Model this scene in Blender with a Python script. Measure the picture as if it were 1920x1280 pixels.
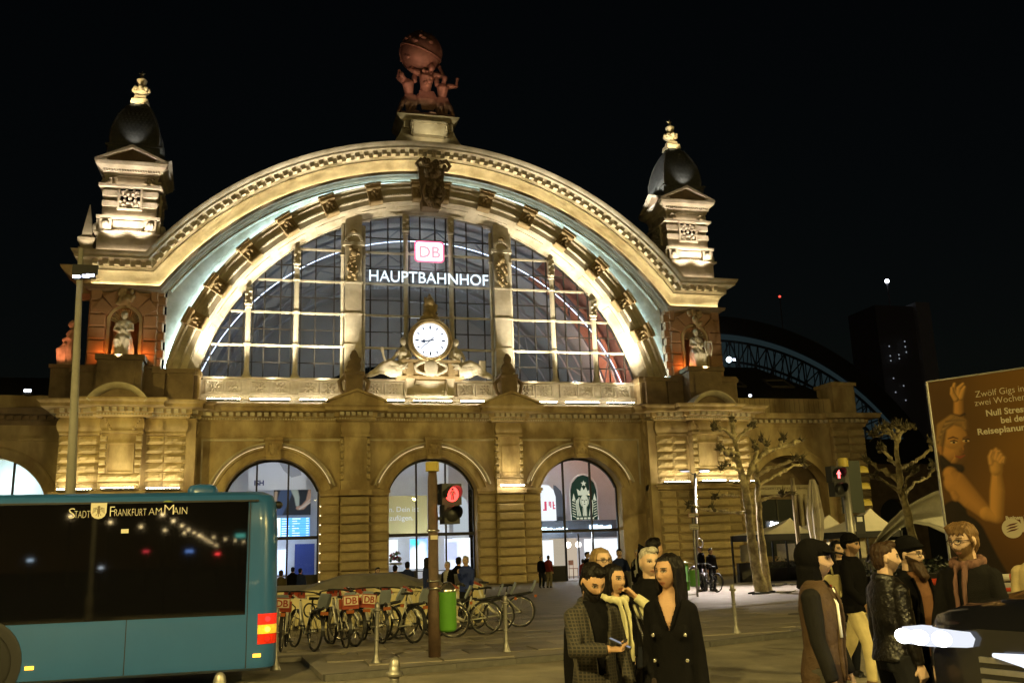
import bpy, bmesh, math, random
import numpy as np
from mathutils import Vector, Matrix, noise
random.seed(7)
PI = math.pi
R = math.radians
for o in list(bpy.data.objects):
 bpy.data.objects.remove(o)
scene = bpy.context.scene
COL = scene.collection
# ------------------------------------------------------------------ camera, sky, moon, exposure
CAM_F, CAM_YAW, CAM_PITCH, CAM_ROLL = 1738.83, R(14.75), R(12.95), R(1.85)
CAM_POS = Vector((-9.16, -53.84, 1.61))
_fw = Vector((math.sin(CAM_YAW) * math.cos(CAM_PITCH), math.cos(CAM_YAW) * math.cos(CAM_PITCH), math.sin(CAM_PITCH)))
_r0 = Vector((math.cos(CAM_YAW), -math.sin(CAM_YAW), 0))
_u0 = _r0.cross(_fw)
_rt = _r0 * math.cos(CAM_ROLL) - _u0 * math.sin(CAM_ROLL)
_up = _u0 * math.cos(CAM_ROLL) + _r0 * math.sin(CAM_ROLL)
cam_data = bpy.data.cameras.new('camera')
cam_data.sensor_width = 36.0
cam_data.lens = CAM_F / 1920 * 36.0
cam_data.clip_start = 0.1
cam_data.clip_end = 3000
cam = bpy.data.objects.new('camera', cam_data)
COL.objects.link(cam)
m3 = Matrix((_rt, _up, -_fw)).transposed()
cam.matrix_world = Matrix.Translation(CAM_POS) @ m3.to_4x4()
scene.camera = cam
world = bpy.data.worlds.new('World')
scene.world = world
world.use_nodes = True
nt = world.node_tree
nt.nodes.clear()
sky = nt.nodes.new('ShaderNodeTexSky')
sky.sky_type = 'NISHITA'
sky.sun_disc = False
sky.sun_elevation = R(4)
sky.sun_rotation = R(200)
bg = nt.nodes.new('ShaderNodeBackground')
bg.inputs['Strength'].default_value = 0.0011
wo = nt.nodes.new('ShaderNodeOutputWorld')
nt.links.new(sky.outputs[0], bg.inputs[0])
nt.links.new(bg.outputs[0], wo.inputs[0])
sun_d = bpy.data.lights.new('moon', 'SUN')
sun_d.energy = 0.004
sun_d.angle = R(0.5)
sun_d.color = (1, 0.95, 0.88)
sun = bpy.data.objects.new('moon', sun_d)
sun.rotation_euler = (R(86), 0, R(-20))
COL.objects.link(sun)
scene.view_settings.view_transform = 'Standard'
scene.view_settings.look = 'None'
scene.view_settings.exposure = 0.0
scene.view_settings.gamma = 1.0
scene.view_settings.use_curve_mapping = False
scene.render.engine = 'CYCLES'
cy = scene.cycles
cy.use_adaptive_sampling = True
cy.adaptive_threshold = 0.02
cy.use_denoising = True
cy.max_bounces = 5
cy.diffuse_bounces = 3
cy.glossy_bounces = 3
cy.transmission_bounces = 3
cy.transparent_max_bounces = 12
cy.sample_clamp_indirect = 3.0
cy.sample_clamp_direct = 0.0
cy.blur_glossy = 0.5
cy.caustics_reflective = False
cy.caustics_refractive = False
try:
 cy.use_light_tree = True
except Exception:
 pass
def ray(px, py):
 return _fw + _rt * ((px - 960) / CAM_F) - _up * ((py - 640) / CAM_F)
def at_depth(px, py, d):
 return CAM_POS + ray(px, py) * d
def at_y(px, py, Y):
 d = ray(px, py)
 return CAM_POS + d * ((Y - CAM_POS.y) / d.y)
def at_z(px, py, Z=0.0):
 d = ray(px, py)
 return CAM_POS + d * ((Z - CAM_POS.z) / d.z)
# ------------------------------------------------------------------ materials
MATS = {}
def mat(name, color, rough=0.7, metal=0.0, var=0.0, vscale=3.0, bump=0.0, bscale=20.0, spec=0.4, stretch=None, coat=0.0, rnd=0.0, color2=None, c2scale=1.0, sheen=0.0):
 if name in MATS:
  return MATS[name]
 m = bpy.data.materials.new(name)
 m.use_nodes = True
 t = m.node_tree
 b = t.nodes['Principled BSDF']
 b.inputs['Roughness'].default_value = rough
 b.inputs['Metallic'].default_value = metal
 b.inputs['Specular IOR Level'].default_value = spec
 if coat:
  b.inputs['Coat Weight'].default_value = coat
  b.inputs['Coat Roughness'].default_value = 0.05
 if sheen:
  b.inputs['Sheen Weight'].default_value = sheen
 c4 = (*color, 1)
 b.inputs['Base Color'].default_value = c4
 tc = t.nodes.new('ShaderNodeTexCoord')
 src = tc.outputs['Object']
 if stretch:
  mp = t.nodes.new('ShaderNodeMapping')
  mp.inputs['Scale'].default_value = stretch
  t.links.new(src, mp.inputs[0])
  src = mp.outputs[0]
 if var > 0 or rnd > 0 or color2:
  n = t.nodes.new('ShaderNodeTexNoise')
  n.inputs['Scale'].default_value = vscale
  n.inputs['Detail'].default_value = 6
  n.inputs['Roughness'].default_value = 0.65
  t.links.new(src, n.inputs['Vector'])
  mr = t.nodes.new('ShaderNodeMapRange')
  mr.inputs[1].default_value = 0.25
  mr.inputs[2].default_value = 0.75
  mr.inputs[3].default_value = 1 - var
  mr.inputs[4].default_value = 1 + var
  t.links.new(n.outputs[0], mr.inputs[0])
  val = mr.outputs[0]
  if rnd > 0:
   oi = t.nodes.new('ShaderNodeObjectInfo')
   m2 = t.nodes.new('ShaderNodeMapRange')
   m2.inputs[3].default_value = 1 - rnd
   m2.inputs[4].default_value = 1 + rnd
   t.links.new(oi.outputs['Random'], m2.inputs[0])
   mm = t.nodes.new('ShaderNodeMath')
   mm.operation = 'MULTIPLY'
   t.links.new(val, mm.inputs[0])
   t.links.new(m2.outputs[0], mm.inputs[1])
   val = mm.outputs[0]
  base = None
  if color2:
   n2 = t.nodes.new('ShaderNodeTexNoise')
   n2.inputs['Scale'].default_value = c2scale
   n2.inputs['Detail'].default_value = 5
   t.links.new(src, n2.inputs['Vector'])
   cr = t.nodes.new('ShaderNodeValToRGB')
   cr.color_ramp.elements[0].position = 0.42
   cr.color_ramp.elements[0].color = c4
   cr.color_ramp.elements[1].position = 0.6
   cr.color_ramp.elements[1].color = (*color2, 1)
   t.links.new(n2.outputs[0], cr.inputs[0])
   base = cr.outputs[0]
  mx = t.nodes.new('ShaderNodeMix')
  mx.data_type = 'RGBA'
  mx.blend_type = 'MULTIPLY'
  mx.inputs[0].default_value = 1
  mx.inputs[6].default_value = c4
  if base:
   t.links.new(base, mx.inputs[6])
  t.links.new(val, mx.inputs[7])
  t.links.new(mx.outputs[2], b.inputs['Base Color'])
 if bump > 0:
  n = t.nodes.new('ShaderNodeTexNoise')
  n.inputs['Scale'].default_value = bscale
  n.inputs['Detail'].default_value = 5
  t.links.new(src, n.inputs['Vector'])
  bp = t.nodes.new('ShaderNodeBump')
  bp.inputs['Strength'].default_value = bump
  bp.inputs['Distance'].default_value = 0.02
  t.links.new(n.outputs[0], bp.inputs['Height'])
  t.links.new(bp.outputs[0], b.inputs['Normal'])
 MATS[name] = m
 return m
def emit(name, color, strength):
 if name in MATS:
  return MATS[name]
 m = bpy.data.materials.new(name)
 m.use_nodes = True
 t = m.node_tree
 t.nodes.clear()
 e = t.nodes.new('ShaderNodeEmission')
 e.inputs[0].default_value = (*color, 1)
 e.inputs[1].default_value = strength
 o = t.nodes.new('ShaderNodeOutputMaterial')
 t.links.new(e.outputs[0], o.inputs[0])
 MATS[name] = m
 return m
def glass(name, tint=(1, 1, 1), ior=1.5, rough=0.0, refl=1.0):
 """thin architectural glazing: transparent, with a Fresnel reflection"""
 if name in MATS:
  return MATS[name]
 m = bpy.data.materials.new(name)
 m.use_nodes = True
 t = m.node_tree
 t.nodes.clear()
 tr = t.nodes.new('ShaderNodeBsdfTransparent')
 tr.inputs[0].default_value = (*tint, 1)
 gl = t.nodes.new('ShaderNodeBsdfGlossy')
 gl.inputs['Roughness'].default_value = rough
 gl.inputs[0].default_value = (refl, refl, refl, 1)
 fr = t.nodes.new('ShaderNodeFresnel')
 fr.inputs[0].default_value = ior
 mx = t.nodes.new('ShaderNodeMixShader')
 t.links.new(fr.outputs[0], mx.inputs[0])
 t.links.new(tr.outputs[0], mx.inputs[1])
 t.links.new(gl.outputs[0], mx.inputs[2])
 o = t.nodes.new('ShaderNodeOutputMaterial')
 t.links.new(mx.outputs[0], o.inputs[0])
 MATS[name] = m
 return m
def attr_mat(name, rough=0.6, spec=0.4, emission=0.0, sub=0.0, bump=0.0, bscale=40):
 """colour from the mesh's own colour attribute 'Col' (printed or natural colours, and painted shade)"""
 if name in MATS:
  return MATS[name]
 m = bpy.data.materials.new(name)
 m.use_nodes = True
 t = m.node_tree
 b = t.nodes['Principled BSDF']
 a = t.nodes.new('ShaderNodeVertexColor')
 a.layer_name = 'Col'
 t.links.new(a.outputs[0], b.inputs['Base Color'])
 b.inputs['Roughness'].default_value = rough
 b.inputs['Specular IOR Level'].default_value = spec
 if sub:
  b.inputs['Subsurface Weight'].default_value = sub
  b.inputs['Subsurface Radius'].default_value = (0.01, 0.004, 0.002)
  b.inputs['Subsurface Scale'].default_value = 0.3
 if emission:
  t.links.new(a.outputs[0], b.inputs['Emission Color'])
  b.inputs['Emission Strength'].default_value = emission
 if bump:
  n = t.nodes.new('ShaderNodeTexNoise')
  n.inputs['Scale'].default_value = bscale
  tc = t.nodes.new('ShaderNodeTexCoord')
  t.links.new(tc.outputs['Object'], n.inputs['Vector'])
  bp = t.nodes.new('ShaderNodeBump')
  bp.inputs['Strength'].default_value = bump
  bp.inputs['Distance'].default_value = 0.01
  t.links.new(n.outputs[0], bp.inputs['Height'])
  t.links.new(bp.outputs[0], b.inputs['Normal'])
 MATS[name] = m
 return m
def image_mat(name, arr, rough=0.5, emission=0.0, spec=0.3):
 """a flat print (poster, screen) painted in code: arr is (h, w, 3) linear colour, row 0 at the bottom"""
 h, w, _ = arr.shape
 img = bpy.data.images.new(name, w, h, float_buffer=True)
 img.colorspace_settings.name = 'Linear Rec.709'
 px = np.ones((h, w, 4), np.float32)
 px[..., :3] = arr
 img.pixels.foreach_set(px.ravel())
 img.update()
 img.pack()
 m = bpy.data.materials.new(name)
 m.use_nodes = True
 t = m.node_tree
 b = t.nodes['Principled BSDF']
 ti = t.nodes.new('ShaderNodeTexImage')
 ti.image = img
 ti.extension = 'EXTEND'
 uv = t.nodes.new('ShaderNodeUVMap')
 t.links.new(uv.outputs[0], ti.inputs[0])
 t.links.new(ti.outputs[0], b.inputs['Base Color'])
 b.inputs['Roughness'].default_value = rough
 b.inputs['Specular IOR Level'].default_value = spec
 if emission:
  t.links.new(ti.outputs[0], b.inputs['Emission Color'])
  b.inputs['Emission Strength'].default_value = emission
 MATS[name] = m
 return m
# ------------------------------------------------------------------ mesh builder
class MB:
 def __init__(s):
  s.v, s.f = [], []
 def add(s, vs, fs):
  o = len(s.v)
  s.v += [tuple(x) for x in vs]
  s.f += [tuple(i + o for i in q) for q in fs]
  return s
 def box(s, x0, x1, y0, y1, z0, z1, M=None):
  vs = [(x0, y0, z0), (x1, y0, z0), (x1, y1, z0), (x0, y1, z0), (x0, y0, z1), (x1, y0, z1), (x1, y1, z1), (x0, y1, z1)]
  if M is not None:
   vs = [M @ Vector(p) for p in vs]
  return s.add(vs, [(0, 3, 2, 1), (4, 5, 6, 7), (0, 1, 5, 4), (1, 2, 6, 5), (2, 3, 7, 6), (3, 0, 4, 7)])
 def bar(s, a, b, w, h=None):
  """a square bar between two points"""
  return s.tube([a, b], [w * 0.7071] * 2, 4)
 def pillow(s, x0, x1, y0, y1, z0, z1, b=0.06):
  """a stone: front (-y) edges chamfered so joints read as grooves"""
  e = 0.006
  vs = [(x0 + e, y1, z0 + e), (x1 - e, y1, z0 + e), (x1 - e, y1, z1 - e), (x0 + e, y1, z1 - e),
   (x0 + e, y0 + b, z0 + e), (x1 - e, y0 + b, z0 + e), (x1 - e, y0 + b, z1 - e), (x0 + e, y0 + b, z1 - e),
   (x0 + b, y0, z0 + b), (x1 - b, y0, z0 + b), (x1 - b, y0, z1 - b), (x0 + b, y0, z1 - b)]
  fs = [(8, 9, 10, 11), (4, 5, 9, 8), (5, 6, 10, 9), (6, 7, 11, 10), (7, 4, 8, 11), (0, 1, 5, 4), (1, 2, 6, 5), (2, 3, 7, 6), (3, 0, 4, 7), (3, 2, 1, 0)]
  return s.add(vs, fs)
 def prism(s, poly, y0, y1, axis='y'):
  """extrude a polygon given in (x, z) (counter-clockwise seen from -y) from y0 to y1"""
  n = len(poly)
  if axis == 'y':
   vs = [(p[0], y0, p[1]) for p in poly] + [(p[0], y1, p[1]) for p in poly]
  elif axis == 'x':
   vs = [(y0, p[0], p[1]) for p in poly] + [(y1, p[0], p[1]) for p in poly]
  else:
   vs = [(p[0], p[1], y0) for p in poly] + [(p[0], p[1], y1) for p in poly]
  fs = [tuple(range(n)), tuple(range(2 * n - 1, n - 1, -1))]
  for i in range(n):
   j = (i + 1) % n
   fs.append((j, i, n + i, n + j))
  return s.add(vs, fs)
 def lathe(s, prof, c=(0, 0, 0), n=16, rot=0.0, axis='z', sx=1.0, sy=1.0):
  vs, fs = [], []
  for r, z in prof:
   for k in range(n):
    a = 2 * PI * k / n + rot
    x, y = r * math.cos(a) * sx, r * math.sin(a) * sy
    if axis == 'z':
     p = (c[0] + x, c[1] + y, c[2] + z)
    elif axis == 'y':
     p = (c[0] + x, c[1] - z, c[2] + y)
    else:
     p = (c[0] + z, c[1] + x, c[2] + y)
    vs.append(p)
  m = len(prof)
  for i in range(m - 1):
   for k in range(n):
    k2 = (k + 1) % n
    fs.append((i * n + k, i * n + k2, (i + 1) * n + k2, (i + 1) * n + k))
  if prof[0][0] > 1e-6:
   fs.append(tuple(range(n - 1, -1, -1)))
  if prof[-1][0] > 1e-6:
   fs.append(tuple((m - 1) * n + k for k in range(n)))
  return s.add(vs, fs)
 def tube(s, pts, rad, n=8, closed=False, sq=1.0, cap=True):
  pts = [Vector(p) for p in pts]
  if not hasattr(rad, '__len__'):
   rad = [rad] * len(pts)
  vs, fs = [], []
  m = len(pts)
  prev = None
  for i, p in enumerate(pts):
   if closed:
    t = pts[(i + 1) % m] - pts[i - 1]
   else:
    t = pts[min(i + 1, m - 1)] - pts[max(i - 1, 0)]
   if t.length < 1e-9:
    t = Vector((0, 0, 1))
   t.normalize()
   if prev is None:
    ref = Vector((0, 0, 1)) if abs(t.z) < 0.9 else Vector((1, 0, 0))
    a = t.cross(ref).normalized()
   else:
    a = prev - t * prev.dot(t)
    a = a.normalized() if a.length > 1e-6 else t.orthogonal().normalized()
   prev = a
   b = t.cross(a)
   for k in range(n):
    g = 2 * PI * (k + 0.5) / n
    vs.append(p + a * (math.cos(g) * rad[i]) + b * (math.sin(g) * rad[i] * sq))
  for i in range(m if closed else m - 1):
   j = (i + 1) % m
   for k in range(n):
    k2 = (k + 1) % n
    fs.append((i * n + k, i * n + k2, j * n + k2, j * n + k))
  if not closed and cap:
   fs.append(tuple(range(n - 1, -1, -1)))
   fs.append(tuple((m - 1) * n + k for k in range(n)))
  return s.add(vs, fs)
 def ball(s, c, rx, ry=None, rz=None, n=12, m=8, M=None):
  ry = rx if ry is None else ry
  rz = rx if rz is None else rz
  vs, fs = [], []
  c = Vector(c)
  for i in range(m + 1):
   th = PI * i / m
   for k in range(n):
    a = 2 * PI * k / n
    p = Vector((rx * math.sin(th) * math.cos(a), ry * math.sin(th) * math.sin(a), -rz * math.cos(th)))
    if M is not None:
     p = M @ p
    vs.append(c + p)
  for i in range(m):
   for k in range(n):
    k2 = (k + 1) % n
    fs.append((i * n + k, i * n + k2, (i + 1) * n + k2, (i + 1) * n + k))
  return s.add(vs, fs)
 def arc(s, prof, cz, a0, a1, n=48, cx=0.0, close=True):
  """sweep a profile [(radius, y)] round the axis along y at (cx, cz); angles from the vertical"""
  m = len(prof)
  vs, fs = [], []
  for i in range(n + 1):
   a = a0 + (a1 - a0) * i / n
   sa, ca = math.sin(a), math.cos(a)
   for r, y in prof:
    vs.append((cx + r * sa, y, cz + r * ca))
  for i in range(n):
   for k in range(m if close else m - 1):
    k2 = (k + 1) % m
    fs.append((i * m + k, i * m + k2, (i + 1) * m + k2, (i + 1) * m + k))
  if close:
   fs.append(tuple(range(m)))
   fs.append(tuple(n * m + k for k in range(m - 1, -1, -1)))
  return s.add(vs, fs)
 def loft(s, rings, cap=True):
  n = len(rings[0])
  vs = [p for r in rings for p in r]
  fs = []
  for i in range(len(rings) - 1):
   for k in range(n):
    k2 = (k + 1) % n
    fs.append((i * n + k, i * n + k2, (i + 1) * n + k2, (i + 1) * n + k))
  if cap:
   fs.append(tuple(range(n - 1, -1, -1)))
   fs.append(tuple((len(rings) - 1) * n + k for k in range(n)))
  return s.add(vs, fs)
 def strip(s, A, B, y0=None, y1=None):
  """quads between two equally long point lists"""
  n = len(A)
  return s.add(list(A) + list(B), [(i, i + 1, n + i + 1, n + i) for i in range(n - 1)])
 def mesh(s, name):
  me = bpy.data.meshes.new(name)
  me.from_pydata(s.v, [], s.f)
  bm = bmesh.new()
  bm.from_mesh(me)
  bmesh.ops.remove_doubles(bm, verts=bm.verts, dist=1e-5)
  bmesh.ops.recalc_face_normals(bm, faces=bm.faces)
  bm.to_mesh(me)
  bm.free()
  return me
 def build(s, name, material, parent=None, smooth=False, kind=None, label=None):
  me = s.mesh(name)
  return link(name, me, material, parent, smooth, kind, label)
def link(name, me, material, parent=None, smooth=False, kind=None, label=None):
 if material is not None:
  me.materials.clear()
  me.materials.append(material)
 if smooth == 'auto':
  me.set_sharp_from_angle(angle=R(35))
  me.polygons.foreach_set('use_smooth', [True] * len(me.polygons))
 elif smooth:
  me.polygons.foreach_set('use_smooth', [True] * len(me.polygons))
 o = bpy.data.objects.new(name, me)
 COL.objects.link(o)
 if parent is not None:
  o.parent = parent
 if kind:
  o['kind'] = kind
 if label:
  o['label'] = label
 return o
def tag(o, label=None, cat=None, group=None, kind=None):
 if label:
  o['label'] = label
 if cat:
  o['category'] = cat
 if group:
  o['group'] = group
 if kind:
  o['kind'] = kind
 return o
def empty(name, loc=(0, 0, 0), rz=0.0, label=None, cat=None, group=None, parent=None):
 o = bpy.data.objects.new(name, None)
 COL.objects.link(o)
 o.location = loc
 o.rotation_euler = (0, 0, rz)
 if parent is not None:
  o.parent = parent
 return tag(o, label, cat, group)
KIDS = {}
def copy_tree(o, parent=None):
 c = o.copy()
 COL.objects.link(c)
 if parent is not None:
  c.parent = parent
 for ch in list(o.children):
  copy_tree(ch, c)
 return c
_BOLD = None
def text_mesh(s, size, extrude=0.0, align='LEFT', shear=0.0, offset=0.0, spacing=1.0):
 cu = bpy.data.curves.new('lettering', 'FONT')
 cu.body = s
 cu.size = size
 cu.extrude = extrude
 cu.align_x = align
 cu.shear = shear
 cu.offset = offset
 cu.space_character = spacing
 cu.resolution_u = 3
 ob = bpy.data.objects.new('lettering', cu)
 COL.objects.link(ob)
 dg = bpy.context.evaluated_depsgraph_get()
 dg.update()
 me = bpy.data.meshes.new_from_object(ob.evaluated_get(dg))
 bpy.data.objects.remove(ob)
 bpy.data.curves.remove(cu)
 return me
def text(name, s, size, M, material, parent=None, extrude=0.01, align='LEFT', offset=0.0, sx=1.0, spacing=1.0, width=None):
 """lettering: M takes the text plane (x right, y up) into the parent's space"""
 me = text_mesh(s, size, extrude, align, 0, offset, spacing)
 if width:
  xs = [v.co.x for v in me.vertices]
  sx = width / (max(xs) - min(xs))
 me.transform(M @ Matrix.Diagonal((sx, 1, 1, 1)))
 return link(name, me, material, parent)
def face_y(x, y, z):
 """text plane standing upright, read from -y"""
 return Matrix.Translation((x, y, z)) @ Matrix.Rotation(R(90), 4, 'X')
# ------------------------------------------------------------------ materials of the place
STONE = mat('sandstone', (0.50, 0.39, 0.22), 0.85, var=0.3, vscale=0.9, bump=0.8, bscale=7, color2=(0.30, 0.215, 0.11), c2scale=0.8, stretch=(1, 1, 0.55))
STONE_R = mat('rustic_sandstone', (0.46, 0.36, 0.20), 0.9, var=0.35, vscale=1.2, bump=1.0, bscale=10, rnd=0.2)
STONE_P = mat('pale_sandstone', (0.56, 0.50, 0.39), 0.8, var=0.2, vscale=1.5, bump=0.5, bscale=9, color2=(0.42, 0.36, 0.26), c2scale=1.0)
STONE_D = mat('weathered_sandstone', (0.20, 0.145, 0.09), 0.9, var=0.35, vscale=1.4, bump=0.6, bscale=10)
STONE_RED = mat('red_sandstone', (0.36, 0.21, 0.12), 0.88, var=0.22, vscale=1.2, bump=0.5, bscale=12, rnd=0.1)
STATUE = mat('statue_stone', (0.60, 0.54, 0.43), 0.75, var=0.25, vscale=2.5, bump=0.4, bscale=18)
BRONZE = mat('bronze', (0.30, 0.17, 0.13), 0.55, metal=0.3, var=0.4, vscale=2.0, bump=0.4, bscale=12)
SLATE = mat('slate', (0.10, 0.105, 0.10), 0.7, var=0.35, vscale=5, spec=0.3)
IRON = mat('painted_iron', (0.03, 0.027, 0.022), 0.5, var=0.15, vscale=4)
CASTM = mat('cast_column', (0.50, 0.45, 0.34), 0.6, var=0.2, vscale=4, bump=0.2)
DARKM = mat('dark_metal', (0.02, 0.02, 0.022), 0.45, spec=0.5)
LED_W = emit('led_warm', (1.0, 0.82, 0.42), 105.0)
LED_LINE = emit('led_warm_line', (1.0, 0.80, 0.4), 1.1)
LED_C = emit('led_cool', (0.52, 0.84, 1.0), 44.0)
LED_S = emit('led_soffit', (1.0, 0.86, 0.58), 1.6)
LED_L = emit('led_ledge', (1.0, 0.86, 0.60), 60.0)
LED_T = emit('led_tower', (1.0, 0.80, 0.58), 14.0)
LED_HALL = emit('led_hall', (0.66, 0.78, 1.0), 9.0)
WPANE = glass('hall_window_glass', (0.72, 0.75, 0.78), 1.45)
CPANE = glass('clear_glass', (0.93, 0.95, 0.95), 1.4)
ST = empty('railway_station', (0, 0, 0), 0, 'floodlit sandstone railway station with a huge arched window, corner towers and three entrance arches', 'railway station')
def spot(name, loc, target, energy, color, angle, blend=0.6, radius=0.05, parent=None):
 l = bpy.data.lights.new(name, 'SPOT')
 l.energy = energy
 l.color = color
 l.spot_size = R(angle)
 l.spot_blend = blend
 l.shadow_soft_size = radius
 o = bpy.data.objects.new(name, l)
 COL.objects.link(o)
 d = Vector(target) - Vector(loc)
 o.location = loc
 o.rotation_euler = d.to_track_quat('-Z', 'Y').to_euler()
 if parent is not None:
  o.parent = parent
 return o
def point(name, loc, energy, color, radius=0.1, parent=None):
 l = bpy.data.lights.new(name, 'POINT')
 l.energy = energy
 l.color = color
 l.shadow_soft_size = radius
 o = bpy.data.objects.new(name, l)
 COL.objects.link(o)
 o.location = loc
 if parent is not None:
  o.parent = parent
 return o
def arc_wall(mb, x0, x1, z0, z1, cx, half, spring, cz, rad, y0, y1, n=24):
 """a wall with one arched opening (jambs to 'spring', then a circle of 'rad' about cz)"""
 xs = [cx - half + 2 * half * i / n for i in range(n + 1)]
 zs = [max(spring, cz + math.sqrt(max(rad * rad - (x - cx) ** 2, 0))) for x in xs]
 for (a, b) in ((x0, cx - half), (cx + half, x1)):
  if b - a > 1e-3:
   mb.box(a, b, y0, y1, z0, z1)
 for i in range(n):
  a, b, za, zb = xs[i], xs[i + 1], zs[i], zs[i + 1]
  mb.add([(a, y0, za), (b, y0, zb), (b, y0, z1), (a, y0, z1), (a, y1, za), (b, y1, zb), (b, y1, z1), (a, y1, z1)],
   [(0, 1, 2, 3), (7, 6, 5, 4), (0, 4, 5, 1), (3, 2, 6, 7)])
def sweep_xy(mb, prof, path, closed_prof=True):
 """sweep a profile [(out, z)] along a plan path (left to right, out = towards -y)"""
 n = len(path)
 rows = []
 for i, p in enumerate(path):
  p = Vector((p[0], p[1]))
  dirs = []
  if i > 0:
   dirs.append((p - Vector(path[i - 1])).normalized())
  if i < n - 1:
   dirs.append((Vector(path[i + 1]) - p).normalized())
  ns = [Vector((d.y, -d.x)) for d in dirs]
  if len(ns) == 1:
   m = ns[0]
  else:
   m = (ns[0] + ns[1])
   k = 1 + ns[0].dot(ns[1])
   m = m / max(k, 0.2)
  rows.append([(p.x + m.x * d, p.y + m.y * d, z) for d, z in prof])
 m = len(prof)
 vs = [q for r in rows for q in r]
 fs = []
 for i in range(n - 1):
  for k in range(m if closed_prof else m - 1):
   k2 = (k + 1) % m
   fs.append((i * m + k, i * m + k2, (i + 1) * m + k2, (i + 1) * m + k))
 fs.append(tuple(range(m)))
 fs.append(tuple((n - 1) * m + k for k in range(m - 1, -1, -1)))
 mb.add(vs, fs)
def mirror_path(p):
 return p + [(-x, y) for x, y in reversed(p)]
# ---- ground storey walls with the three entrance arches
AX, AHALF, ASPR, ACZ, AR = 9.05, 2.58, 5.48, 4.58, 2.74
w = MB()
for cx, x0, x1 in ((-AX, -13.2, -4.55), (0, -4.55, 4.55), (AX, 4.55, 13.2)):
 arc_wall(w, x0, x1, 0, 9.4, cx, AHALF, ASPR, ACZ, AR, 0.0, 1.05)
w.build('entrance_wall', STONE, ST)
for cx in (-AX, 0, AX):
 a1 = math.acos((ASPR - ACZ) / 3.0)
 m = MB()
 m.arc([(2.74, 0.3), (2.74, -0.14), (2.86, -0.20), (2.98, -0.14), (3.22, -0.14), (3.24, -0.24), (3.34, -0.24), (3.36, -0.05), (3.36, 0.3)], ACZ, -a1, a1, 28, cx)
 m.build('archivolt', STONE, ST, 'auto')
 m = MB()
 m.arc([(3.50, 0.1), (3.50, -0.17), (3.56, -0.22), (3.64, -0.17), (3.66, 0.1)], ACZ, -a1 * 0.98, a1 * 0.98, 28, cx)
 # frame of the spandrel panels
 zt = 8.28
 for s in (-1, 1):
  xo = cx + s * 3.78
  m.box(min(xo, xo + s * 0.09), max(xo, xo + s * 0.09), -0.1, 0.05, ASPR + 0.1, zt)
  xi, xo2 = cx + s * 0.55, cx + s * 3.87
  m.box(min(xi, xo2), max(xi, xo2), -0.1, 0.05, zt + 0.004, zt + 0.1)
 m.build('spandrel_moulding', STONE_P, ST, 'auto')
 m = MB()
 m.arc([(3.40, -0.05), (3.40, -0.08), (3.425, -0.08), (3.425, -0.05)], ACZ, -a1 * 0.93, -0.16, 20, cx)
 m.arc([(3.40, -0.05), (3.40, -0.08), (3.425, -0.08), (3.425, -0.05)], ACZ, 0.16, a1 * 0.93, 20, cx)
 m.build('led_strip', LED_LINE, ST)
 # keystone: a scrolled wedge with a carved mask
 m = MB()
 m.prism([(cx - 0.36, 7.22), (cx + 0.36, 7.22), (cx + 0.5, 8.42), (cx - 0.5, 8.42)], -0.42, 0.1)
 m.tube([(cx - 0.5, -0.45, 8.36), (cx + 0.5, -0.45, 8.36)], 0.13, 10)
 m.tube([(cx - 0.38, -0.44, 7.28), (cx + 0.38, -0.44, 7.28)], 0.10, 10)
 m.ball((cx, -0.44, 7.8), 0.26, 0.16, 0.34)
 m.ball((cx, -0.60, 7.75), 0.07, 0.08, 0.1)
 for s in (-1, 1):
  m.ball((cx + s * 0.2, -0.48, 7.98), 0.12, 0.12, 0.14)
  m.ball((cx + s * 0.26, -0.46, 7.62), 0.1, 0.1, 0.18)
 m.build('keystone', STONE, ST, 'auto')
# plinth, string courses, imposts
for z0, z1, d in ((8.50, 8.58, 0.10), (8.62, 8.68, 0.06)):
 m = MB()
 for xa, xb in ((-13.1, -5.42), (-3.68, 3.68), (5.42, 13.1)):
  m.box(xa, xb, -d, 0.02, z0, z1)
 m.build('string_course', STONE, ST)
# the piers between the arches: rusticated stones, pilaster above
n_stone = [0]
STONE_CACHE = {}
def stone(x0, x1, y0, y1, z0, z1, b=0.07, material=None, name='stone', rough=0.0):
 """one dressed stone; alike stones share a mesh"""
 w_, d_, h_ = round(x1 - x0, 3), round(y1 - y0, 3), round(z1 - z0, 3)
 v = random.randrange(3)
 key = (w_, d_, h_, b, v, name, material.name if material else '', rough)
 if key not in STONE_CACHE:
  mb = MB().pillow(-w_ / 2, w_ / 2, 0, d_, 0, h_, b)
  if rough:
   # rock-faced front: a small grid of hewn facets
   mb = MB()
   nx, nz = max(2, int(w_ / 0.16)), 3
   vs, fs = [], []
   for j in range(nz + 1):
    for i in range(nx + 1):
     edge = i in (0, nx) or j in (0, nz)
     yy = b if edge else random.uniform(-rough, rough * 0.6)
     vs.append((-w_ / 2 + 0.008 + (w_ - 0.016) * i / nx, yy, 0.012 + (h_ - 0.024) * j / nz))
   for j in range(nz):
    for i in range(nx):
     a = j * (nx + 1) + i
     fs.append((a, a + 1, a + nx + 2, a + nx + 1))
   mb.add(vs, fs)
   mb.box(-w_ / 2 + 0.008, w_ / 2 - 0.008, b + 0.001, d_, 0.012, h_ - 0.012)
  STONE_CACHE[key] = mb.mesh(name)
  STONE_CACHE[key].materials.append(material or STONE_R)
 o = bpy.data.objects.new(name, STONE_CACHE[key])
 COL.objects.link(o)
 o.location = ((x0 + x1) / 2, y0, z0)
 o.parent = ST
 n_stone[0] += 1
 return o
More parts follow.
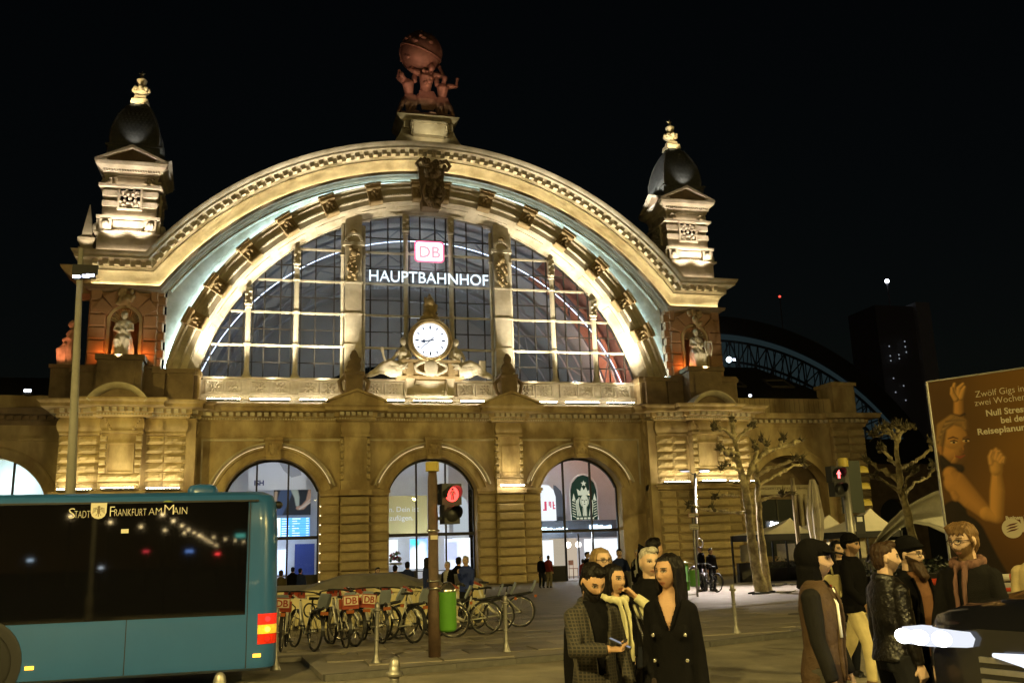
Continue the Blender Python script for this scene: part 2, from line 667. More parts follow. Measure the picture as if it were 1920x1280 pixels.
for px_ in (-4.53, 4.53):
 m = MB()
 m.box(px_ - 1.93, px_ + 1.93, -0.28, -0.003, 5.16, 5.30)
 m.box(px_ - 2.0, px_ + 2.0, -0.36, -0.003, 5.304, 5.46)
 m.box(px_ - 0.9, px_ + 0.9, -0.72, -0.365, 5.16, 5.46)
 m.build('impost', STONE, ST)
 for k in range(10):
  z0 = 0.02 + k * 0.512
  z1 = z0 + 0.47
  for (a, b, y) in ((px_ - 1.93, px_ - 0.82, -0.16), (px_ - 0.80, px_ + 0.80, -0.52), (px_ + 0.82, px_ + 1.93, -0.16)):
   stone(a, b, y, 0.1, z0, z1, 0.10)
 # pilaster: base, quoined ears round a sunk panel, pulvinated frieze
 m = MB()
 m.box(px_ - 0.80, px_ + 0.80, -0.40, -0.002, 5.47, 6.0)
 m.box(px_ - 0.66, px_ + 0.66, -0.33, -0.002, 6.004, 8.48)
 m.box(px_ - 0.44, px_ + 0.44, -0.36, -0.331, 6.3, 6.36)
 m.box(px_ - 0.44, px_ + 0.44, -0.36, -0.331, 7.9, 7.96)
 for s in (-1, 1):
  m.box(px_ + s * 0.44 - 0.03, px_ + s * 0.44 + 0.03, -0.362, -0.331, 6.361, 7.899)
 m.box(px_ - 0.84, px_ + 0.84, -0.46, -0.002, 8.484, 8.62)
 m.build('pilaster', STONE, ST)
 m = MB()
 m.loft([[(px_ + sx * (0.70 + e), -0.36 - e if sy < 0 else 0.0, z) for sx, sy in ((-1, -1), (1, -1), (1, 1), (-1, 1))] for z, e in ((8.624, 0.02), (8.75, 0.10), (8.95, 0.14), (9.15, 0.10), (9.34, 0.02))])
 m.build('frieze_cushion', STONE, ST, 'auto')
 for k in range(6):
  z0 = 6.05 + k * 0.40
  for s in (-1, 1):
   xa, xb = px_ + s * 0.62, px_ + s * 0.86
   stone(min(xa, xb), max(xa, xb), -0.44, 0, z0, z0 + 0.3, 0.06, name='quoin_stone')
# ---- corner piers
for S in (-1, 1):
 def X(a, b):
  return (a, b) if S < 0 else (-b, -a)
 m = MB()
 a, b = X(-19.85, -13.15)
 m.box(a, b, -1.05, 2.4, 0, 9.4)
 m.build('corner_pier', STONE, ST)
 cols_low = [(-19.95, -19.02, -1.2), (-19.0, -17.95, -1.2), (-17.9, -15.72, -1.75), (-15.66, -14.75, -1.2), (-14.73, -13.66, -1.2), (-13.62, -13.12, -0.6)]
 for k in range(10):
  z0 = 0.02 + k * 0.512
  for (xa, xb, y) in cols_low:
   a, b = X(xa, xb)
   stone(a, b, y, y + 0.3, z0, z0 + 0.47, 0.11)
 sweep_path = [(-20.0, 1.0), (-20.0, -1.15), (-17.95, -1.15), (-17.95, -1.7), (-15.7, -1.7), (-15.7, -1.15), (-13.62, -1.15), (-13.62, -0.5), (-13.15, -0.5)]
 if S > 0:
  sweep_path = [(-x, y) for x, y in reversed(sweep_path)]
 m = MB()
 sweep_xy(m, [(0, 5.15), (0.12, 5.2), (0.12, 5.3), (0.22, 5.36), (0.22, 5.5), (0, 5.52), (-0.3, 5.5), (-0.3, 5.15)], sweep_path)
 m.build('impost_ledge', STONE, ST)
 cols_up = [(-19.95, -19.02, -1.18), (-19.0, -17.95, -1.18), (-15.66, -14.75, -1.18), (-14.73, -13.66, -1.18), (-13.62, -13.12, -0.6)]
 for k in range(6):
  z0 = 5.56 + k * 0.482
  for (xa, xb, y) in cols_up:
   a, b = X(xa, xb)
   stone(a, b, y, y + 0.3, z0, z0 + 0.445, 0.09, rough=0.06)
 for (xa, xb, y) in cols_up:
  a, b = X(xa, xb)
  m = MB()
  m.box(a, b, y - 0.08, y + 0.2, 8.456, 8.56)
  m.loft([[(a + 0.01 - e if sx < 0 else b - 0.01 + e, y - e if sy < 0 else y + 0.3, z) for sx, sy in ((-1, -1), (1, -1), (1, 1), (-1, 1))] for z, e in ((8.564, 0.0), (8.75, 0.1), (8.97, 0.14), (9.18, 0.1), (9.36, 0.0))])
  m.build('frieze_cushion', STONE, ST, 'auto')
 # aedicule with its framed panel
 a, b = X(-17.86, -15.76)
 cx = (a + b) / 2
 m = MB()
 m.box(cx - 0.98, cx + 0.98, -1.62, -0.9, 5.55, 8.5)
 m.box(cx - 0.66, cx + 0.66, -1.70, -1.621, 6.4, 6.47)
 m.box(cx - 0.66, cx + 0.66, -1.70, -1.621, 7.93, 8.0)
 for s in (-1, 1):
  m.box(cx + s * 0.63 - 0.035, cx + s * 0.63 + 0.035, -1.702, -1.621, 6.471, 7.929)
 m.box(cx - 1.05, cx + 1.05, -1.78, -0.95, 8.504, 8.62)
 m.loft([[(cx + sx * (0.98 + e), -1.66 - e if sy < 0 else -1.0, z) for sx, sy in ((-1, -1), (1, -1), (1, 1), (-1, 1))] for z, e in ((8.624, 0.0), (8.8, 0.09), (9.0, 0.12), (9.2, 0.09), (9.36, 0.0))])
 for s in (-1, 1):  # garlands at the frieze corners
  for k in range(5):
   m.ball((cx + s * (0.86 - 0.07 * k), -1.76, 9.25 - 0.13 * k), 0.085, 0.07, 0.085, 8, 6)
 m.build('aedicule', STONE, ST, 'auto')
 stone(cx - 1.04, cx + 1.04, -1.82, -1.6, 5.56, 5.95, 0.08)
 stone(cx - 1.04, cx + 1.04, -1.80, -1.6, 5.97, 6.36, 0.08, rough=0.04)
 for k in range(5):
  z0 = 6.42 + k * 0.415
  for s in (-1, 1):
   xa, xb = cx + s * 0.70, cx + s * 1.04
   stone(min(xa, xb), max(xa, xb), -1.78, -1.6, z0, z0 + 0.30, 0.06, name='quoin_stone')
 # attic pedestals above the cornice
 m = MB()
 a, b = X(-19.65, -13.25)
 m.box(a, b, -0.35, 2.3, 10.25, 12.2)
 for (xa, xb, y) in ((-19.7, -18.3, -0.6), (-15.55, -14.95, -0.5), (-14.75, -13.45, -0.62)):
  a, b = X(xa, xb)
  m.box(a, b, y, -0.352, 10.5, 11.95)
  m.box(a - 0.08, b + 0.08, y - 0.1, -0.353, 11.954, 12.2)
 a, b = X(-18.3, -16.05)
 m.box(a, b, -1.35, -0.354, 10.25, 12.5)
 m.box(a + 0.35, b - 0.35, -1.42, -1.351, 11.0, 12.3)
 m.box(a - 0.12, b + 0.12, -1.55, 0.3, 12.504, 12.78)
 a, b = X(-19.8, -15.2)
 m.box(a, b, -0.5, 2.3, 12.204, 12.36)
 m.build('attic_pedestal', STONE_D, ST)
 # segmental pediment
 cx = S * 17.0
 m = MB()
 aa = R(62)
 m.arc([(1.42, -1.9), (1.42, -2.45), (1.50, -2.62), (1.62, -2.72), (1.70, -2.72), (1.70, -1.6)], 9.35, -aa, aa, 20, cx)
 m.build('segmental_pediment', STONE_P, ST, 'auto')
 m = MB()
 pts = [(cx + 1.45 * math.sin(t), 9.35 + 1.45 * math.cos(t)) for t in [(-aa + 2 * aa * i / 16) for i in range(17)]]
 m.prism([(p[0], p[1]) for p in reversed(pts)], -2.2, -1.5)
 m.build('pediment_field', STONE_D, ST)
# ---- main cornice over the ground storey, with its returns
PATH_L = [(-20.0, 2.4), (-20.0, -1.15), (-18.1, -1.15), (-18.1, -1.75), (-15.5, -1.75), (-15.5, -1.15), (-13.6, -1.15), (-13.6, -0.55), (-13.1, -0.55), (-13.1, 0.0), (-5.5, 0.0), (-5.5, -0.5), (-3.56, -0.5), (-3.56, 0.0)]
PATH = mirror_path(PATH_L)
m = MB()
sweep_xy(m, [(-0.2, 9.36), (0.06, 9.36), (0.14, 9.44), (0.14, 9.56), (0.24, 9.60), (0.24, 9.84), (0.55, 9.86), (0.80, 9.88), (0.80, 10.06), (0.84, 10.08), (0.96, 10.16), (0.98, 10.26), (0.2, 10.34), (-0.2, 10.34)], PATH)
m.build('cornice', STONE, ST)
big, fine = MB(), MB()
for i in range(len(PATH) - 1):
 p, q = Vector(PATH[i]), Vector(PATH[i + 1])
 L = (q - p).length
 d = (q - p).normalized()
 nrm = Vector((d.y, -d.x))
 ang = math.atan2(d.y, d.x)
 ext = 0.3 if L > 0.5 else 0
 k = max(1, round((L + ext) / 0.40))
 for j in range(k):
  t = (j + 0.5) / k * (L + ext * 0)
  c = p + d * t + nrm * 0.24
  M = Matrix.Translation((c.x, c.y, 0)) @ Matrix.Rotation(ang, 4, 'Z')
  big.box(-0.115, 0.115, -0.26, 0.02, 9.63, 9.835, M)
 k = max(1, round(L / 0.15))
 for j in range(k):
  c = p + d * ((j + 0.5) / k * L) + nrm * 0.14
  M = Matrix.Translation((c.x, c.y, 0)) @ Matrix.Rotation(ang, 4, 'Z')
  fine.box(-0.045, 0.045, -0.07, 0.02, 9.455, 9.55, M)
big.build('dentil', STONE_P, ST, kind='stuff')
fine.build('fine_dentil', STONE_P, ST, kind='stuff')
# small pediments over the two middle pilasters
for px_ in (-4.53, 4.53):
 m = MB()
 m.prism([(px_ - 1.55, 10.30), (px_ + 1.55, 10.30), (px_ + 1.55, 10.38), (px_, 10.98), (px_ - 1.55, 10.38)], -1.30, -0.2)
 for s in (-1, 1):
  m.loft([[(px_ + s * 1.7, -1.5, 10.32), (px_ + s * 1.7, -1.5, 10.44), (px_ + s * 1.7, -0.2, 10.44), (px_ + s * 1.7, -0.2, 10.32)],
    [(px_, -1.5, 10.96), (px_, -1.5, 11.1), (px_, -0.2, 11.1), (px_, -0.2, 10.96)]])
 m.build('small_pediment', STONE, ST)
# ---- the great arch
RC, RI, RO = 8.9, 14.25, 15.4          # ring centre, inner, outer
GR, GC = 13.72, 8.85                   # glazing edge
LC, LR = 6.1, 18.95                    # lip of the cornice
def arch_path(t, n=72, xe=19.12):
 """polyline of the attic cornice at offset t above the lip: level - arch - level"""
 r = LR + t
 zk = 17.0 + t * 1.07
 a = math.acos((zk - LC) / r)
 pts = [(-xe - 0.0, zk)]
 for i in range(n + 1):
  g = -a + 2 * a * i / n
  pts.append((r * math.sin(g), LC + r * math.cos(g)))
 pts.append((xe, zk))
 return pts
def arch_sweep(mb, prof, xe=19.12, close=True, ret=2.4):
 """profile [(t, y)]: swept along arch_path, with returns along the outer flanks"""
 rows = []
 for t, y in prof:
  out = -y  # projection is carried round the flank
  p = arch_path(t, xe=xe)
  out = max(out, 0) * 0.66
  pts = [(-xe - out, ret, p[0][1]), (-xe - out, y, p[0][1])] + [(x, y, z) for x, z in p[1:-1]] + [(xe + out, y, p[-1][1]), (xe + out, ret, p[-1][1])]
  rows.append(pts)
 n = len(rows[0])
 m_ = len(rows)
 vs = [q for r in rows for q in r]
 fs = []
 for k in range(m_ if close else m_ - 1):
  k2 = (k + 1) % m_
  for i in range(n - 1):
   fs.append((k * n + i, k * n + i + 1, k2 * n + i + 1, k2 * n + i))
 mb.add(vs, fs)
m = MB()
arch_sweep(m, [(-0.36, 0.4), (-0.36, -0.02), (-0.30, -0.14), (-0.22, -0.20), (-0.20, -0.42), (-0.06, -0.50), (-0.02, -0.46), (-0.02, -0.02), (0.02, 0.02), (0.02, 0.4)])
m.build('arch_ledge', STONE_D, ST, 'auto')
m = MB()
arch_sweep(m, [(0.024, 0.4), (0.024, 0.0), (0.30, -0.03), (0.52, -0.12), (0.68, -0.28), (0.74, -0.42), (0.80, -0.42), (0.80, 0.4)])
m.build('arch_frieze', STONE_P, ST, 'auto')
m = MB()
arch_sweep(m, [(0.804, 0.4), (0.804, -0.50), (0.88, -0.56), (0.90, -0.62), (1.18, -0.62), (1.20, -0.98), (1.22, -1.18), (1.34, -1.20), (1.36, -1.26), (1.50, -1.38), (1.56, -1.40), (1.60, -1.2), (1.62, 2.4), (1.3, 2.4)])
m.build('arch_cornice', STONE_P, ST, 'auto')
m = MB()
pA = arch_path(1.04, n=400)
acc = 0.0
last = Vector(pA[0])
nxt = 0.25
for q in pA[1:]:
 q = Vector(q)
 seg = (q - last).length
 while acc + seg >= nxt:
  c = last + (q - last) * ((nxt - acc) / seg)
  d = (q - last).normalized()
  M = Matrix.Translation((c.x, -0.62, c.y)) @ Matrix.Rotation(-math.atan2(d.y, d.x), 4, 'Y')
  m.box(-0.14, 0.14, -0.34, 0.02, -0.13, 0.135, M)
  nxt += 0.56
 acc += seg
 last = q
for S in (-1, 1):
 for k in range(6):
  m.box(S * 19.58 - 0.15, S * 19.58 + 0.15, -0.2 + 0.42 * k, 0.0 + 0.42 * k, 17.98, 18.26)
m.build('arch_dentil', STONE_P, ST, kind='stuff')
m = MB()
arch_sweep(m, [(0.0, -0.03), (0.0, -0.055), (0.022, -0.055), (0.022, -0.03)], xe=19.1, ret=-0.02)
m.build('led_strip', LED_W, ST)
# blue-lit field between the ring and the ledge
n = 90
outer, inner, outer2 = [], [], []
ae = math.acos((17.0 - LC) / (LR - 0.3))
for S in (1,):
 k1 = 120
 pts = []
 for i in range(k1 + 1):
  u = -1 + 2 * i / k1
  pts.append(u)
 for u in pts:
  au = abs(u)
  s = 1 if u >= 0 else -1
  g = s * au * math.acos((12.3 - RC) / RO)
  inner.append((RO * math.sin(g) * 1.0, 0.30, RC + RO * math.cos(g)))
  if au < 0.72:
   g2 = s * (au / 0.72) * ae
   outer.append(((LR - 0.3) * math.sin(g2), 0.30, LC + (LR - 0.3) * math.cos(g2)))
  else:
   z = 17.0 - (au - 0.72) / 0.28 * 4.7
   outer.append((s * (LR - 0.3) * math.sin(ae) * 1.0, 0.30, z))
m = MB()
m.strip(inner, outer)
m.build('arch_field', STONE_P, ST)
m = MB()
m.arc([(LR - 0.60, 0.34), (LR - 0.60, 0.12), (LR - 0.55, 0.06), (LR - 0.50, 0.12), (LR - 0.47, 0.18), (LR - 0.44, 0.06), (LR - 0.38, 0.04), (LR - 0.34, 0.34)], LC, -ae, ae, 72)
m.build('field_moulding', STONE_P, ST, 'auto')
m = MB()
aro = math.acos((12.36 - RC) / RO)
m.arc([(RO + 0.03, 0.05), (RO + 0.03, 0.0), (RO + 0.08, 0.0), (RO + 0.08, 0.05)], RC, -aro, aro, 96)
m.build('led_strip', LED_C, ST)
# toothed edge of the corner piers beside the field
for S in (-1, 1):
 for k in range(9):
  z0 = 12.37 + k * 0.51
  e = 0.12 if k % 2 else 0.0
  xa, xb = S * (15.24 - e), S * 15.9
  stone(min(xa, xb), max(xa, xb), -0.08, 0.3, z0, z0 + 0.5, 0.05, STONE_RED, 'edge_quoin')
# moulded ring with carved consoles
m = MB()
m.arc([(RI, 0.5), (RI, -0.05), (RI + 0.05, -0.12), (RI + 0.36, -0.12), (RI + 0.40, -0.22), (RI + 0.46, -0.26), (RI + 0.52, -0.18), (RI + 0.80, -0.18), (RI + 0.84, -0.30), (RI + 0.90, -0.34), (RI + 0.94, -0.26), (RI + 1.04, -0.28), (RI + 1.10, -0.42), (RO, -0.46), (RO, 0.3), (RO, 0.5)], RC, -aro, aro, 96)
m.build('arch_ring', STONE_P, ST, 'auto')
m = MB()
k = 0
a = -aro + 0.03
while a < aro:
 M = Matrix.Translation((0, 0, RC)) @ Matrix.Rotation(a, 4, 'Y') @ Matrix.Translation((0, 0, RI + 0.45))
 m.box(-0.035, 0.035, -0.30, -0.17, -0.06, 0.06, M)
 a += 0.0098
m.build('ring_bead', STONE_P, ST, kind='stuff')
CONS = [2.9, 13.5, 24.5, 35.2, 45.9, 56.3, 65.4]
cm = MB()
cm.prism([(-0.40, -0.62), (0.40, -0.62), (0.44, 0.62), (-0.44, 0.62)], -0.44, -0.05)
cm.box(-0.5, 0.5, -0.72, -0.05, 0.50, 0.64)
cm.tube([(-0.44, -0.50, 0.36), (0.44, -0.50, 0.36)], 0.17, 10)
cm.tube([(-0.38, -0.46, -0.5), (0.38, -0.46, -0.5)], 0.13, 10)
cm.box(-0.42, -0.32, -0.52, -0.3, -0.5, 0.4)
cm.box(0.32, 0.42, -0.52, -0.3, -0.5, 0.4)
for sx in (-1, 1):
 cm.ball((sx * 0.12, -0.50, 0.0), 0.11, 0.1, 0.2, 8, 6)
 cm.ball((sx * 0.2, -0.48, -0.22), 0.1, 0.08, 0.12, 8, 6)
cm.ball((0, -0.54, 0.16), 0.12, 0.1, 0.12, 8, 6)
cm.ball((0, -0.50, -0.3), 0.08, 0.08, 0.18, 8, 6)
cme = cm.mesh('console')
cme.set_sharp_from_angle(angle=R(35))
cme.polygons.foreach_set('use_smooth', [True] * len(cme.polygons))
cme.materials.append(STONE)
for s in (-1, 1):
 for c in CONS:
  a = R(c) * s
  o = bpy.data.objects.new('console', cme)
  COL.objects.link(o)
  o.parent = ST
  o.matrix_local = Matrix.Translation((0, 0, RC)) @ Matrix.Rotation(a, 4, 'Y') @ Matrix.Translation((0, 0, (RI + RO) / 2 + 0.02))
# coffered soffit, lit from a strip along the glazing
asf = R(76)
m = MB()
m.arc([(RI - 0.02, 0.0), (GR - 0.02, 1.25), (GR + 1.2, 1.5), (RI + 0.3, 0.3)], RC, -asf, asf, 96)
m.build('arch_soffit', STONE_P, ST)
for i, a in enumerate([x for x in np.arange(-68, 69, 10.6)]):
 m = MB()
 b0, b1 = R(a - 4.0), R(a + 4.0)
 def sp(u, g, h):   # u across soffit 0..1, h proud of it
  r = RI - 0.02 + (GR - RI) * u - h
  return (r * math.sin(g), 0.0 + 1.25 * u - h * 0.3, RC + r * math.cos(g))
 for (u0, u1, g0, g1) in ((0.22, 0.28, b0, b1), (0.76, 0.82, b0, b1), (0.281, 0.759, b0, b0 + 0.006), (0.281, 0.759, b1 - 0.006, b1)):
  mm = 6 if g1 - g0 > 0.05 else 1
  for q in range(mm):
   ga, gb = g0 + (g1 - g0) * q / mm, g0 + (g1 - g0) * (q + 1) / mm
   m.add([sp(u0, ga, -0.01), sp(u0, gb, -0.01), sp(u1, gb, -0.01), sp(u1, ga, -0.01), sp(u0, ga, 0.035), sp(u0, gb, 0.035), sp(u1, gb, 0.035), sp(u1, ga, 0.035)],
    [(0, 3, 2, 1), (4, 5, 6, 7), (0, 1, 5, 4), (1, 2, 6, 5), (2, 3, 7, 6), (3, 0, 4, 7)])
 m.build('soffit_panel', STONE_P, ST)
m = MB()
m.arc([(GR - 0.02, 1.02), (GR - 0.06, 1.02), (GR - 0.06, 1.06), (GR - 0.02, 1.06)], RC, -asf * 0.99, asf * 0.99, 96)
m.v and None
# springing blocks of the soffit
for S in (-1, 1):
 m = MB()
 xs = sorted((S * 13.15, S * 14.75))
 m.box(xs[0], xs[1], -0.30, 1.4, 10.6, 12.3)
 m.box(xs[0] - 0.1, xs[1] + 0.1, -0.42, 1.4, 11.9, 12.15)
 m.build('springing_block', STONE, ST)
# carved keystone of the great arch
KST = MB()
KST.prism([(-0.55, 22.6), (0.55, 22.6), (0.85, 25.2), (-0.85, 25.2)], -0.75, 0.2)
for z, rx in ((25.35, 0.8), (25.0, 0.62), (24.6, 0.55), (24.15, 0.62), (23.6, 0.5), (23.1, 0.6), (22.7, 0.42)):
 for k in range(9):
  g = random.uniform(-1, 1)
  KST.ball((0.1 + g * rx * 0.9, -0.85 - random.uniform(0, 0.22), z + random.uniform(-0.22, 0.22)), random.uniform(0.09, 0.22), 0.16, random.uniform(0.12, 0.26), 8, 6)
KST.ball((0.1, -1.0, 24.55), 0.3, 0.24, 0.36)
KST.ball((0.1, -1.22, 24.5), 0.08, 0.08, 0.12, 8, 6)
for s in (-1, 1):
 KST.tube([(0.1 + s * 0.35, -0.85, 25.45), (0.1 + s * 0.8, -0.9, 25.6), (0.1 + s * 1.05, -0.85, 25.3), (0.1 + s * 0.85, -0.85, 24.95)], [0.1, 0.13, 0.12, 0.06], 8)
 KST.tube([(0.1 + s * 0.4, -0.85, 24.2), (0.1 + s * 0.62, -0.95, 23.6), (0.1 + s * 0.5, -0.9, 23.0), (0.1 + s * 0.2, -0.85, 22.5)], [0.1, 0.14, 0.12, 0.06], 8)
 KST.ball((0.1 + s * 0.25, -1.05, 24.85), 0.2, 0.16, 0.16)
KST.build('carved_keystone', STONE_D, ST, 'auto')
# ------------------------------------------------------------------ remeshing helper: grows one closed skin over a union of shapes
def skin(mb, voxel, smooth=3, name='skin'):
 me = bpy.data.meshes.new(name)
 me.from_pydata(mb.v, [], mb.f)
 ob = bpy.data.objects.new(name, me)
 COL.objects.link(ob)
 r = ob.modifiers.new('r', 'REMESH')
 r.mode = 'VOXEL'
 r.voxel_size = voxel
 r.adaptivity = 0.0
 if smooth:
  s = ob.modifiers.new('s', 'SMOOTH')
  s.factor = 0.5
  s.iterations = smooth
 dg = bpy.context.evaluated_depsgraph_get()
 out = bpy.data.meshes.new_from_object(ob.evaluated_get(dg))
 bpy.data.objects.remove(ob)
 bpy.data.meshes.remove(me)
 out.name = name
 return out
def co_array(me):
 a = np.empty(len(me.vertices) * 3, np.float32)
 me.vertices.foreach_get('co', a)
 return a.reshape(-1, 3)
def set_co(me, a):
 me.vertices.foreach_set('co', np.ascontiguousarray(a, np.float32).ravel())
 me.update()
def normals(me):
 a = np.empty(len(me.vertices) * 3, np.float32)
 me.vertex_normals.foreach_get('vector', a)
 return a.reshape(-1, 3)
def ripple(me, amp, freq, seed=0, zs=0.35, n=5):
 """cloth-like folds: displace along the normals by a few crossed waves"""
 c = co_array(me)
 nn = normals(me)
 rs = np.random.RandomState(seed)
 d = np.zeros(len(c))
 for k in range(n):
  v = rs.normal(size=3)
  v[2] *= zs
  f = freq * (0.6 + 0.9 * rs.rand())
  ph = np.sin(c @ rs.normal(size=3) * freq * 0.5) * 1.2
  d += np.sin(c @ v * f + rs.rand() * 6 + ph) / n
 set_co(me, c + nn * (d * amp * 1.6)[:, None])
def drop_faces(me, test):
 """open a garment: remove the faces whose centre passes the test"""
 bm = bmesh.new()
 bm.from_mesh(me)
 dead = [f for f in bm.faces if test(f.calc_center_median())]
 bmesh.ops.delete(bm, geom=dead, context='FACES')
 bm.to_mesh(me)
 bm.free()
# ------------------------------------------------------------------ the great window
BAYS = [-13.75, -10.68, -7.95, -4.62, -1.42, 1.42, 4.62, 7.95, 10.68, 13.75]
WZ0 = 12.02
# stone parapet with pierced panels
m = MB()
m.box(-13.2, 13.2, 0.55, 1.3, 10.3, 11.05)
m.box(-13.2, 13.2, 0.45, 1.3, 11.90, 12.02)
m.box(-13.2, 13.2, 0.75, 1.3, 11.054, 11.896)
m.build('window_parapet', STONE_P, ST)
pan = MB()
pan.box(-0.62, 0.62, -0.16, 0.0, -0.40, -0.30)
pan.box(-0.62, 0.62, -0.16, 0.0, 0.30, 0.40)
pan.box(-0.62, -0.52, -0.16, 0.0, -0.296, 0.296)
pan.box(0.52, 0.62, -0.16, 0.0, -0.296, 0.296)
for k in range(8):
 a = k * PI / 4 + 0.0001
 c, s = math.cos(a), math.sin(a)
 L = 0.30 if k % 2 == 0 else 0.38
 if k in (2, 6):
  L = 0.26
 M = Matrix.Translation((0, -0.07, 0)) @ Matrix.Rotation(-a, 4, 'Y')
 pan.add([M @ Vector(p) for p in ((0.05, 0, -0.0), (L, -0.03, -0.07), (L + 0.1, 0, 0), (L, -0.03, 0.07), (0.2, -0.09, 0))], [(0, 1, 4), (1, 2, 4), (2, 3, 4), (3, 0, 4)])
pan.ball((0, -0.08, 0), 0.09, 0.06, 0.09, 8, 6)
pme = pan.mesh('parapet_panel')
pme.materials.append(STONE_P)
xs = []
for i in range(9):
 a, b = max(BAYS[i], -13.1), min(BAYS[i + 1], 13.1)
 a2 = a + (0.72 if abs(abs(BAYS[i]) - 4.62) < 0.01 else 0.2)
 b2 = b - (0.72 if abs(abs(BAYS[i + 1]) - 4.62) < 0.01 else 0.2)
 k = 2
 for j in range(k):
  x = a2 + (b2 - a2) * (j + 0.5) / k
  if abs(x) > 1.45:
   o = bpy.data.objects.new('parapet_panel', pme)
   COL.objects.link(o)
   o.parent = ST
   o.location = (x, 0.748, 11.47)
   o.scale = ((b2 - a2) / k / 1.3, 1, 1)
# ledge lights: separate bars on the cornice
for i in range(9):
 a, b = max(BAYS[i], -13.0) + 0.28, min(BAYS[i + 1], 13.0) - 0.28
 if abs(abs(BAYS[i]) - 4.62) < 0.01:
  a += 0.5
 if abs(abs(BAYS[i + 1]) - 4.62) < 0.01:
  b -= 0.5
 m = MB()
 m.box(a, b, -0.22, -0.18, 10.62, 10.66)
 m.build('ledge_light', LED_L, ST)
 m = MB()
 m.box(a, b, -0.225, -0.155, 10.50, 10.617)
 m.build('light_housing', DARKM, ST)
# slender iron columns, and two broad pilasters
col = MB()
col.lathe([(0.26, 0), (0.26, 0.12), (0.2, 0.2), (0.165, 0.35), (0.15, 2.0), (0.15, 2.0)], n=12)
cache = {}
def top_z(x):
 return GC + math.sqrt(max(GR * GR - x * x, 0))
for x in (-10.68, -7.95, -1.42, 1.42, 7.95, 10.68):
 H = top_z(x) - WZ0 - 0.05
 m = MB()
 prof = [(0.27, 0), (0.27, 0.12), (0.2, 0.2), (0.17, 0.34), (0.15, 0.5)]
 z = 2.0
 while z < H - 1.4:
  prof += [(0.15, z - 0.08), (0.21, z - 0.05), (0.21, z + 0.05), (0.15, z + 0.08)]
  z += 2.0
 prof += [(0.145, H - 1.25), (0.2, H - 1.2), (0.15, H - 1.12), (0.24, H - 0.95), (0.2, H - 0.9)]
 m.lathe(prof, (x, 0.78, WZ0), 12)
 m.box(x - 0.19, x + 0.19, 0.6, 0.96, WZ0 + H - 0.9, WZ0 + H)
 c = m.build('column', CASTM, ST, 'auto')
 m = MB()
 for k in range(4):
  m.ball((x + (0.1 if k % 2 else -0.1), 0.6, WZ0 + H - 0.8 + 0.19 * k), 0.12, 0.09, 0.12, 8, 6)
 m.ball((x, 0.55, WZ0 + H - 1.02), 0.2, 0.14, 0.12, 8, 6)
 m.build('capital', CASTM, c, True)
for x in (-4.62, 4.62):
 H = top_z(x) - WZ0
 m = MB()
 m.box(x - 0.50, x + 0.50, 0.50, 1.2, WZ0, WZ0 + H + 0.4)
 m.box(x - 0.62, x + 0.62, 0.40, 1.2, WZ0 + 0.002, WZ0 + 0.3)
 for z in (2.0, 3.9):
  m.box(x - 0.54, x + 0.54, 0.46, 1.19, WZ0 + z, WZ0 + z + 0.10)
 m.box(x - 0.66, x + 0.66, 0.36, 1.18, WZ0 + 8.25, WZ0 + 8.45)
 m.box(x - 0.56, x + 0.56, 0.44, 1.17, WZ0 + 5.85, WZ0 + 5.97)
 m.arc([(0.40, 0.3), (0.40, 0.52), (0.55, 0.52), (0.55, 0.3)], WZ0 + 8.5, -PI / 2, PI / 2, 12, x)
 c = m.build('window_pilaster', STONE_P, ST)
 m = MB()
 for k in range(26):   # carved trophies hanging on the upper shaft
  t = k / 25
  wv = 0.36 * (0.45 + 0.55 * math.sin(PI * (0.15 + 0.75 * (1 - t))))
  m.ball((x + random.uniform(-wv, wv), 0.45, WZ0 + 8.05 - 1.95 * t), random.uniform(0.07, 0.15), 0.12, random.uniform(0.08, 0.17), 8, 6)
 m.ball((x, 0.4, WZ0 + 7.75), 0.22, 0.16, 0.26, 10, 8)
 m.ball((x, 0.4, WZ0 + 9.1), 0.2, 0.14, 0.16, 10, 8)
 m.build('carving', STONE, c, True)
 for s in (-1, 1):
  m = MB()
  m.lathe([(0.12, 0), (0.1, 0.1), (0.1, 7.6), (0.16, 7.7), (0.1, 7.8), (0.1, H - 0.1)], (x + s * 0.64, 0.85, WZ0), 10)
  for z in (2, 4, 6):
   m.lathe([(0.1, -0.05), (0.15, -0.03), (0.15, 0.03), (0.1, 0.05)], (x + s * 0.64, 0.85, WZ0 + z), 10)
  m.build('colonnette', CASTM, ST, 'auto')
 m = MB()
 sp_ = skin
 # dark carved figure-head standing on a console before the pilaster
 m.box(x - 0.5, x + 0.5, -0.55, 0.35, 11.0, 12.1)
 m.box(x - 0.58, x + 0.58, -0.65, 0.4, 12.1, 12.25)
 for s in (-1, 1):
  m.tube([(x + s * 0.55, -0.3, 12.0), (x + s * 0.85, -0.3, 11.7), (x + s * 0.75, -0.3, 11.2), (x + s * 0.5, -0.3, 10.9)], [0.1, 0.14, 0.12, 0.08], 8)
 m.ball((x, -0.2, 12.6), 0.42, 0.32, 0.45)
 m.ball((x, -0.25, 13.2), 0.25, 0.24, 0.3)
 m.ball((x, -0.2, 13.45), 0.16, 0.16, 0.16)
 for k in range(10):
  m.ball((x + random.uniform(-0.42, 0.42), -0.35, 12.4 + random.uniform(0, 0.6)), 0.14, 0.12, 0.16, 8, 6)
 me = skin(m, 0.05, 2)
 link('console_bust', me, STONE_D, ST, True)
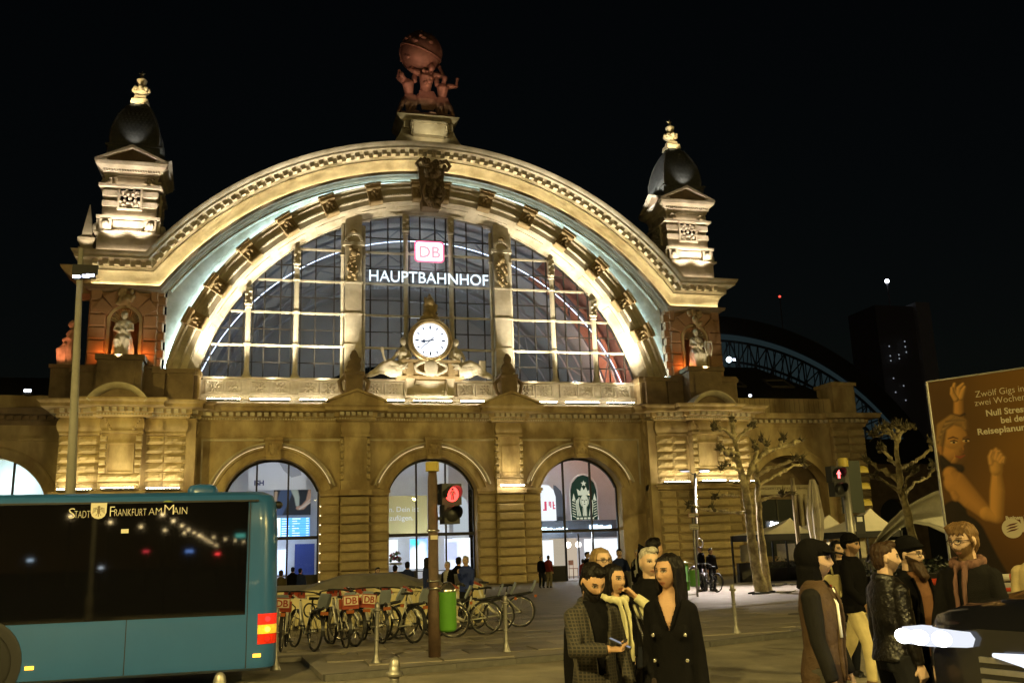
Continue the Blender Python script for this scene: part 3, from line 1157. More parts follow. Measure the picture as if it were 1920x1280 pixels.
# transoms and glazing bars
m = MB()
for z in (12.06, 14.02, 16.04, 18.04, 20.05):
 hw = math.sqrt(max(GR * GR - (z - GC) ** 2, 0))
 m.box(-hw, hw, 0.96, 1.16, z - 0.06, z + 0.06)
m.build('transom', CASTM, ST)
m = MB()
for i in range(9):
 a, b = BAYS[i], BAYS[i + 1]
 k = 3
 for j in range(k + 1):
  x = a + (b - a) * j / k
  if j in (0, k) and True:
   x += 0.26 if j == 0 else -0.26
  if abs(x) < GR:
   zt = top_z(x)
   if zt > WZ0 + 0.3:
    m.box(x - 0.036, x + 0.036, 1.0, 1.12, WZ0, zt)
z = WZ0 + 1.0
while z < 22:
 hw = math.sqrt(max(GR * GR - (z - GC) ** 2, 0))
 m.box(-hw, hw, 1.02, 1.10, z - 0.03, z + 0.03)
 z += 2.0
m.build('glazing_bar', IRON, ST)
pane_cache = {}
for i in range(9):
 a, b = BAYS[i], BAYS[i + 1]
 k = 3
 for j in range(k):
  x0, x1 = a + (b - a) * j / k, a + (b - a) * (j + 1) / k
  z = WZ0
  while z < 22.6:
   xm = min(abs(x0), abs(x1)) if x0 * x1 > 0 else 0
   if xm < GR and top_z(xm) > z + 0.15:
    key = round(x1 - x0, 3)
    if key not in pane_cache:
     pm = MB().box(-key / 2 + 0.005, key / 2 - 0.005, -0.006, 0.006, -0.495, 0.495).mesh('window_pane')
     pm.materials.append(WPANE)
     pane_cache[key] = pm
    o = bpy.data.objects.new('window_pane', pane_cache[key])
    COL.objects.link(o)
    o.parent = ST
    o.location = ((x0 + x1) / 2, 1.06, z + 0.5)
    o.rotation_euler = (random.gauss(0, 0.006), 0, random.gauss(0, 0.006))
   z += 1.0
# ------------------------------------------------------------------ the hall behind the window
HALLW = mat('hall_plaster', (0.46, 0.47, 0.455), 0.9, var=0.1, vscale=0.6)
HALLR = mat('hall_brick', (0.42, 0.20, 0.13), 0.9, var=0.2, vscale=1.0)
HALLF = mat('hall_floor', (0.32, 0.31, 0.30), 0.35, var=0.1, vscale=2)
HALLT = mat('hall_truss', (0.40, 0.42, 0.45), 0.6)
m = MB()
m.arc([(14.75, 1.6), (14.75, 24.0), (15.0, 24.0), (15.0, 1.6)], 8.9, -PI / 2, PI / 2, 48)
m.build('hall_vault', HALLW, ST)
m = MB()
m.box(-15.2, -14.6, 1.2, 24, 0.0, 8.9)
m.build('hall_wall', HALLW, ST)
m = MB()
m.box(14.6, 15.2, 1.2, 24, 0.0, 8.9)
m.arc([(14.70, 1.7), (14.70, 8.0), (14.74, 8.0), (14.74, 1.7)], 8.9, R(35), R(90), 24)
m.build('hall_wall', HALLR, ST, label='brick-red right-hand hall wall')
m = MB()
arc_wall(m, -15, 15, 0, 24.2, 0, 9.0, 9.0, 8.0, 9.6, 23.5, 24.0)
m.build('hall_wall', HALLW, ST)
m = MB()
m.box(-15.0, 15.0, 0.9, 23.9, -0.1, 0.02)
m.build('hall_floor', HALLF, ST)
for y in (5.0, 10.5, 16.0):
 m = MB()
 aa = R(88)
 m.arc([(14.2, y - 0.15), (14.2, y + 0.15), (14.35, y + 0.15), (14.35, y - 0.15)], 8.9, -aa, aa, 40)
 m.arc([(13.3, y - 0.12), (13.3, y + 0.12), (13.42, y + 0.12), (13.42, y - 0.12)], 8.9, -aa, aa, 40)
 for k in range(34):
  a0, a1 = -aa + 2 * aa * k / 34, -aa + 2 * aa * (k + 1) / 34
  r0, r1 = (13.4, 14.2) if k % 2 else (14.2, 13.4)
  m.tube([(r0 * math.sin(a0), y, 8.9 + r0 * math.cos(a0)), (r1 * math.sin(a1), y, 8.9 + r1 * math.cos(a1))], 0.05, 4)
 m.build('roof_truss', HALLT, ST)
m = MB()
m.arc([(14.46, 3.6), (14.43, 3.6), (14.43, 3.64), (14.46, 3.64)], 7.4, R(-72), R(76), 64)
m.build('hall_light_strip', LED_HALL, ST)
# ------------------------------------------------------------------ illuminated clock, its sculpture and the signs
GILT = mat('gilded_bronze', (0.42, 0.32, 0.16), 0.4, metal=0.6, var=0.3, vscale=6)
DIAL = emit('clock_dial_light', (0.93, 0.96, 1.0), 1.5)
CLK = empty('station_clock', (-0.13, -0.3, 14.25), 0, 'round white lit clock with blue hands in a bronze ring above the entrance', 'clock')
m = MB()
m.lathe([(1.06, 0.05), (1.06, 0.24), (1.14, 0.30), (1.20, 0.24), (1.26, 0.30), (1.34, 0.22), (1.36, 0.0), (1.30, -0.3)], n=48, axis='y')
m.build('clock_ring', GILT, CLK, 'auto')
m = MB()
for k in range(60):
 a = k * 2 * PI / 60
 m.ball((1.20 * math.cos(a), -0.27, 1.20 * math.sin(a)), 0.035, 0.03, 0.035, 6, 4)
m.build('ring_bead', GILT, CLK)
m = MB()
m.lathe([(0.0, 0.06), (1.06, 0.06), (1.06, 0.0)], n=48, axis='y')
m.build('dial', DIAL, CLK)
BLUE = mat('clock_blue', (0.02, 0.06, 0.22), 0.5)
for k in range(12):
 a = k * PI / 6
 m = MB()
 L, wd = (0.2, 0.045) if k % 3 == 0 else (0.15, 0.032)
 m.box(-wd, wd, -0.09, -0.066, 0.90 - L, 0.90, Matrix.Rotation(a, 4, 'Y'))
 m.build('hour_mark', BLUE, CLK)
m = MB()
for k in range(60):
 if k % 5:
  m.box(-0.008, 0.008, -0.088, -0.066, 0.95, 0.985, Matrix.Rotation(k * PI / 30, 4, 'Y'))
m.build('minute_mark', BLUE, CLK, kind='stuff')
Mh = Matrix.Rotation(R(262), 4, 'Y')   # 8:38
m = MB()
m.prism([(-0.03, -0.22), (0.03, -0.22), (0.035, 0.34), (0.13, 0.32), (0.0, 0.62), (-0.13, 0.32), (-0.035, 0.34)], -0.115, -0.10)
me = m.mesh('hour_hand')
me.transform(Mh)
link('hour_hand', me, BLUE, CLK)
m = MB()
m.prism([(-0.03, -0.25), (0.03, -0.25), (0.014, 0.86), (-0.014, 0.86)], -0.14, -0.125)
me = m.mesh('minute_hand')
me.transform(Matrix.Rotation(R(229), 4, 'Y'))
link('minute_hand', me, BLUE, CLK)
m = MB()
m.prism([(-0.75, 1.1), (0.75, 1.1), (0.55, 1.45), (0.36, 1.62), (0.34, 2.3), (0.2, 2.6), (0.0, 2.95), (-0.2, 2.6), (-0.34, 2.3), (-0.36, 1.62), (-0.55, 1.45)], -0.05, 0.5)
for k in range(16):
 m.ball((random.uniform(-0.4, 0.4), -0.1, 1.3 + k * 0.085), 0.1, 0.08, 0.12, 8, 6)
m.ball((0, -0.15, 2.45), 0.22, 0.16, 0.26)
link('crest', skin(m, 0.035, 2), GILT, CLK, True)
m = MB()
for s in (-1, 1):
 for (x, z) in ((0.42, 1.62), (0.78, 1.22)):
  m.ball((s * x, -0.16, z), 0.06, 0.05, 0.06, 8, 6)
m.build('finial_knob', mat('polished_brass', (0.75, 0.6, 0.3), 0.25, metal=0.8), CLK, True)
m = MB()
m.box(-1.9, 1.9, 0.0, 0.9, -2.2, -1.22)
m.box(-1.75, 1.75, -0.22, 0.9, -1.36, -1.2)
m.box(-2.0, 2.0, -0.1, 0.9, -2.3, -2.16)
for s in (-1, 1):
 m.box(s * 1.25 - 0.2, s * 1.25 + 0.2, -0.18, 0, -2.15, -1.38)
m.build('pedestal', STONE, CLK)
m = MB()
m.ball((0, -0.22, -1.68), 0.42, 0.16, 0.5, 14, 10)
for k in range(30):
 a = k * 2 * PI / 30
 m.ball((0.62 * math.cos(a) * (1 + 0.5 * abs(math.cos(a))), -0.18, -1.68 + 0.42 * math.sin(a)), random.uniform(0.08, 0.15), 0.1, random.uniform(0.08, 0.14), 8, 6)
link('cartouche', skin(m, 0.03, 1), STATUE, CLK, True)
m = MB()
m.box(-1.45, 1.45, 0.35, 1.0, -3.4, -2.31)
m.box(-0.85, 0.85, 0.18, 0.36, -3.3, -3.2)
m.box(-0.85, 0.85, 0.18, 0.36, -2.56, -2.4)
for s in (-1, 1):
 m.box(s * 1.2 - 0.26, s * 1.2 + 0.26, 0.0, 0.4, -2.42, -2.3)
 m.box(s * 1.2 - 0.2, s * 1.2 + 0.2, 0.05, 0.4, -2.95, -2.42)
 m.prism([(s * 1.2 - 0.24, -3.3), (s * 1.2 + 0.24, -3.3), (s * 1.2 + 0.2, -2.95), (s * 1.2 - 0.2, -2.95)], 0.0, 0.4)
m.build('base_block', STONE_P, CLK)
def reclining(s):
 """a draped woman reclining against the clock: s = -1 for the left one"""
 m = MB()
 # seat / rocks, legs stretched outwards under drapery, torso upright near the clock
 T = lambda x, y, z: (s * x, y, z)
 m.tube([T(0.55, 0, 0.35), T(1.2, -0.05, 0.42), T(1.75, -0.1, 0.52)], [0.42, 0.4, 0.3], 12)
 m.tube([T(0.6, -0.1, 0.45), T(1.25, -0.2, 0.75), T(1.65, -0.2, 0.55), T(2.2, -0.15, 0.22), T(2.5, -0.15, 0.08)], [0.3, 0.24, 0.22, 0.14, 0.09], 12)
 m.tube([T(0.6, 0.15, 0.4), T(1.5, 0.1, 0.55), T(2.3, 0.05, 0.12), T(2.62, 0, 0.06)], [0.3, 0.24, 0.13, 0.08], 12)
 m.tube([T(0.55, 0, 0.4), T(0.5, 0, 0.85), T(0.42, 0, 1.25), T(0.40, 0, 1.5), T(0.42, -0.02, 1.7)], [0.3, 0.24, 0.29, 0.2, 0.09], 12)
 m.ball(T(0.43, -0.06, 1.92), 0.165, 0.18, 0.22)
 m.ball(T(0.43, 0.04, 1.99), 0.2, 0.18, 0.19)
 m.ball(T(0.34, -0.24, 1.27), 0.12, 0.1, 0.12)
 m.ball(T(0.54, -0.24, 1.27), 0.12, 0.1, 0.12)
 m.tube([T(0.18, 0, 1.45), T(0.02, -0.15, 1.1), T(0.3, -0.38, 0.95)], [0.11, 0.09, 0.06], 8)
 if s < 0:
  m.tube([T(0.66, 0, 1.45), T(1.0, -0.1, 1.05), T(1.15, -0.2, 0.75)], [0.11, 0.09, 0.07], 8)
  m.tube([T(1.45, -0.3, 0.7), T(1.62, -0.32, 1.05), T(1.7, -0.32, 1.45)], [0.09, 0.07, 0.11], 8)
  m.ball(T(1.72, -0.32, 1.5), 0.13, 0.1, 0.08)
 else:
  m.tube([T(0.66, 0, 1.45), T(0.9, -0.2, 1.05), T(0.75, -0.4, 0.85)], [0.11, 0.09, 0.07], 8)
  m.box(*sorted((s * 1.75, s * 2.15)), -0.35, -0.25, 0.3, 0.95, None)
 for k in range(46):   # drapery folds
  t = random.random()
  x0 = 0.5 + 1.7 * t
  m.tube([T(x0 - 0.45, -0.34 + 0.1 * t, 0.72 - 0.2 * t + random.uniform(-0.3, 0.15)), T(x0, -0.42 + 0.2 * t, 0.55 - 0.3 * t + random.uniform(-0.2, 0.1)), T(x0 + 0.4, -0.3 + 0.1 * t, 0.25 - 0.15 * t)], [0.02, 0.05, 0.02], 6)
 me = skin(m, 0.03, 2)
 ripple(me, 0.018, 14, 3 + int(s))
 return me
for s, lab in ((-1, 'pale stone woman reclining left of the clock, holding a club'), (1, 'pale stone woman reclining right of the clock beside a tablet')):
 o = link('reclining_figure', reclining(s), STATUE, None, True)
 o.location = (-0.13 + s * 1.15, -0.15, 12.02)
 o.scale = (1.02, 1, 1.12)
 tag(o, lab, 'statue', 'reclining stone figures flanking the clock')
NEON = emit('sign_white_light', (0.80, 0.92, 1.0), 1.5)
o = text('station_name_lettering', 'HAUPTBAHNHOF', 1.0, face_y(-3.78, 0.2, 17.98), NEON, None, 0.06, offset=-0.004, width=7.36)
tag(o, 'white lit capital lettering spelling the station name across the arched window', 'sign')
SIGN = empty('lit_logo_sign', (-0.05, 0.2, 19.97), 0, 'small glowing rectangular sign with a rounded red frame above the white lettering', 'sign')
def rrect(w, h, r, n=6):
 pts = []
 for cx, cz, a0 in ((w / 2 - r, h / 2 - r, 0), (-w / 2 + r, h / 2 - r, 90), (-w / 2 + r, -h / 2 + r, 180), (w / 2 - r, -h / 2 + r, 270)):
  for k in range(n + 1):
   a = R(a0 + 90 * k / n)
   pts.append((cx + r * math.cos(a), cz + r * math.sin(a)))
 return pts
m = MB()
m.prism(rrect(1.72, 1.24, 0.2), -0.10, 0.1)
m.build('sign_face', emit('sign_face_light', (1.0, 0.90, 0.93), 2.6), SIGN)
o_, i_ = rrect(1.86, 1.38, 0.24), rrect(1.66, 1.18, 0.18)
m = MB()
m.strip([(x, -0.12, z) for x, z in o_ + o_[:1]], [(x, -0.12, z) for x, z in i_ + i_[:1]])
m.prism(o_, -0.1195, -0.1194) if False else None
m.build('sign_frame', emit('sign_red_light', (1.0, 0.16, 0.30), 1.5), SIGN)
text('lettering', 'DB', 1.05, face_y(0, -0.13, -0.38), emit('sign_letter_light', (1.0, 0.55, 0.66), 0.95), SIGN, 0.008, 'CENTER', 0.02)
for s in (-1, 1):
 m = MB()
 m.box(s * 0.5 - 0.03, s * 0.5 + 0.03, 0.1, 0.75, -0.03, 0.03)
 m.build('bracket', IRON, SIGN)
# ------------------------------------------------------------------ corner towers
def ring4(cx, cy, h, z):
 return [(cx - h, cy - h, z), (cx + h, cy - h, z), (cx + h, cy + h, z), (cx - h, cy + h, z)]
def tower(S):
 cx, cy = S * 17.4, 1.55
 t = MB()
 def stage(h, z0, z1):
  t.loft([ring4(cx, cy, h, z0), ring4(cx, cy, h, z1)])
 stage(1.92, 18.6, 19.0)
 stage(1.62, 19.004, 20.05)
 stage(1.80, 20.054, 20.18)
 stage(1.52, 20.184, 20.95)
 stage(1.72, 20.954, 21.12)
 stage(1.44, 21.124, 21.74)
 stage(1.50, 21.744, 22.08)
 stage(1.40, 22.084, 22.38)
 stage(1.50, 22.384, 22.72)
 stage(1.40, 22.724, 22.90)
 stage(1.70, 22.904, 23.06)
 stage(1.44, 23.064, 23.62)
 tw = t.build('tower', STONE_P, ST, label='left corner tower' if S < 0 else 'right corner tower')
 t = MB()
 t.loft([ring4(cx, cy, 1.5, 23.6), ring4(cx, cy, 1.55, 23.85), ring4(cx, cy, 1.9, 24.15), ring4(cx, cy, 1.95, 24.32)])
 for q in range(4):
  a = q * PI / 2
  M = Matrix.Translation((cx, cy, 0)) @ Matrix.Rotation(a, 4, 'Z')
  for k in range(22):
   x = -1.55 + 3.1 * (k + 0.5) / 22
   t.box(x - 0.045, x + 0.045, -1.70, -1.5, 23.84, 23.97, M)
 t.build('tower_cornice', STONE_P, tw)
 for q in range(4):
  a = q * PI / 2
  M = Matrix.Translation((cx, cy, 0)) @ Matrix.Rotation(a, 4, 'Z')
  p = MB()
  for s in (-1, 1):
   p.add([M @ Vector(v) for v in ((s * 1.97, -1.97, 24.33), (s * 1.97, -1.97, 24.47), (s * 1.97, -1.3, 24.47), (s * 1.97, -1.3, 24.33), (0, -1.97, 25.22), (0, -1.97, 25.42), (0, -1.3, 25.42), (0, -1.3, 25.22))],
    [(0, 1, 5, 4), (1, 2, 6, 5), (2, 3, 7, 6), (3, 0, 4, 7), (0, 3, 2, 1)])
  p.add([M @ Vector(v) for v in ((-1.97, -1.95, 24.328), (1.97, -1.95, 24.328), (1.97, -1.3, 24.328), (-1.97, -1.3, 24.328), (-1.97, -1.95, 24.40), (1.97, -1.95, 24.40), (1.97, -1.3, 24.4), (-1.97, -1.3, 24.4))],
   [(0, 3, 2, 1), (4, 5, 6, 7), (0, 1, 5, 4), (1, 2, 6, 5), (2, 3, 7, 6), (3, 0, 4, 7)])
  p.build('pediment', STONE_P, tw)
  p = MB()
  p.add([M @ Vector(v) for v in ((-1.9, -1.72, 24.41), (1.9, -1.72, 24.41), (0, -1.72, 25.3))], [(0, 1, 2)])
  p.build('pediment_field', STONE_D, tw)
  # pierced stone vent, scroll brackets and capitals
  v = MB()
  zc = 22.24
  for (x0, x1, z0, z1) in ((-0.66, 0.66, -0.72, -0.6), (-0.66, 0.66, 0.6, 0.72), (-0.66, -0.54, -0.596, 0.596), (0.54, 0.66, -0.596, 0.596)):
   v.box(x0, x1, -1.62, -1.4, zc + z0, zc + z1, M)
  for k in range(8):
   g = k * PI / 4 + PI / 8
   for rr, sz in ((0.28, 0.10), (0.47, 0.085)):
    c = M @ Vector((rr * math.cos(g) * 1.1, -1.56, zc + rr * math.sin(g) * 1.1))
    v.ball(c, sz, sz, sz, 8, 6)
  for k in range(4):
   g = k * PI / 2 + PI / 4
   c = M @ Vector((0.52 * math.cos(g), -1.56, zc + 0.52 * math.sin(g)))
   v.ball(c, 0.12, 0.1, 0.12, 8, 6)
  v.ball(M @ Vector((0, -1.54, zc)), 0.12, 0.12, 0.12, 8, 6)
  v.build('vent_panel', STONE_P, tw)
  v = MB()
  v.box(-0.54, 0.54, -1.47, -1.445, zc - 0.596, zc + 0.596, M)
  v.build('vent_backing', mat('vent_backing_black', (0.004, 0.004, 0.004), 0.9), tw)  # black plate painted as the darkness behind the pierced vent
  v = MB()
  for s in (-1, 1):
   for k in range(9):
    v.ball(M @ Vector((s * (1.05 + random.uniform(-0.28, 0.28)), -1.52, 23.3 + random.uniform(-0.2, 0.2))), random.uniform(0.07, 0.14), 0.12, random.uniform(0.07, 0.13), 8, 6)
   v.build('capital_carving', STONE_P, tw, kind='stuff')
   v = MB()
   v.box(s * 1.2 - 0.32, s * 1.2 + 0.32, -1.72, -1.4, 20.2, 20.9, M)
   v.ball(M @ Vector((s * 1.2, -1.76, 20.55)), 0.22, 0.1, 0.25, 8, 6)
   v.build('bracket', STONE_P, tw)
   v = MB()
  v.box(-0.78, 0.78, -1.6, -1.4, 20.28, 20.86, M)
  v.build('sunk_panel', STONE_P, tw)
 # square slate dome with ridge ribs and fish-scale slates
 prof = [(1.45, 24.9), (1.45, 25.6), (1.30, 25.62), (1.34, 26.0), (1.31, 26.5), (1.19, 27.1), (0.97, 27.75), (0.69, 28.3), (0.43, 28.65), (0.36, 28.8)]
 d = MB()
 d.loft([ring4(cx, cy, h, z) for h, z in prof])
 d.build('dome', SLATE, tw)
 d = MB()
 for q in range(4):
  a = q * PI / 2
  M = Matrix.Translation((cx, cy, 0)) @ Matrix.Rotation(a, 4, 'Z')
  d.tube([M @ Vector((-h, -h, z)) for h, z in prof[2:]], 0.07, 6)
 d.box(cx - 1.55, cx + 1.55, cy - 1.55, cy + 1.55, 25.5, 25.61)
 d.build('dome_rib', mat('lead_rib', (0.14, 0.14, 0.13), 0.45, metal=0.3), tw)
 d = MB()
 rows = 13
 for q in (0, 1, 3):
  a = q * PI / 2
  M = Matrix.Translation((cx, cy, 0)) @ Matrix.Rotation(a, 4, 'Z')
  for r in range(rows):
   u = r / rows
   z = 26.05 + u * 2.3
   h = np.interp(z, [p[1] for p in prof], [p[0] for p in prof])
   h2 = np.interp(z + 0.28, [p[1] for p in prof], [p[0] for p in prof])
   n = max(3, int(round(2 * h / 0.26)))
   for k in range(n):
    x = -h + 0.1 + (2 * h - 0.2) * (k + (0.5 if r % 2 else 0.0)) / n
    if x > h - 0.12:
     continue
    d.add([M @ Vector(p) for p in ((x - 0.125, -h2 - 0.012, z + 0.26), (x, -h - 0.05, z), (x + 0.125, -h2 - 0.012, z + 0.26), (x, -h2 + 0.02, z + 0.40))], [(0, 1, 2), (0, 2, 3)])
 d.build('slate_scale', SLATE, tw, kind='stuff')
 f = MB()
 f.loft([ring4(cx, cy, 0.5, 28.78), ring4(cx, cy, 0.46, 29.1), ring4(cx, cy, 0.36, 29.14), ring4(cx, cy, 0.3, 29.4)])
 f.lathe([(0.16, 29.4), (0.2, 29.5), (0.42, 29.65), (0.40, 29.85), (0.2, 30.0), (0.16, 30.15), (0.3, 30.35), (0.32, 30.5), (0.18, 30.62), (0.07, 30.75)], (cx, cy, 0), 12)
 for k in range(8):
  a = k * PI / 4
  f.ball((cx + 0.42 * math.cos(a), cy + 0.42 * math.sin(a), 29.85), 0.13, 0.13, 0.16, 8, 6)
 f.build('finial', mat('gilded_stone', (0.62, 0.52, 0.32), 0.6, var=0.2, vscale=5), tw, 'auto')
 f = MB()
 for k in range(5):
  a0 = k * 2 * PI / 5 + PI / 2
  f.tube([(cx, cy, 30.92), (cx + 0.2 * math.cos(a0), cy, 30.92 + 0.2 * math.sin(a0))], [0.07, 0.01], 6)
 f.build('gilt_star', GILT, tw)
 # ledge lights and a lamp added to brighten the dome
 for z, hh, y in ((19.004, 1.5, 1.68), (21.124, 1.3, 1.5), (23.064, 1.3, 1.5), (20.184, 0.7, 1.66)):
  l = MB()
  l.box(cx - hh, cx + hh, cy - y - 0.04, cy - y, z, z + 0.035)
  l.build('led_strip', LED_T, tw)
 spot('finial_spot', (cx - 0.5, cy - 1.5, 28.0), (cx, cy, 30.0), 420, (1, 0.82, 0.5), 50, parent=None)
 spot('dome_fill_spot', (cx, cy - 2.05, 25.55), (cx, cy - 0.7, 27.4), 42 if S < 0 else 70, (1, 0.92, 0.8), 80, 0.9, 0.03)  # added fill light for the slates, has no fixture
 return tw
TL = tower(-1)
TR = tower(1)
spot('dome_flood', (12.4, 0.9, 22.6), (16.6, 1.4, 27.2), 2600, (1, 0.95, 0.85), 44)
spot('dome_flood', (-12.4, 0.6, 22.6), (-16.6, 1.4, 27.2), 500, (1, 0.95, 0.85), 44)  # weak flood added to lift the darker left dome
spot('pinnacle_spot', (-19.5, -0.75, 18.9), (-19.6, 0.5, 20.8), 130, (1, 0.84, 0.6), 60)
# pinnacle on the outer left corner
for S in (-1, 1):
 m = MB()
 c = (S * 19.6, 0.6)
 m.loft([ring4(c[0], c[1], 0.55, 18.7), ring4(c[0], c[1], 0.55, 19.0), ring4(c[0], c[1], 0.42, 19.05), ring4(c[0], c[1], 0.40, 19.3)])
 m.loft([ring4(c[0], c[1], 0.28, 19.3), ring4(c[0], c[1], 0.46, 19.65), ring4(c[0], c[1], 0.46, 19.85), ring4(c[0], c[1], 0.26, 20.05), ring4(c[0], c[1], 0.26, 20.2), ring4(c[0], c[1], 0.02, 21.95)])
 if S < 0:
  m.build('pinnacle', STONE_P, ST)
# ------------------------------------------------------------------ niches of the attic storey and their statues
for S in (-1, 1):
 nx = S * 17.25
 m = MB()
 arc_wall(m, *sorted((S * 19.15, S * 15.5)), 12.37, 16.95, nx, 0.74, 14.95, 14.95, 0.76, 0.0, 0.8, 16)
 m.box(*sorted((S * 19.15, S * 15.5)), 0.8, 2.3, 12.37, 16.95)
 m.build('attic_wall', STONE_RED, ST)
 m = MB()   # shell head of the niche
 for k in range(15):
  a0 = PI * k / 15 + 0.01
  a1 = PI * (k + 1) / 15 - 0.01
  am = (a0 + a1) / 2
  pts = []
  for (r, y) in ((0.08, 0.72), (0.45, 0.62), (0.78, 0.05)):
   pts.append([(nx + r * math.cos(g), y - (0.10 if g == am else 0), 15.0 + r * math.sin(g)) for g in (a0, am, a1)])
  for i in range(2):
   for j in range(2):
    m.add([pts[i][j], pts[i][j + 1], pts[i + 1][j + 1], pts[i + 1][j]], [(0, 1, 2, 3)])
 m.build('niche_shell', STONE_P, ST)
 m = MB()
 m.arc([(0.76, 0.0), (0.76, -0.12), (0.92, -0.12), (0.92, 0.0)], 14.95, -PI / 2, PI / 2, 16, nx)
 for s in (-1, 1):
  m.box(nx + s * 0.84 - 0.08, nx + s * 0.84 + 0.08, -0.12, 0.0, 12.8, 14.945)
 m.build('niche_frame', STONE, ST)
 # ashlar courses with voussoirs round the niche
 for k in range(6):
  z0 = 12.4 + k * 0.74
  for (a, b) in ((-19.13, -18.22), (-16.28, -15.52)):
   if k < 4:
    xa, xb = sorted((S * abs(a), S * abs(b)))
    stone(xa, xb, -0.16, 0.1, z0, z0 + 0.725, 0.08, STONE_RED, 'ashlar_block')
 for k, (dx0, dx1) in enumerate(((-1.86, -1.25), (1.25, 1.72))):
  xa, xb = sorted((S * (17.25 + (-dx1 if True else 0)), S * (17.25 - dx0))) if False else (nx + (dx0 if S < 0 else -dx1), nx + (dx1 if S < 0 else -dx0))
  stone(xa, xb, -0.14, 0.1, 15.36, 16.08, 0.08, STONE_RED, 'ashlar_block')
  stone(xa, xb, -0.14, 0.1, 16.12, 16.84, 0.08, STONE_RED, 'ashlar_block')
 for k in range(5):
  a = R(-56 + 28 * k)
  M = Matrix.Translation((nx, 0, 14.95)) @ Matrix.Rotation(a, 4, 'Y')
  v = MB()
  v.add([M @ Vector(p) for p in ((-0.22, -0.2, 0.95), (0.22, -0.2, 0.95), (0.38, -0.2, 1.75), (-0.38, -0.2, 1.75), (-0.26, 0.0, 0.93), (0.26, 0.0, 0.93), (0.43, 0.0, 1.78), (-0.43, 0.0, 1.78))],
   [(0, 1, 2, 3), (0, 4, 5, 1), (1, 5, 6, 2), (2, 6, 7, 3), (3, 7, 4, 0)])
  v.build('voussoir', STONE_RED, ST)
 m = MB()   # cartouche over the niche
 for k in range(22):
  m.ball((nx + random.uniform(-0.45, 0.45), -0.28, 16.3 + random.uniform(-0.55, 0.55)), random.uniform(0.1, 0.18), 0.16, random.uniform(0.1, 0.2), 8, 6)
 m.ball((nx, -0.34, 16.1), 0.22, 0.2, 0.28)
 link('cartouche', skin(m, 0.04, 1), STONE, ST, True)
def draped(seed, seated=True, H=2.7):
 """a draped stone figure, facing -y, standing on z = 0"""
 rs = random.Random(seed)
 m = MB()
 rings = []
 for z, rx, ry, oy in ((0, .62, .5, 0), (.35, .6, .5, -.02), (.8, .56, .52, -.08), (1.1, .52, .5, -.08), (1.4, .40, .34, 0), (1.7, .36, .28, .02), (2.0, .42, .28, .02), (2.15, .34, .2, .02)):
  ring = []
  for k in range(20):
   a = 2 * PI * k / 20
   f = 1 + 0.09 * math.sin(a * 7 + z * 2 + seed) * (1 if z < 1.5 else 0.4)
   ring.append((rx * f * math.cos(a), oy + ry * f * math.sin(a), z))
  rings.append(ring)
 m.loft(rings)
 m.tube([(0, 0, 2.05), (0, -.03, 2.3)], [0.13, 0.1], 10)
 m.ball((0, -.06, 2.45), .17, .19, .23)
 m.ball((0, .0, 2.52), .21, .2, .2)
 m.ball((0, -.24, 2.43), .03, .05, .05, 6, 5)
 for s in (-1, 1):
  m.tube([(s * .36, 0, 2.02), (s * .5, -.1, 1.6), (s * .25 * rs.choice((0.6, 1)), -.42, 1.45 + .15 * rs.random())], [.14, .11, .08], 8)
  m.tube([(s * .26, -.3, 1.1), (s * .28, -.52, .95), (s * .27, -.5, .1)], [.2, .22, .16], 10)
  m.ball((s * .14, -.22, 1.86), .12, .1, .12)
 m.tube([(-.4, -.1, 2.0), (.0, -.34, 1.6), (.42, -.3, 1.2)], [.08, .1, .08], 8)
 for k in range(30):
  a = rs.uniform(PI * 1.0, PI * 2.0)
  z1 = rs.uniform(0.7, 1.15)
  m.tube([(.5 * math.cos(a), .44 * math.sin(a) - .08, z1), (.58 * math.cos(a + .1), .53 * math.sin(a + .1) - .05, z1 * .5), (.62 * math.cos(a + .12), .52 * math.sin(a + .12), 0.02)], [.03, .06, .05], 6)
 me = skin(m, 0.03, 1)
 ripple(me, 0.024, 9, seed)
 return me
for S, lab in ((-1, 'pale draped stone woman in the lit niche of the left corner pier'), (1, 'draped stone figure with a lyre in the lit niche of the right corner pier')):
 o = link('niche_statue', draped(3 + S), STATUE, None, True)
 o.location = (S * 17.25, -0.25, 12.79)
 o.scale = (0.92, 0.8, 1.0)
 tag(o, lab, 'statue', 'statues standing on the station attic')
 if S > 0:
  h = MB()
  for s in (-1, 1):
   h.tube([(S * 17.25 + 0.55 + s * 0.12, -0.85, 13.6), (S * 17.25 + 0.55 + s * 0.26, -0.85, 14.1), (S * 17.25 + 0.55 + s * 0.2, -0.85, 14.6)], 0.035, 6)
  h.box(17.45 + 0.1, 17.45 + 0.6, -0.88, -0.82, 14.5, 14.56)
  for k in range(4):
   h.tube([(17.7 + k * 0.06, -0.85, 13.62), (17.7 + k * 0.06, -0.85, 14.52)], 0.008, 4)
  tag(h.build('lyre', STATUE), 'stone lyre held by the figure in the right-hand niche', 'sculpture')
o = link('side_statue', draped(11), mat('statue_stone_light_tinted', (0.46, 0.30, 0.22), 0.8, var=0.3, vscale=3, bump=0.4), None, True)  # stone colour reddened to carry the red light on this figure
o.location = (-20.1, 1.1, 12.5)
o.rotation_euler = (0, 0, R(-90))
tag(o, 'draped stone figure tinted as by reddish light, seen sideways on the left flank of the station', 'statue', 'statues standing on the station attic')
m = MB()
m.box(-20.9, -19.66, 0.2, 2.0, 10.3, 12.3)
m.box(-21.0, -19.66, 0.1, 2.1, 12.304, 12.5)
m.build('attic_pedestal', STONE_D, ST)
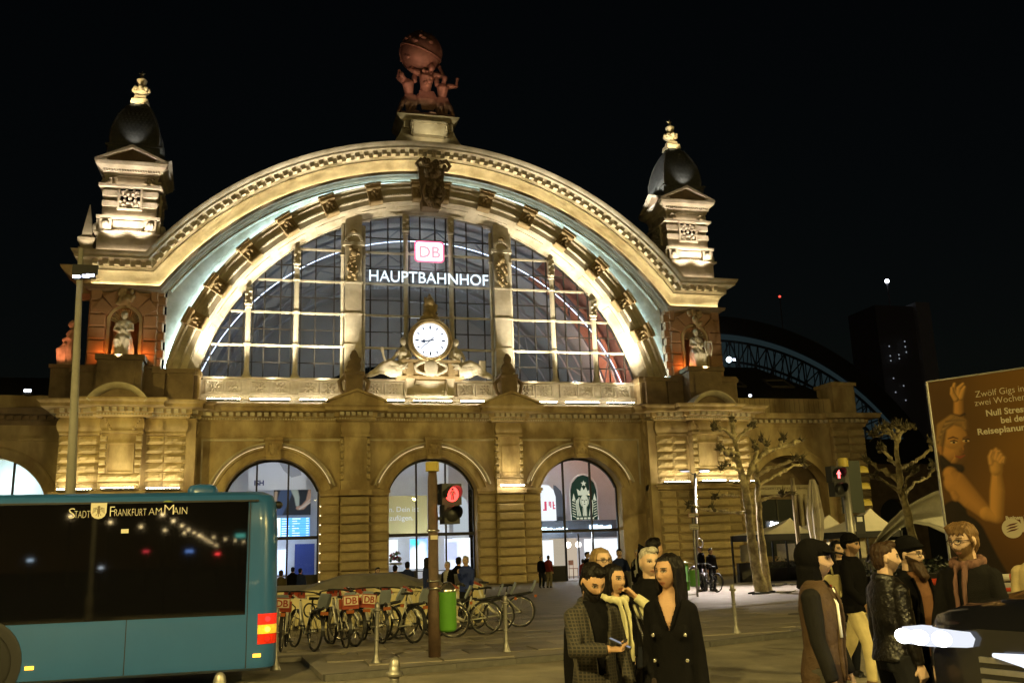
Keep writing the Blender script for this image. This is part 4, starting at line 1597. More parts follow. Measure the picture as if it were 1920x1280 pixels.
# ------------------------------------------------------------------ crown of the arch: pedestal and the Atlas group
m = MB()
cx = -0.1
m.loft([[(cx - hx, y0, z), (cx + hx, y0, z), (cx + hx, 2.2, z), (cx - hx, 2.2, z)] for hx, y0, z in ((2.35, -0.6, 26.5), (1.75, -0.3, 27.6), (1.55, -0.15, 28.3))])
m.loft([[(cx - hx, y0, z), (cx + hx, y0, z), (cx + hx, 2.2, z), (cx - hx, 2.2, z)] for hx, y0, z in ((1.55, -0.2, 28.304), (1.65, -0.25, 28.42), (1.95, -0.45, 28.7), (2.0, -0.5, 28.86))])
m.box(cx - 1.0, cx + 1.0, -0.85, -0.2, 27.35, 28.2)
for (a, b, z0, z1) in ((-1.05, 1.05, 27.3, 27.42), (-1.05, 1.05, 28.1, 28.24)):
 m.box(cx + a, cx + b, -0.92, -0.85, z0, z1)
for s in (-1, 1):
 for k in range(6):
  m.ball((cx + s * 1.08, -0.75, 27.4 + 0.16 * k), 0.13, 0.12, 0.12, 8, 6)
 m.box(cx + s * 1.35 - 0.2, cx + s * 1.35 + 0.2, -0.45, 0.0, 27.9, 28.35)
m.build('crown_pedestal', STONE_P, ST, 'auto')
AT = empty('globe_bearer_group', (-0.1, 0.7, 28.87), 0, 'dark reddish bronze giant carrying a globe with two helpers, on top of the station', 'statue')
def body_fig(m, pel, chest, head, sh, el, ha, kn, ft, s=1.0):
 """a muscular figure from its joints (lists are left, right)"""
 P = Vector(pel)
 C_ = Vector(chest)
 H_ = Vector(head)
 m.tube([P - (C_ - P) * 0.15, P + (C_ - P) * 0.35, C_, C_ + (H_ - C_) * 0.35], [0.34 * s, 0.32 * s, 0.46 * s, 0.25 * s], 12)
 m.tube([C_, H_], [0.2 * s, 0.15 * s], 8)
 m.ball(H_, 0.2 * s, 0.22 * s, 0.26 * s)
 for i in range(2):
  m.ball(sh[i], 0.21 * s)
  m.tube([sh[i], (Vector(sh[i]) + Vector(el[i])) / 2, el[i], ha[i]], [0.19 * s, 0.2 * s, 0.14 * s, 0.1 * s], 10)
  m.ball(ha[i], 0.13 * s)
  hip = P + Vector((0.18 * s * (-1 if i == 0 else 1), 0, -0.1))
  m.tube([hip, (hip + Vector(kn[i])) / 2, kn[i], (Vector(kn[i]) * 0.55 + Vector(ft[i]) * 0.45), ft[i]], [0.27 * s, 0.27 * s, 0.17 * s, 0.18 * s, 0.11 * s], 10)
  m.ball(Vector(ft[i]) + Vector((0, -0.12 * s, 0)), 0.12 * s, 0.24 * s, 0.1 * s)
m = MB()
body_fig(m, (0.0, 0.0, 2.0), (0.05, -0.35, 3.1), (0.35, -0.6, 3.65), [(-0.5, -0.3, 3.35), (0.55, -0.25, 3.3)], [(-0.95, -0.25, 3.5), (1.15, -0.3, 3.25)], [(-0.6, -0.1, 4.1), (0.95, -0.1, 4.0)], [(-0.7, -0.3, 1.15), (0.75, -0.35, 1.2)], [(-0.95, 0.0, 0.1), (0.9, 0.1, 0.1)], 1.1)
for k in range(14):
 m.ball((0.05 + random.uniform(-0.25, 0.25), -0.6 + random.uniform(-0.04, 0.04), 2.5 + random.random() * 0.9), 0.13, 0.1, 0.12)
for k in range(12):
 m.tube([(-0.4 + 0.08 * k, -0.3, 2.1), (-0.4 + 0.1 * k, -0.4, 1.5), (-0.2 + 0.06 * k, -0.2, 0.8)], [0.06, 0.09, 0.05], 6)
link('giant', skin(m, 0.032, 1), BRONZE, AT, True)
for s, pose in ((-1, 0), (1, 1)):
 m = MB()
 X_ = 1.05 * s
 if s < 0:
  body_fig(m, (X_, -0.1, 1.65), (X_ - 0.1, -0.35, 2.5), (X_ - 0.55, -0.5, 2.95), [(X_ - 0.45, -0.3, 2.65), (X_ + 0.3, -0.3, 2.75)], [(X_ - 0.75, -0.2, 2.9), (X_ + 0.35, -0.2, 3.25)], [(X_ - 0.65, -0.2, 3.4), (X_ + 0.5, -0.1, 3.75)], [(X_ - 0.5, -0.6, 1.0), (X_ + 0.1, -0.4, 0.95)], [(X_ - 0.85, -0.4, 0.12), (X_ - 0.2, 0.0, 0.1)], 0.88)
 else:
  body_fig(m, (X_, -0.1, 1.55), (X_ + 0.05, -0.4, 2.4), (X_ + 0.15, -0.6, 2.95), [(X_ - 0.3, -0.35, 2.6), (X_ + 0.42, -0.35, 2.55)], [(X_ - 0.35, -0.3, 3.1), (X_ + 0.95, -0.4, 2.55)], [(X_ - 0.3, -0.1, 3.6), (X_ + 1.0, -0.5, 3.05)], [(X_ - 0.1, -0.5, 0.95), (X_ + 0.45, -0.6, 1.0)], [(X_ + 0.1, 0.0, 0.1), (X_ + 0.8, -0.4, 0.12)], 0.88)
 for k in range(10):
  m.tube([(X_ - 0.3 + 0.07 * k, -0.4, 1.7), (X_ - 0.3 + 0.08 * k, -0.45, 1.2), (X_ - 0.2 + 0.06 * k, -0.25, 0.6)], [0.05, 0.08, 0.05], 6)
 link('helper_figure', skin(m, 0.032, 1), BRONZE, AT, True)
m = MB()
m.ball((-0.25, 0.0, 4.95), 1.34, 1.34, 1.34, 40, 28)
for t, r in (((0.3, 0.25), 1.37),):
 pass
link('globe', m.mesh('globe'), BRONZE, AT, True)
m = MB()
Mg = Matrix.Translation((-0.25, 0, 4.95)) @ Matrix.Rotation(R(20), 4, 'Y') @ Matrix.Rotation(R(18), 4, 'X')
m.tube([Mg @ Vector((1.37 * math.cos(a), 1.37 * math.sin(a), 0)) for a in [2 * PI * k / 40 for k in range(40)]], 0.07, 8, True)
m.tube([Mg @ Vector((1.37 * math.cos(a), 0, 1.37 * math.sin(a))) for a in [2 * PI * k / 40 for k in range(40)]], 0.04, 8, True)
for k in range(60):
 a, b = random.uniform(0, 2 * PI), random.uniform(-0.9, 1.2)
 if math.sin(a * 2) + math.cos(b * 3 + a) > 0.1:
  m.ball(Mg @ Vector((1.33 * math.cos(a) * math.cos(b), 1.33 * math.sin(a) * math.cos(b), 1.33 * math.sin(b))), random.uniform(0.08, 0.2), None, random.uniform(0.08, 0.2), 8, 6)
m.build('globe_relief', BRONZE, AT, True)
m = MB()
m.box(-1.7, 1.7, -1.0, 1.2, 0.0, 0.22)
for k in range(30):
 m.ball((random.uniform(-1.5, 1.5), random.uniform(-0.9, 0.8), 0.22), random.uniform(0.15, 0.35), None, random.uniform(0.08, 0.3), 8, 6)
m.build('rock_base', BRONZE, AT)
# floodlights that the photograph shows at work on these figures
WARM = (1.0, 0.80, 0.5)
spot('group_spot', (-2.2, -2.4, 28.9), (-0.1, 0.4, 33.0), 260, (1.0, 0.50, 0.34), 60)
spot('group_spot', (2.0, -2.4, 28.9), (-0.1, 0.4, 32.6), 170, (1.0, 0.46, 0.30), 60)
spot('pedestal_spot', (-0.1, -2.2, 26.75), (-0.1, -0.4, 28.2), 120, (1, 0.86, 0.5), 90)
spot('niche_spot', (-17.25, -1.75, 12.6), (-17.25, -0.1, 14.9), 120, (1.0, 0.84, 0.55), 85)
spot('niche_spot', (17.1, -1.75, 12.6), (17.3, -0.1, 14.9), 120, (1.0, 0.84, 0.55), 85)
for x in (-18.25, -16.2, 16.25):
 point('niche_glow', (x, -0.5, 13.0), 26, (1.0, 0.26, 0.05), 0.05)
spot('side_spot', (-21.2, -0.4, 12.5), (-20.0, 1.0, 14.2), 160, (1.0, 0.36, 0.16), 70)
for x in (-0.13 - 2.2, -0.13 + 2.2):
 spot('clock_spot', (x, -1.6, 10.7), (x * 0.7, -0.2, 13.4), 420, (1.0, 0.86, 0.62), 80)
spot('clock_spot', (-0.13, -1.5, 10.6), (-0.13, -0.2, 13.0), 330, (1.0, 0.88, 0.66), 70)
for x in (-4.62, 4.62):
 for s in (-1, 1):
  spot('pilaster_spot', (x + s * 0.75, -0.35, 11.2), (x, 0.5, 17.0), 150, (1.0, 0.88, 0.62), 40)
# ledge strips that wash the corner piers
for S in (-1, 1):
 for (a, b, y) in ((-19.8, -18.1, -1.62), (-17.6, -16.0, -2.2), (-15.5, -13.8, -1.62)):
  xa, xb = sorted((S * abs(a), S * abs(b)))
  m = MB()
  k = 12
  for j in range(k):
   x = xa + (xb - xa) * (j + 0.5) / k
   m.box(x - 0.03, x + 0.03, y, y + 0.05, 5.60, 5.64)
  m.build('led_strip', LED_L, ST)
  m = MB()
  m.box(xa, xb, y - 0.03, y + 0.25, 5.50, 5.597)
  m.build('light_housing', DARKM, ST)
m = MB()
for j in range(10):
 x = 4.53 - 0.75 + 1.5 * (j + 0.5) / 10
 m.box(x - 0.045, x + 0.045, -0.95, -0.90, 5.56, 5.61)
m.build('led_strip', LED_L, ST)
# ------------------------------------------------------------------ the wings
ROOF = mat('roof_slate', (0.035, 0.032, 0.03), 0.6, var=0.3, vscale=6)
m = MB()
arc_wall(m, -44.0, -20.0, 0, 9.4, -23.9, 2.9, 5.4, 4.5, 3.1, 1.6, 2.6)
m.box(-44, -20, 1.4, 1.598, 8.5, 8.62)
m.build('wing_wall', STONE, ST)
m = MB()
m.arc([(3.1, 1.7), (3.1, 1.46), (3.5, 1.46), (3.62, 1.4), (3.75, 1.46), (3.75, 1.7)], 4.5, R(-75), R(75), 24, -23.9)
m.build('archivolt', STONE, ST, 'auto')
m = MB()
sweep_xy(m, [(-0.2, 9.36), (0.06, 9.36), (0.14, 9.56), (0.24, 9.60), (0.24, 9.84), (0.8, 9.88), (0.9, 10.2), (0.2, 10.3), (-0.2, 10.3)], [(-44, 1.6), (-20, 1.6)])
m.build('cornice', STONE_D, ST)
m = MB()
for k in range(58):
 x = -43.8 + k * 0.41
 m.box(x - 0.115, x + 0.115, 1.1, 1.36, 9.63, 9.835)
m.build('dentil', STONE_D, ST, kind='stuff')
m = MB()
m.box(-44, -20, 1.5, 2.2, 10.32, 11.0)
m.build('parapet', STONE, ST)
m = MB()
m.prism([(1.9, 10.9), (14, 10.9), (14, 13.2), (8, 13.2)], -44, -20.2, 'x')
m.build('wing_roof', ROOF, ST)
# right wing, ending in a rusticated pier
m = MB()
arc_wall(m, 20.0, 29.9, 0, 9.4, 24.2, 2.75, 5.4, 4.5, 3.0, 1.6, 2.6)
m.build('wing_wall', STONE, ST)
m = MB()
m.arc([(3.0, 1.7), (3.0, 1.46), (3.4, 1.46), (3.52, 1.38), (3.66, 1.46), (3.66, 1.7)], 4.5, R(-73), R(73), 24, 24.2)
m.build('archivolt', STONE, ST, 'auto')
m = MB()
P2 = [(20, 1.6), (27.4, 1.6), (27.4, 1.15), (29.9, 1.15), (29.9, 14)]
sweep_xy(m, [(-0.2, 9.36), (0.06, 9.36), (0.14, 9.56), (0.24, 9.60), (0.24, 9.84), (0.8, 9.88), (0.9, 10.2), (0.2, 10.3), (-0.2, 10.3)], P2)
m.build('cornice', STONE, ST)
m = MB()
for k in range(18):
 x = 20.1 + k * 0.41
 m.box(x - 0.115, x + 0.115, 1.1, 1.36, 9.63, 9.835)
for k in range(6):
 x = 27.5 + k * 0.41
 m.box(x - 0.115, x + 0.115, 0.65, 0.91, 9.63, 9.835)
m.build('dentil', STONE_P, ST, kind='stuff')
m = MB()
m.box(27.5, 29.88, 1.25, 14, 0, 9.38)
m.box(20, 29.8, 1.7, 2.4, 10.32, 11.35)
m.box(27.9, 29.6, 1.3, 3.2, 10.34, 12.2)
m.box(27.75, 29.75, 1.2, 3.3, 12.2, 12.45)
m.build('end_pier', STONE, ST)
for k in range(18):
 z0 = 0.02 + k * 0.512
 stone(27.45, 28.65, 1.05, 1.4, z0, z0 + 0.47, 0.11)
 stone(28.67, 29.92, 1.05, 1.4, z0, z0 + 0.47, 0.11)
m = MB()
for k in range(20):
 m.box(20.3 + k * 0.37, 20.3 + k * 0.37 + 0.02, 1.68, 1.7, 10.36, 11.3)
m.build('parapet_joint', STONE_D, ST, kind='stuff')
m = MB()
m.add([(20, 2.4, 11.3), (29.6, 2.4, 11.3), (29.6, 14, 11.3), (20, 14, 11.3), (20, 9, 15), (26.6, 9, 15), (26.6, 14, 15), (20, 14, 15)], [(0, 1, 5, 4), (1, 2, 6, 5), (4, 5, 6, 7), (2, 3, 7, 6), (3, 0, 4, 7), (3, 2, 1, 0)])
m.build('wing_roof', ROOF, ST)
for x in (22.2, 26.0):
 m = MB()
 M = Matrix.Translation((x, 5.0, 12.9)) @ Matrix.Rotation(R(29.5), 4, 'X')
 for (a, b, c, d) in ((-0.9, 0.9, -0.75, -0.69), (-0.9, 0.9, 0.69, 0.75), (-0.9, -0.84, -0.688, 0.688), (0.84, 0.9, -0.688, 0.688)):
  m.box(a, b, c, d, 0.05, 0.2, M)
 m.build('skylight_frame', mat('grey_zinc', (0.12, 0.11, 0.10), 0.5, metal=0.3), ST)
# inner facade of the right wing arch: columned window front
m = MB()
m.box(21.4, 27.0, 3.2, 3.6, 0, 8)
m.build('arcade_back_wall', STONE_D, ST)
m = MB()
m.box(21.4, 27.0, 2.7, 3.2, 5.0, 5.5)
m.box(21.4, 27.0, 2.62, 3.2, 5.504, 5.62)
for k in range(30):
 m.box(21.5 + k * 0.18, 21.6 + k * 0.18, 2.6, 2.7, 5.35, 5.45)
for x in (21.8, 22.2, 25.6, 26.0):
 m.lathe([(0.22, 0), (0.22, 0.2), (0.16, 0.3), (0.15, 4.5), (0.22, 4.7), (0.22, 5.0)], (x, 2.9, 0), 12)
m.build('arcade_columns', STONE_P, ST, 'auto')
m = MB()
m.box(22.5, 25.3, 3.12, 3.18, 1.0, 4.7)
m.build('arcade_glass', mat('dark_shop_glass', (0.05, 0.055, 0.06), 0.1), ST)
for i, x in enumerate((22.5, 23.9, 25.25)):
 m = MB()
 m.box(x - 0.05, x + 0.05, 3.05, 3.12, 1.0, 4.7)
 m.build('window_mullion', IRON, ST)
# upward floods on the cornice that light the coffered soffit and the columns
for x in (-12.2, -9.3, -6.4, -3.0, 3.0, 6.4, 9.3, 12.2):
 spot('soffit_flood', (x, -0.80, 10.44), (x * 0.98, 1.05, 17.6), 8500, (1.0, 0.88, 0.64), 56, 0.9, 0.08)
for S in (-1, 1):
 for dx in (-1.0, 1.0):
  spot('tower_flood', (S * 17.4 + dx, -1.15, 18.95), (S * 17.4 + dx * 0.3, -0.05, 22.6), 1250, (1.0, 0.83, 0.64), 70, 0.8, 0.06)
for S in (-1, 1):
 for (x, y, yt) in ((19.4, -2.15, -1.2), (18.5, -2.15, -1.2), (17.3, -2.75, -1.7), (16.3, -2.75, -1.7), (15.2, -2.15, -1.2), (14.2, -2.15, -1.2)):
  spot('pier_flood', (S * x, y, 5.45), (S * x, yt, 7.8), 95, (1.0, 0.82, 0.42), 120, 0.9, 0.08)
spot('pier_flood', (4.53, -1.05, 5.63), (4.53, -0.4, 8.0), 170, (1.0, 0.82, 0.42), 90, 0.9, 0.06)
m = MB()
m.loft([[(-19.2, 0.35, 16.6), (-19.9, 0.35, 16.6), (-19.9, 2.0, 16.6), (-19.2, 2.0, 16.6)], [(-19.2, 0.3, 17.3), (-20.0, 0.3, 17.3), (-20.0, 2.0, 17.3), (-19.2, 2.0, 17.3)], [(-19.2, -0.1, 17.9), (-20.7, -0.1, 17.9), (-20.7, 2.2, 17.9), (-19.2, 2.2, 17.9)], [(-19.2, -0.15, 18.1), (-20.8, -0.15, 18.1), (-20.8, 2.2, 18.1), (-19.2, 2.2, 18.1)]])
m.build('side_cornice', STONE, ST)
for S in (-1, 1):
 spot('soffit_flood', (S * 11.6, -0.6, 10.44), (S * 13.9, 1.1, 14.2), 380, (1.0, 0.88, 0.64), 60, 0.9, 0.08)
# ------------------------------------------------------------------ glazing of the entrance arches and the lit concourse
FR = mat('bronze_frame', (0.025, 0.023, 0.022), 0.45, metal=0.4)
for cx in (-AX, 0, AX):
 m = MB()
 for dx in (-2.55, -0.87, 0.87, 2.55):
  zt = ACZ + math.sqrt(AR * AR - dx * dx) if abs(dx) < 2.5 else 5.6
  m.box(cx + dx - 0.05, cx + dx + 0.05, 0.80, 0.95, 0, zt + 0.02)
 m.box(cx - 2.55, cx + 2.55, 0.78, 0.96, 2.84, 3.02)
 m.build('arch_window_frame', FR, ST)
 m = MB()
 m.arc([(AR - 0.13, 0.78), (AR + 0.02, 0.78), (AR + 0.02, 0.96), (AR - 0.13, 0.96)], ACZ, R(-70), R(70), 28, cx)
 m.build('arch_window_rim', FR, ST)
 m = MB()
 for k, (a, b) in enumerate(((-2.5, -0.92), (-0.82, 0.82), (0.92, 2.5))):
  zt = ACZ + math.sqrt(AR * AR - min(abs(a), abs(b)) ** 2) if k != 1 else ACZ + AR
  pts = [(cx + a, 3.02)] + [(cx + b, 3.02)] + [(cx + x, ACZ + math.sqrt(max(AR * AR - x * x, 0.81))) for x in np.linspace(b, a, 8)]
  q = MB()
  q.prism(pts, 0.865, 0.877)
  q.build('window_pane', CPANE, ST)
  if not (cx > 1 and k == 1):
   q = MB()
   q.box(cx + a, cx + b, 0.865, 0.877, 0.9, 2.84)
   q.build('window_pane', CPANE, ST)
   q = MB()
   q.box(cx + a, cx + b, 0.84, 0.90, 0.02, 0.899) if k != 1 else q.box(cx + a, cx + b, 0.84, 0.9, 0.85, 0.899)
   q.build('door_panel', FR, ST)
 if cx < -1:
  q = MB()
  q.box(cx + 2.60, cx + 2.66, -0.02, 0.02, 0.3, 4.9)
  q.build('led_strip', emit('doorway_light', (1.0, 0.85, 0.5), 4.0), ST)
# mat-lit concourse
CW = mat('concourse_wall', (0.60, 0.62, 0.66), 0.7, var=0.06, vscale=2)
CB = mat('shop_fascia', (0.10, 0.12, 0.15), 0.4)
m = MB()
for (a, b, y, z1) in ((-13.4, -5.2, 7.4, 8.6), (-3.6, 3.6, 7.4, 8.6), (6.0, 14.5, 8.2, 8.6)):
 m.box(a, b, y, y + 0.3, 0.0, z1)
m.build('concourse_back_wall', CW, ST)
LAMP = emit('ceiling_lamp_light', (0.86, 0.91, 1.0), 9.0)
for (x, y) in ((-9.0, 4.2), (-0.2, 4.2), (9.2, 4.6)):
 m = MB()
 m.box(x - 2.2, x + 2.2, y - 0.25, y + 0.25, 8.30, 8.36)
 m.build('ceiling_lamp', LAMP, ST)
 m = MB()
 m.box(x - 2.26, x + 2.26, y - 0.31, y + 0.31, 8.364, 8.5)
 m.build('lamp_housing', FR, ST)
for x, e in ((-9.0, 160), (-0.2, 200), (9.4, 160)):
 point('concourse_lamp', (x, 3.4, 2.7), e * 1.7, (0.84, 0.9, 1.0), 0.3)
point('vault_lamp', (0, 9, 13.5), 2500, (0.93, 1.0, 0.99), 0.6)
point('vault_lamp', (11.0, 6, 13), 1500, (1.0, 0.5, 0.3), 0.4)
m = MB()
m.ball((0, 9, 13.5), 0.3)
m.ball((11, 6, 13), 0.2)
m.build('globe_lamp', emit('globe_lamp_light', (0.8, 0.88, 1.0), 1.0), ST)
# left arch: banner, picture, departure board
m = MB()
m.box(-10.5, -7.0, 6.0, 6.05, 6.0, 8.2)
b_ = m.build('advert_banner', mat('banner_cloth', (0.62, 0.63, 0.68), 0.8, var=0.04, vscale=1), None)
tag(b_, 'pale grey hanging banner with dark lettering behind the left entrance arch', 'banner')
text('lettering', 'ISH', 0.42, face_y(-10.15, 5.99, 6.3), mat('banner_blue', (0.02, 0.03, 0.12), 0.6), b_, 0.004, offset=0.015)
m = MB()
m.prism([(-8.9, 8.1), (-7.6, 8.1), (-7.3, 6.9), (-7.9, 6.75), (-8.4, 7.2)], 5.992, 5.998)
m.build('printed_shape', mat('banner_grey', (0.33, 0.34, 0.38), 0.7), b_)
def canvas(w, h, col):
 a = np.zeros((h, w, 3), np.float32)
 a[:] = col
 return a
def grid(a):
 h, w, _ = a.shape
 y, x = np.mgrid[0:h, 0:w]
 return (x + 0.5) / w, (y + 0.5) / h
def paint(a, mask, col):
 a[:] = a * (1 - mask[..., None]) + np.asarray(col, np.float32) * mask[..., None]
def seg_mask(x, y, pts, radii, soft=0.004, asp=1.0):
 """soft capsule chain; x, y in picture units (y up), asp stretches x"""
 d = np.full(x.shape, 9.0, np.float32)
 for i in range(len(pts) - 1):
  ax, ay = pts[i]
  bx, by = pts[i + 1]
  vx, vy = (bx - ax) * asp, by - ay
  t = np.clip((((x - ax) * asp) * vx + (y - ay) * vy) / (vx * vx + vy * vy + 1e-9), 0, 1)
  px_ = (x - ax) * asp - vx * t
  py_ = (y - ay) - vy * t
  r = radii[i] * (1 - t) + radii[i + 1] * t
  d = np.minimum(d, np.hypot(px_, py_) - r)
 return np.clip(0.5 - d / soft, 0, 1), d
def poster(name, x0, x1, y, z0, z1, arr, emission=0.0, parent=None, oname='poster', rough=0.5):
 m = MB()
 me = bpy.data.meshes.new(oname)
 me.from_pydata([(x0, y, z0), (x1, y, z0), (x1, y, z1), (x0, y, z1), (x0, y + 0.03, z0), (x1, y + 0.03, z0), (x1, y + 0.03, z1), (x0, y + 0.03, z1)], [],
    [(0, 1, 2, 3), (7, 6, 5, 4), (0, 4, 5, 1), (1, 5, 6, 2), (2, 6, 7, 3), (3, 7, 4, 0)])
 uvl = me.uv_layers.new(name='UVMap')
 uv = {0: (0, 0), 1: (1, 0), 2: (1, 1), 3: (0, 1), 4: (0, 0), 5: (1, 0), 6: (1, 1), 7: (0, 1)}
 for li, l in enumerate(me.loops):
  uvl.data[li].uv = uv[l.vertex_index]
 return link(oname, me, image_mat(name, arr, rough, emission), parent)
a = canvas(220, 160, (0.02, 0.025, 0.035))
x, y = grid(a)
for pts, rad, col in ((((0.1, 0.0), (0.25, 0.55), (0.35, 1.0)), (0.16, 0.2, 0.22), (0.05, 0.08, 0.16)), (((0.55, 1.0), (0.62, 0.7), (0.64, 0.4)), (0.12, 0.09, 0.06), (0.35, 0.4, 0.36)),
     (((0.98, 0.95), (0.93, 0.55), (0.78, 0.3), (0.66, 0.28)), (0.07, 0.08, 0.08, 0.07), (0.42, 0.26, 0.19)), (((0.7, 0.24), (1.0, 0.5)), (0.02, 0.02), (0.6, 0.55, 0.5)), (((0.74, 0.30), (1.0, 0.62)), (0.015, 0.015), (0.5, 0.46, 0.42)), (((0.04, 0.2), (0.06, 0.9)), (0.05, 0.05), (0.35, 0.26, 0.18))):
 mk, _ = seg_mask(x, y, pts, rad, 0.05, 1.3)
 paint(a, mk, col)
o = poster('jeans_picture', -8.95, -6.7, 6.1, 4.45, 6.0, a, 0.15)
tag(o, 'dark advertising picture of hands in blue jeans above the departure board', 'poster')
a = canvas(180, 110, (0.10, 0.42, 0.95))
x, y = grid(a)
rows = np.floor(y * 9)
a[(y * 9) % 1 < 0.12] = (0.02, 0.12, 0.5)
a[(x < 0.2)] = (0.75, 0.88, 1.0)
rs = np.random.RandomState(4)
for r in range(9):
 for (xa, xb) in ((0.24, 0.24 + 0.1 + 0.12 * rs.rand()), (0.52, 0.55 + 0.25 * rs.rand()), (0.9, 0.97)):
  mk = (y * 9 > r + 0.35) & (y * 9 < r + 0.75) & (x > xa) & (x < xb) & (rs.rand(*x.shape) > 0.3)
  a[mk] = (0.85, 0.93, 1.0)
o = poster('board_screen', -8.95, -6.75, 5.9, 2.98, 4.28, a, 1.1, None, 'departure_board')
tag(o, 'bright blue departure board with rows of white lines behind the left entrance arch', 'departure board')
# shops at the foot of the left arch
BLUEW = emit('shop_light_blue', (0.55, 0.68, 1.0), 2.2)
m = MB()
m.box(-10.5, -8.1, 6.9, 7.0, 0.9, 2.4)
m.build('shop_window_light', BLUEW, ST)
m = MB()
m.box(-7.6, -6.4, 6.6, 6.7, 0.2, 2.7)
m.build('blue_shop_panel', mat('blue_panel', (0.03, 0.06, 0.28), 0.4), ST)
# middle arch: yellow poster, screens
o = MB()
o.box(-2.9, 0.62, 6.0, 6.05, 2.95, 5.52)
y_ = o.build('yellow_poster', mat('yellow_print', (0.52, 0.44, 0.19), 0.7), None)
tag(y_, 'large mustard poster with white lettering behind the middle entrance arch', 'poster')
PW = mat('print_white', (0.75, 0.75, 0.72), 0.7)
text('lettering', 'ten. Dein ist', 0.46, face_y(-2.22, 5.99, 4.52), PW, y_, 0.004)
text('lettering', 'zuzufügen.', 0.46, face_y(-2.22, 5.99, 3.98), PW, y_, 0.004)
a = canvas(60, 110, (0.25, 0.45, 1.0))
x, y = grid(a)
mk, _ = seg_mask(x, y, ((0.5, 0.05), (0.45, 0.5), (0.6, 0.75)), (0.3, 0.22, 0.12), 0.2, 0.5)
paint(a, mk, (0.9, 0.95, 1.0))
mk, _ = seg_mask(x, y, ((0.2, 0.9), (0.35, 0.85)), (0.1, 0.1), 0.08, 0.5)
paint(a, mk, (0.1, 0.7, 0.7))
o = poster('blue_screen', -0.95, 0.12, 3.0, 1.0, 2.75, a, 1.7, None, 'lit_poster')
tag(o, 'glowing blue and white lit poster behind the middle arch', 'poster')
a = canvas(60, 100, (0.75, 0.8, 1.0))
x, y = grid(a)
paint(a, (((x - 0.5) ** 2 < 0.09) & (y > 0.3) & (y < 0.9)).astype(np.float32) * 0.6, (0.3, 0.35, 0.7))
o = poster('white_screen', 1.25, 2.2, 3.4, 0.9, 2.7, a, 1.4, None, 'lit_poster')
tag(o, 'pale violet lit poster right of the blue one behind the middle arch', 'poster')
m = MB()
m.box(2.35, 3.5, 6.6, 6.7, 0.6, 2.8)
m.box(-3.2, -1.2, 6.6, 6.7, 1.2, 2.8)
m.build('shop_window_light', emit('shop_light_white', (0.92, 0.95, 1.0), 1.4), ST)
m = MB()
m.box(-0.35, 0.75, 2.2, 2.9, 0.0, 8.3) if False else None
m.box(0.95, 1.9, 5.4, 6.2, 3.0, 8.0)
m.build('hall_pillar', mat('white_pillar', (0.65, 0.66, 0.68), 0.6), ST)
m = MB()
m.prism([(2.55, 3.1), (3.55, 3.1), (3.55, 4.9), (3.45, 5.25), (3.05, 5.6), (2.65, 5.25), (2.55, 4.9)], 7.28, 7.34)
m.build('arched_niche', emit('niche_panel_glow', (0.75, 0.8, 0.85), 0.75), ST)  # flat glowing panel stands in for a lit niche
# flower stand
fs = empty('flower_stand', (-1.9, 2.4, 0), 0, 'flower arrangement on a white stand inside the middle arch', 'flower stand')
m = MB()
m.box(-0.35, 0.35, -0.2, 0.2, 1.25, 1.4)
m.box(-0.05, 0.05, -0.05, 0.05, 0.02, 1.25)
m.build('stand', PW, fs)
for c, q in (((0.35, 0.08, 0.1), 1), ((0.08, 0.16, 0.05), 2), ((0.45, 0.35, 0.3), 3)):
 m = MB()
 for k in range(14):
  m.ball((random.uniform(-0.3, 0.3), random.uniform(-0.15, 0.15), 1.5 + random.uniform(0, 0.5)), random.uniform(0.05, 0.1), None, None, 7, 5)
 m.build('blossom' if q != 2 else 'foliage', mat('blossom%d' % q, c, 0.7), fs, True)
# right arch: coffee shop with its round-headed logo window
m = MB()
m.prism([(10.3, 3.75), (12.15, 3.75), (12.15, 5.6), (11.98, 6.2), (11.6, 6.6), (11.22, 6.72), (10.85, 6.6), (10.47, 6.2), (10.3, 5.6)], 6.0, 6.1)
lg = m.build('coffee_shop_logo', mat('logo_green', (0.008, 0.05, 0.035), 0.4), None)
tag(lg, 'dark green round-headed sign with a cream crowned woman and star, in the right arch', 'sign')
m = MB()
pts = [(11.22 + 0.97 * math.cos(t), 5.66 + 1.1 * math.sin(t)) for t in np.linspace(0, PI, 20)]
m.tube([(10.27, 5.99, 3.75)] + [(p[0], 5.99, p[1]) for p in reversed(pts)] + [(12.18, 5.99, 3.75)], 0.04, 6)
m.build('sign_rim', PW, lg)
CREAM = emit('logo_cream_light', (0.86, 0.86, 0.62), 0.75)
m = MB()
c0, z0 = 11.25, 4.95
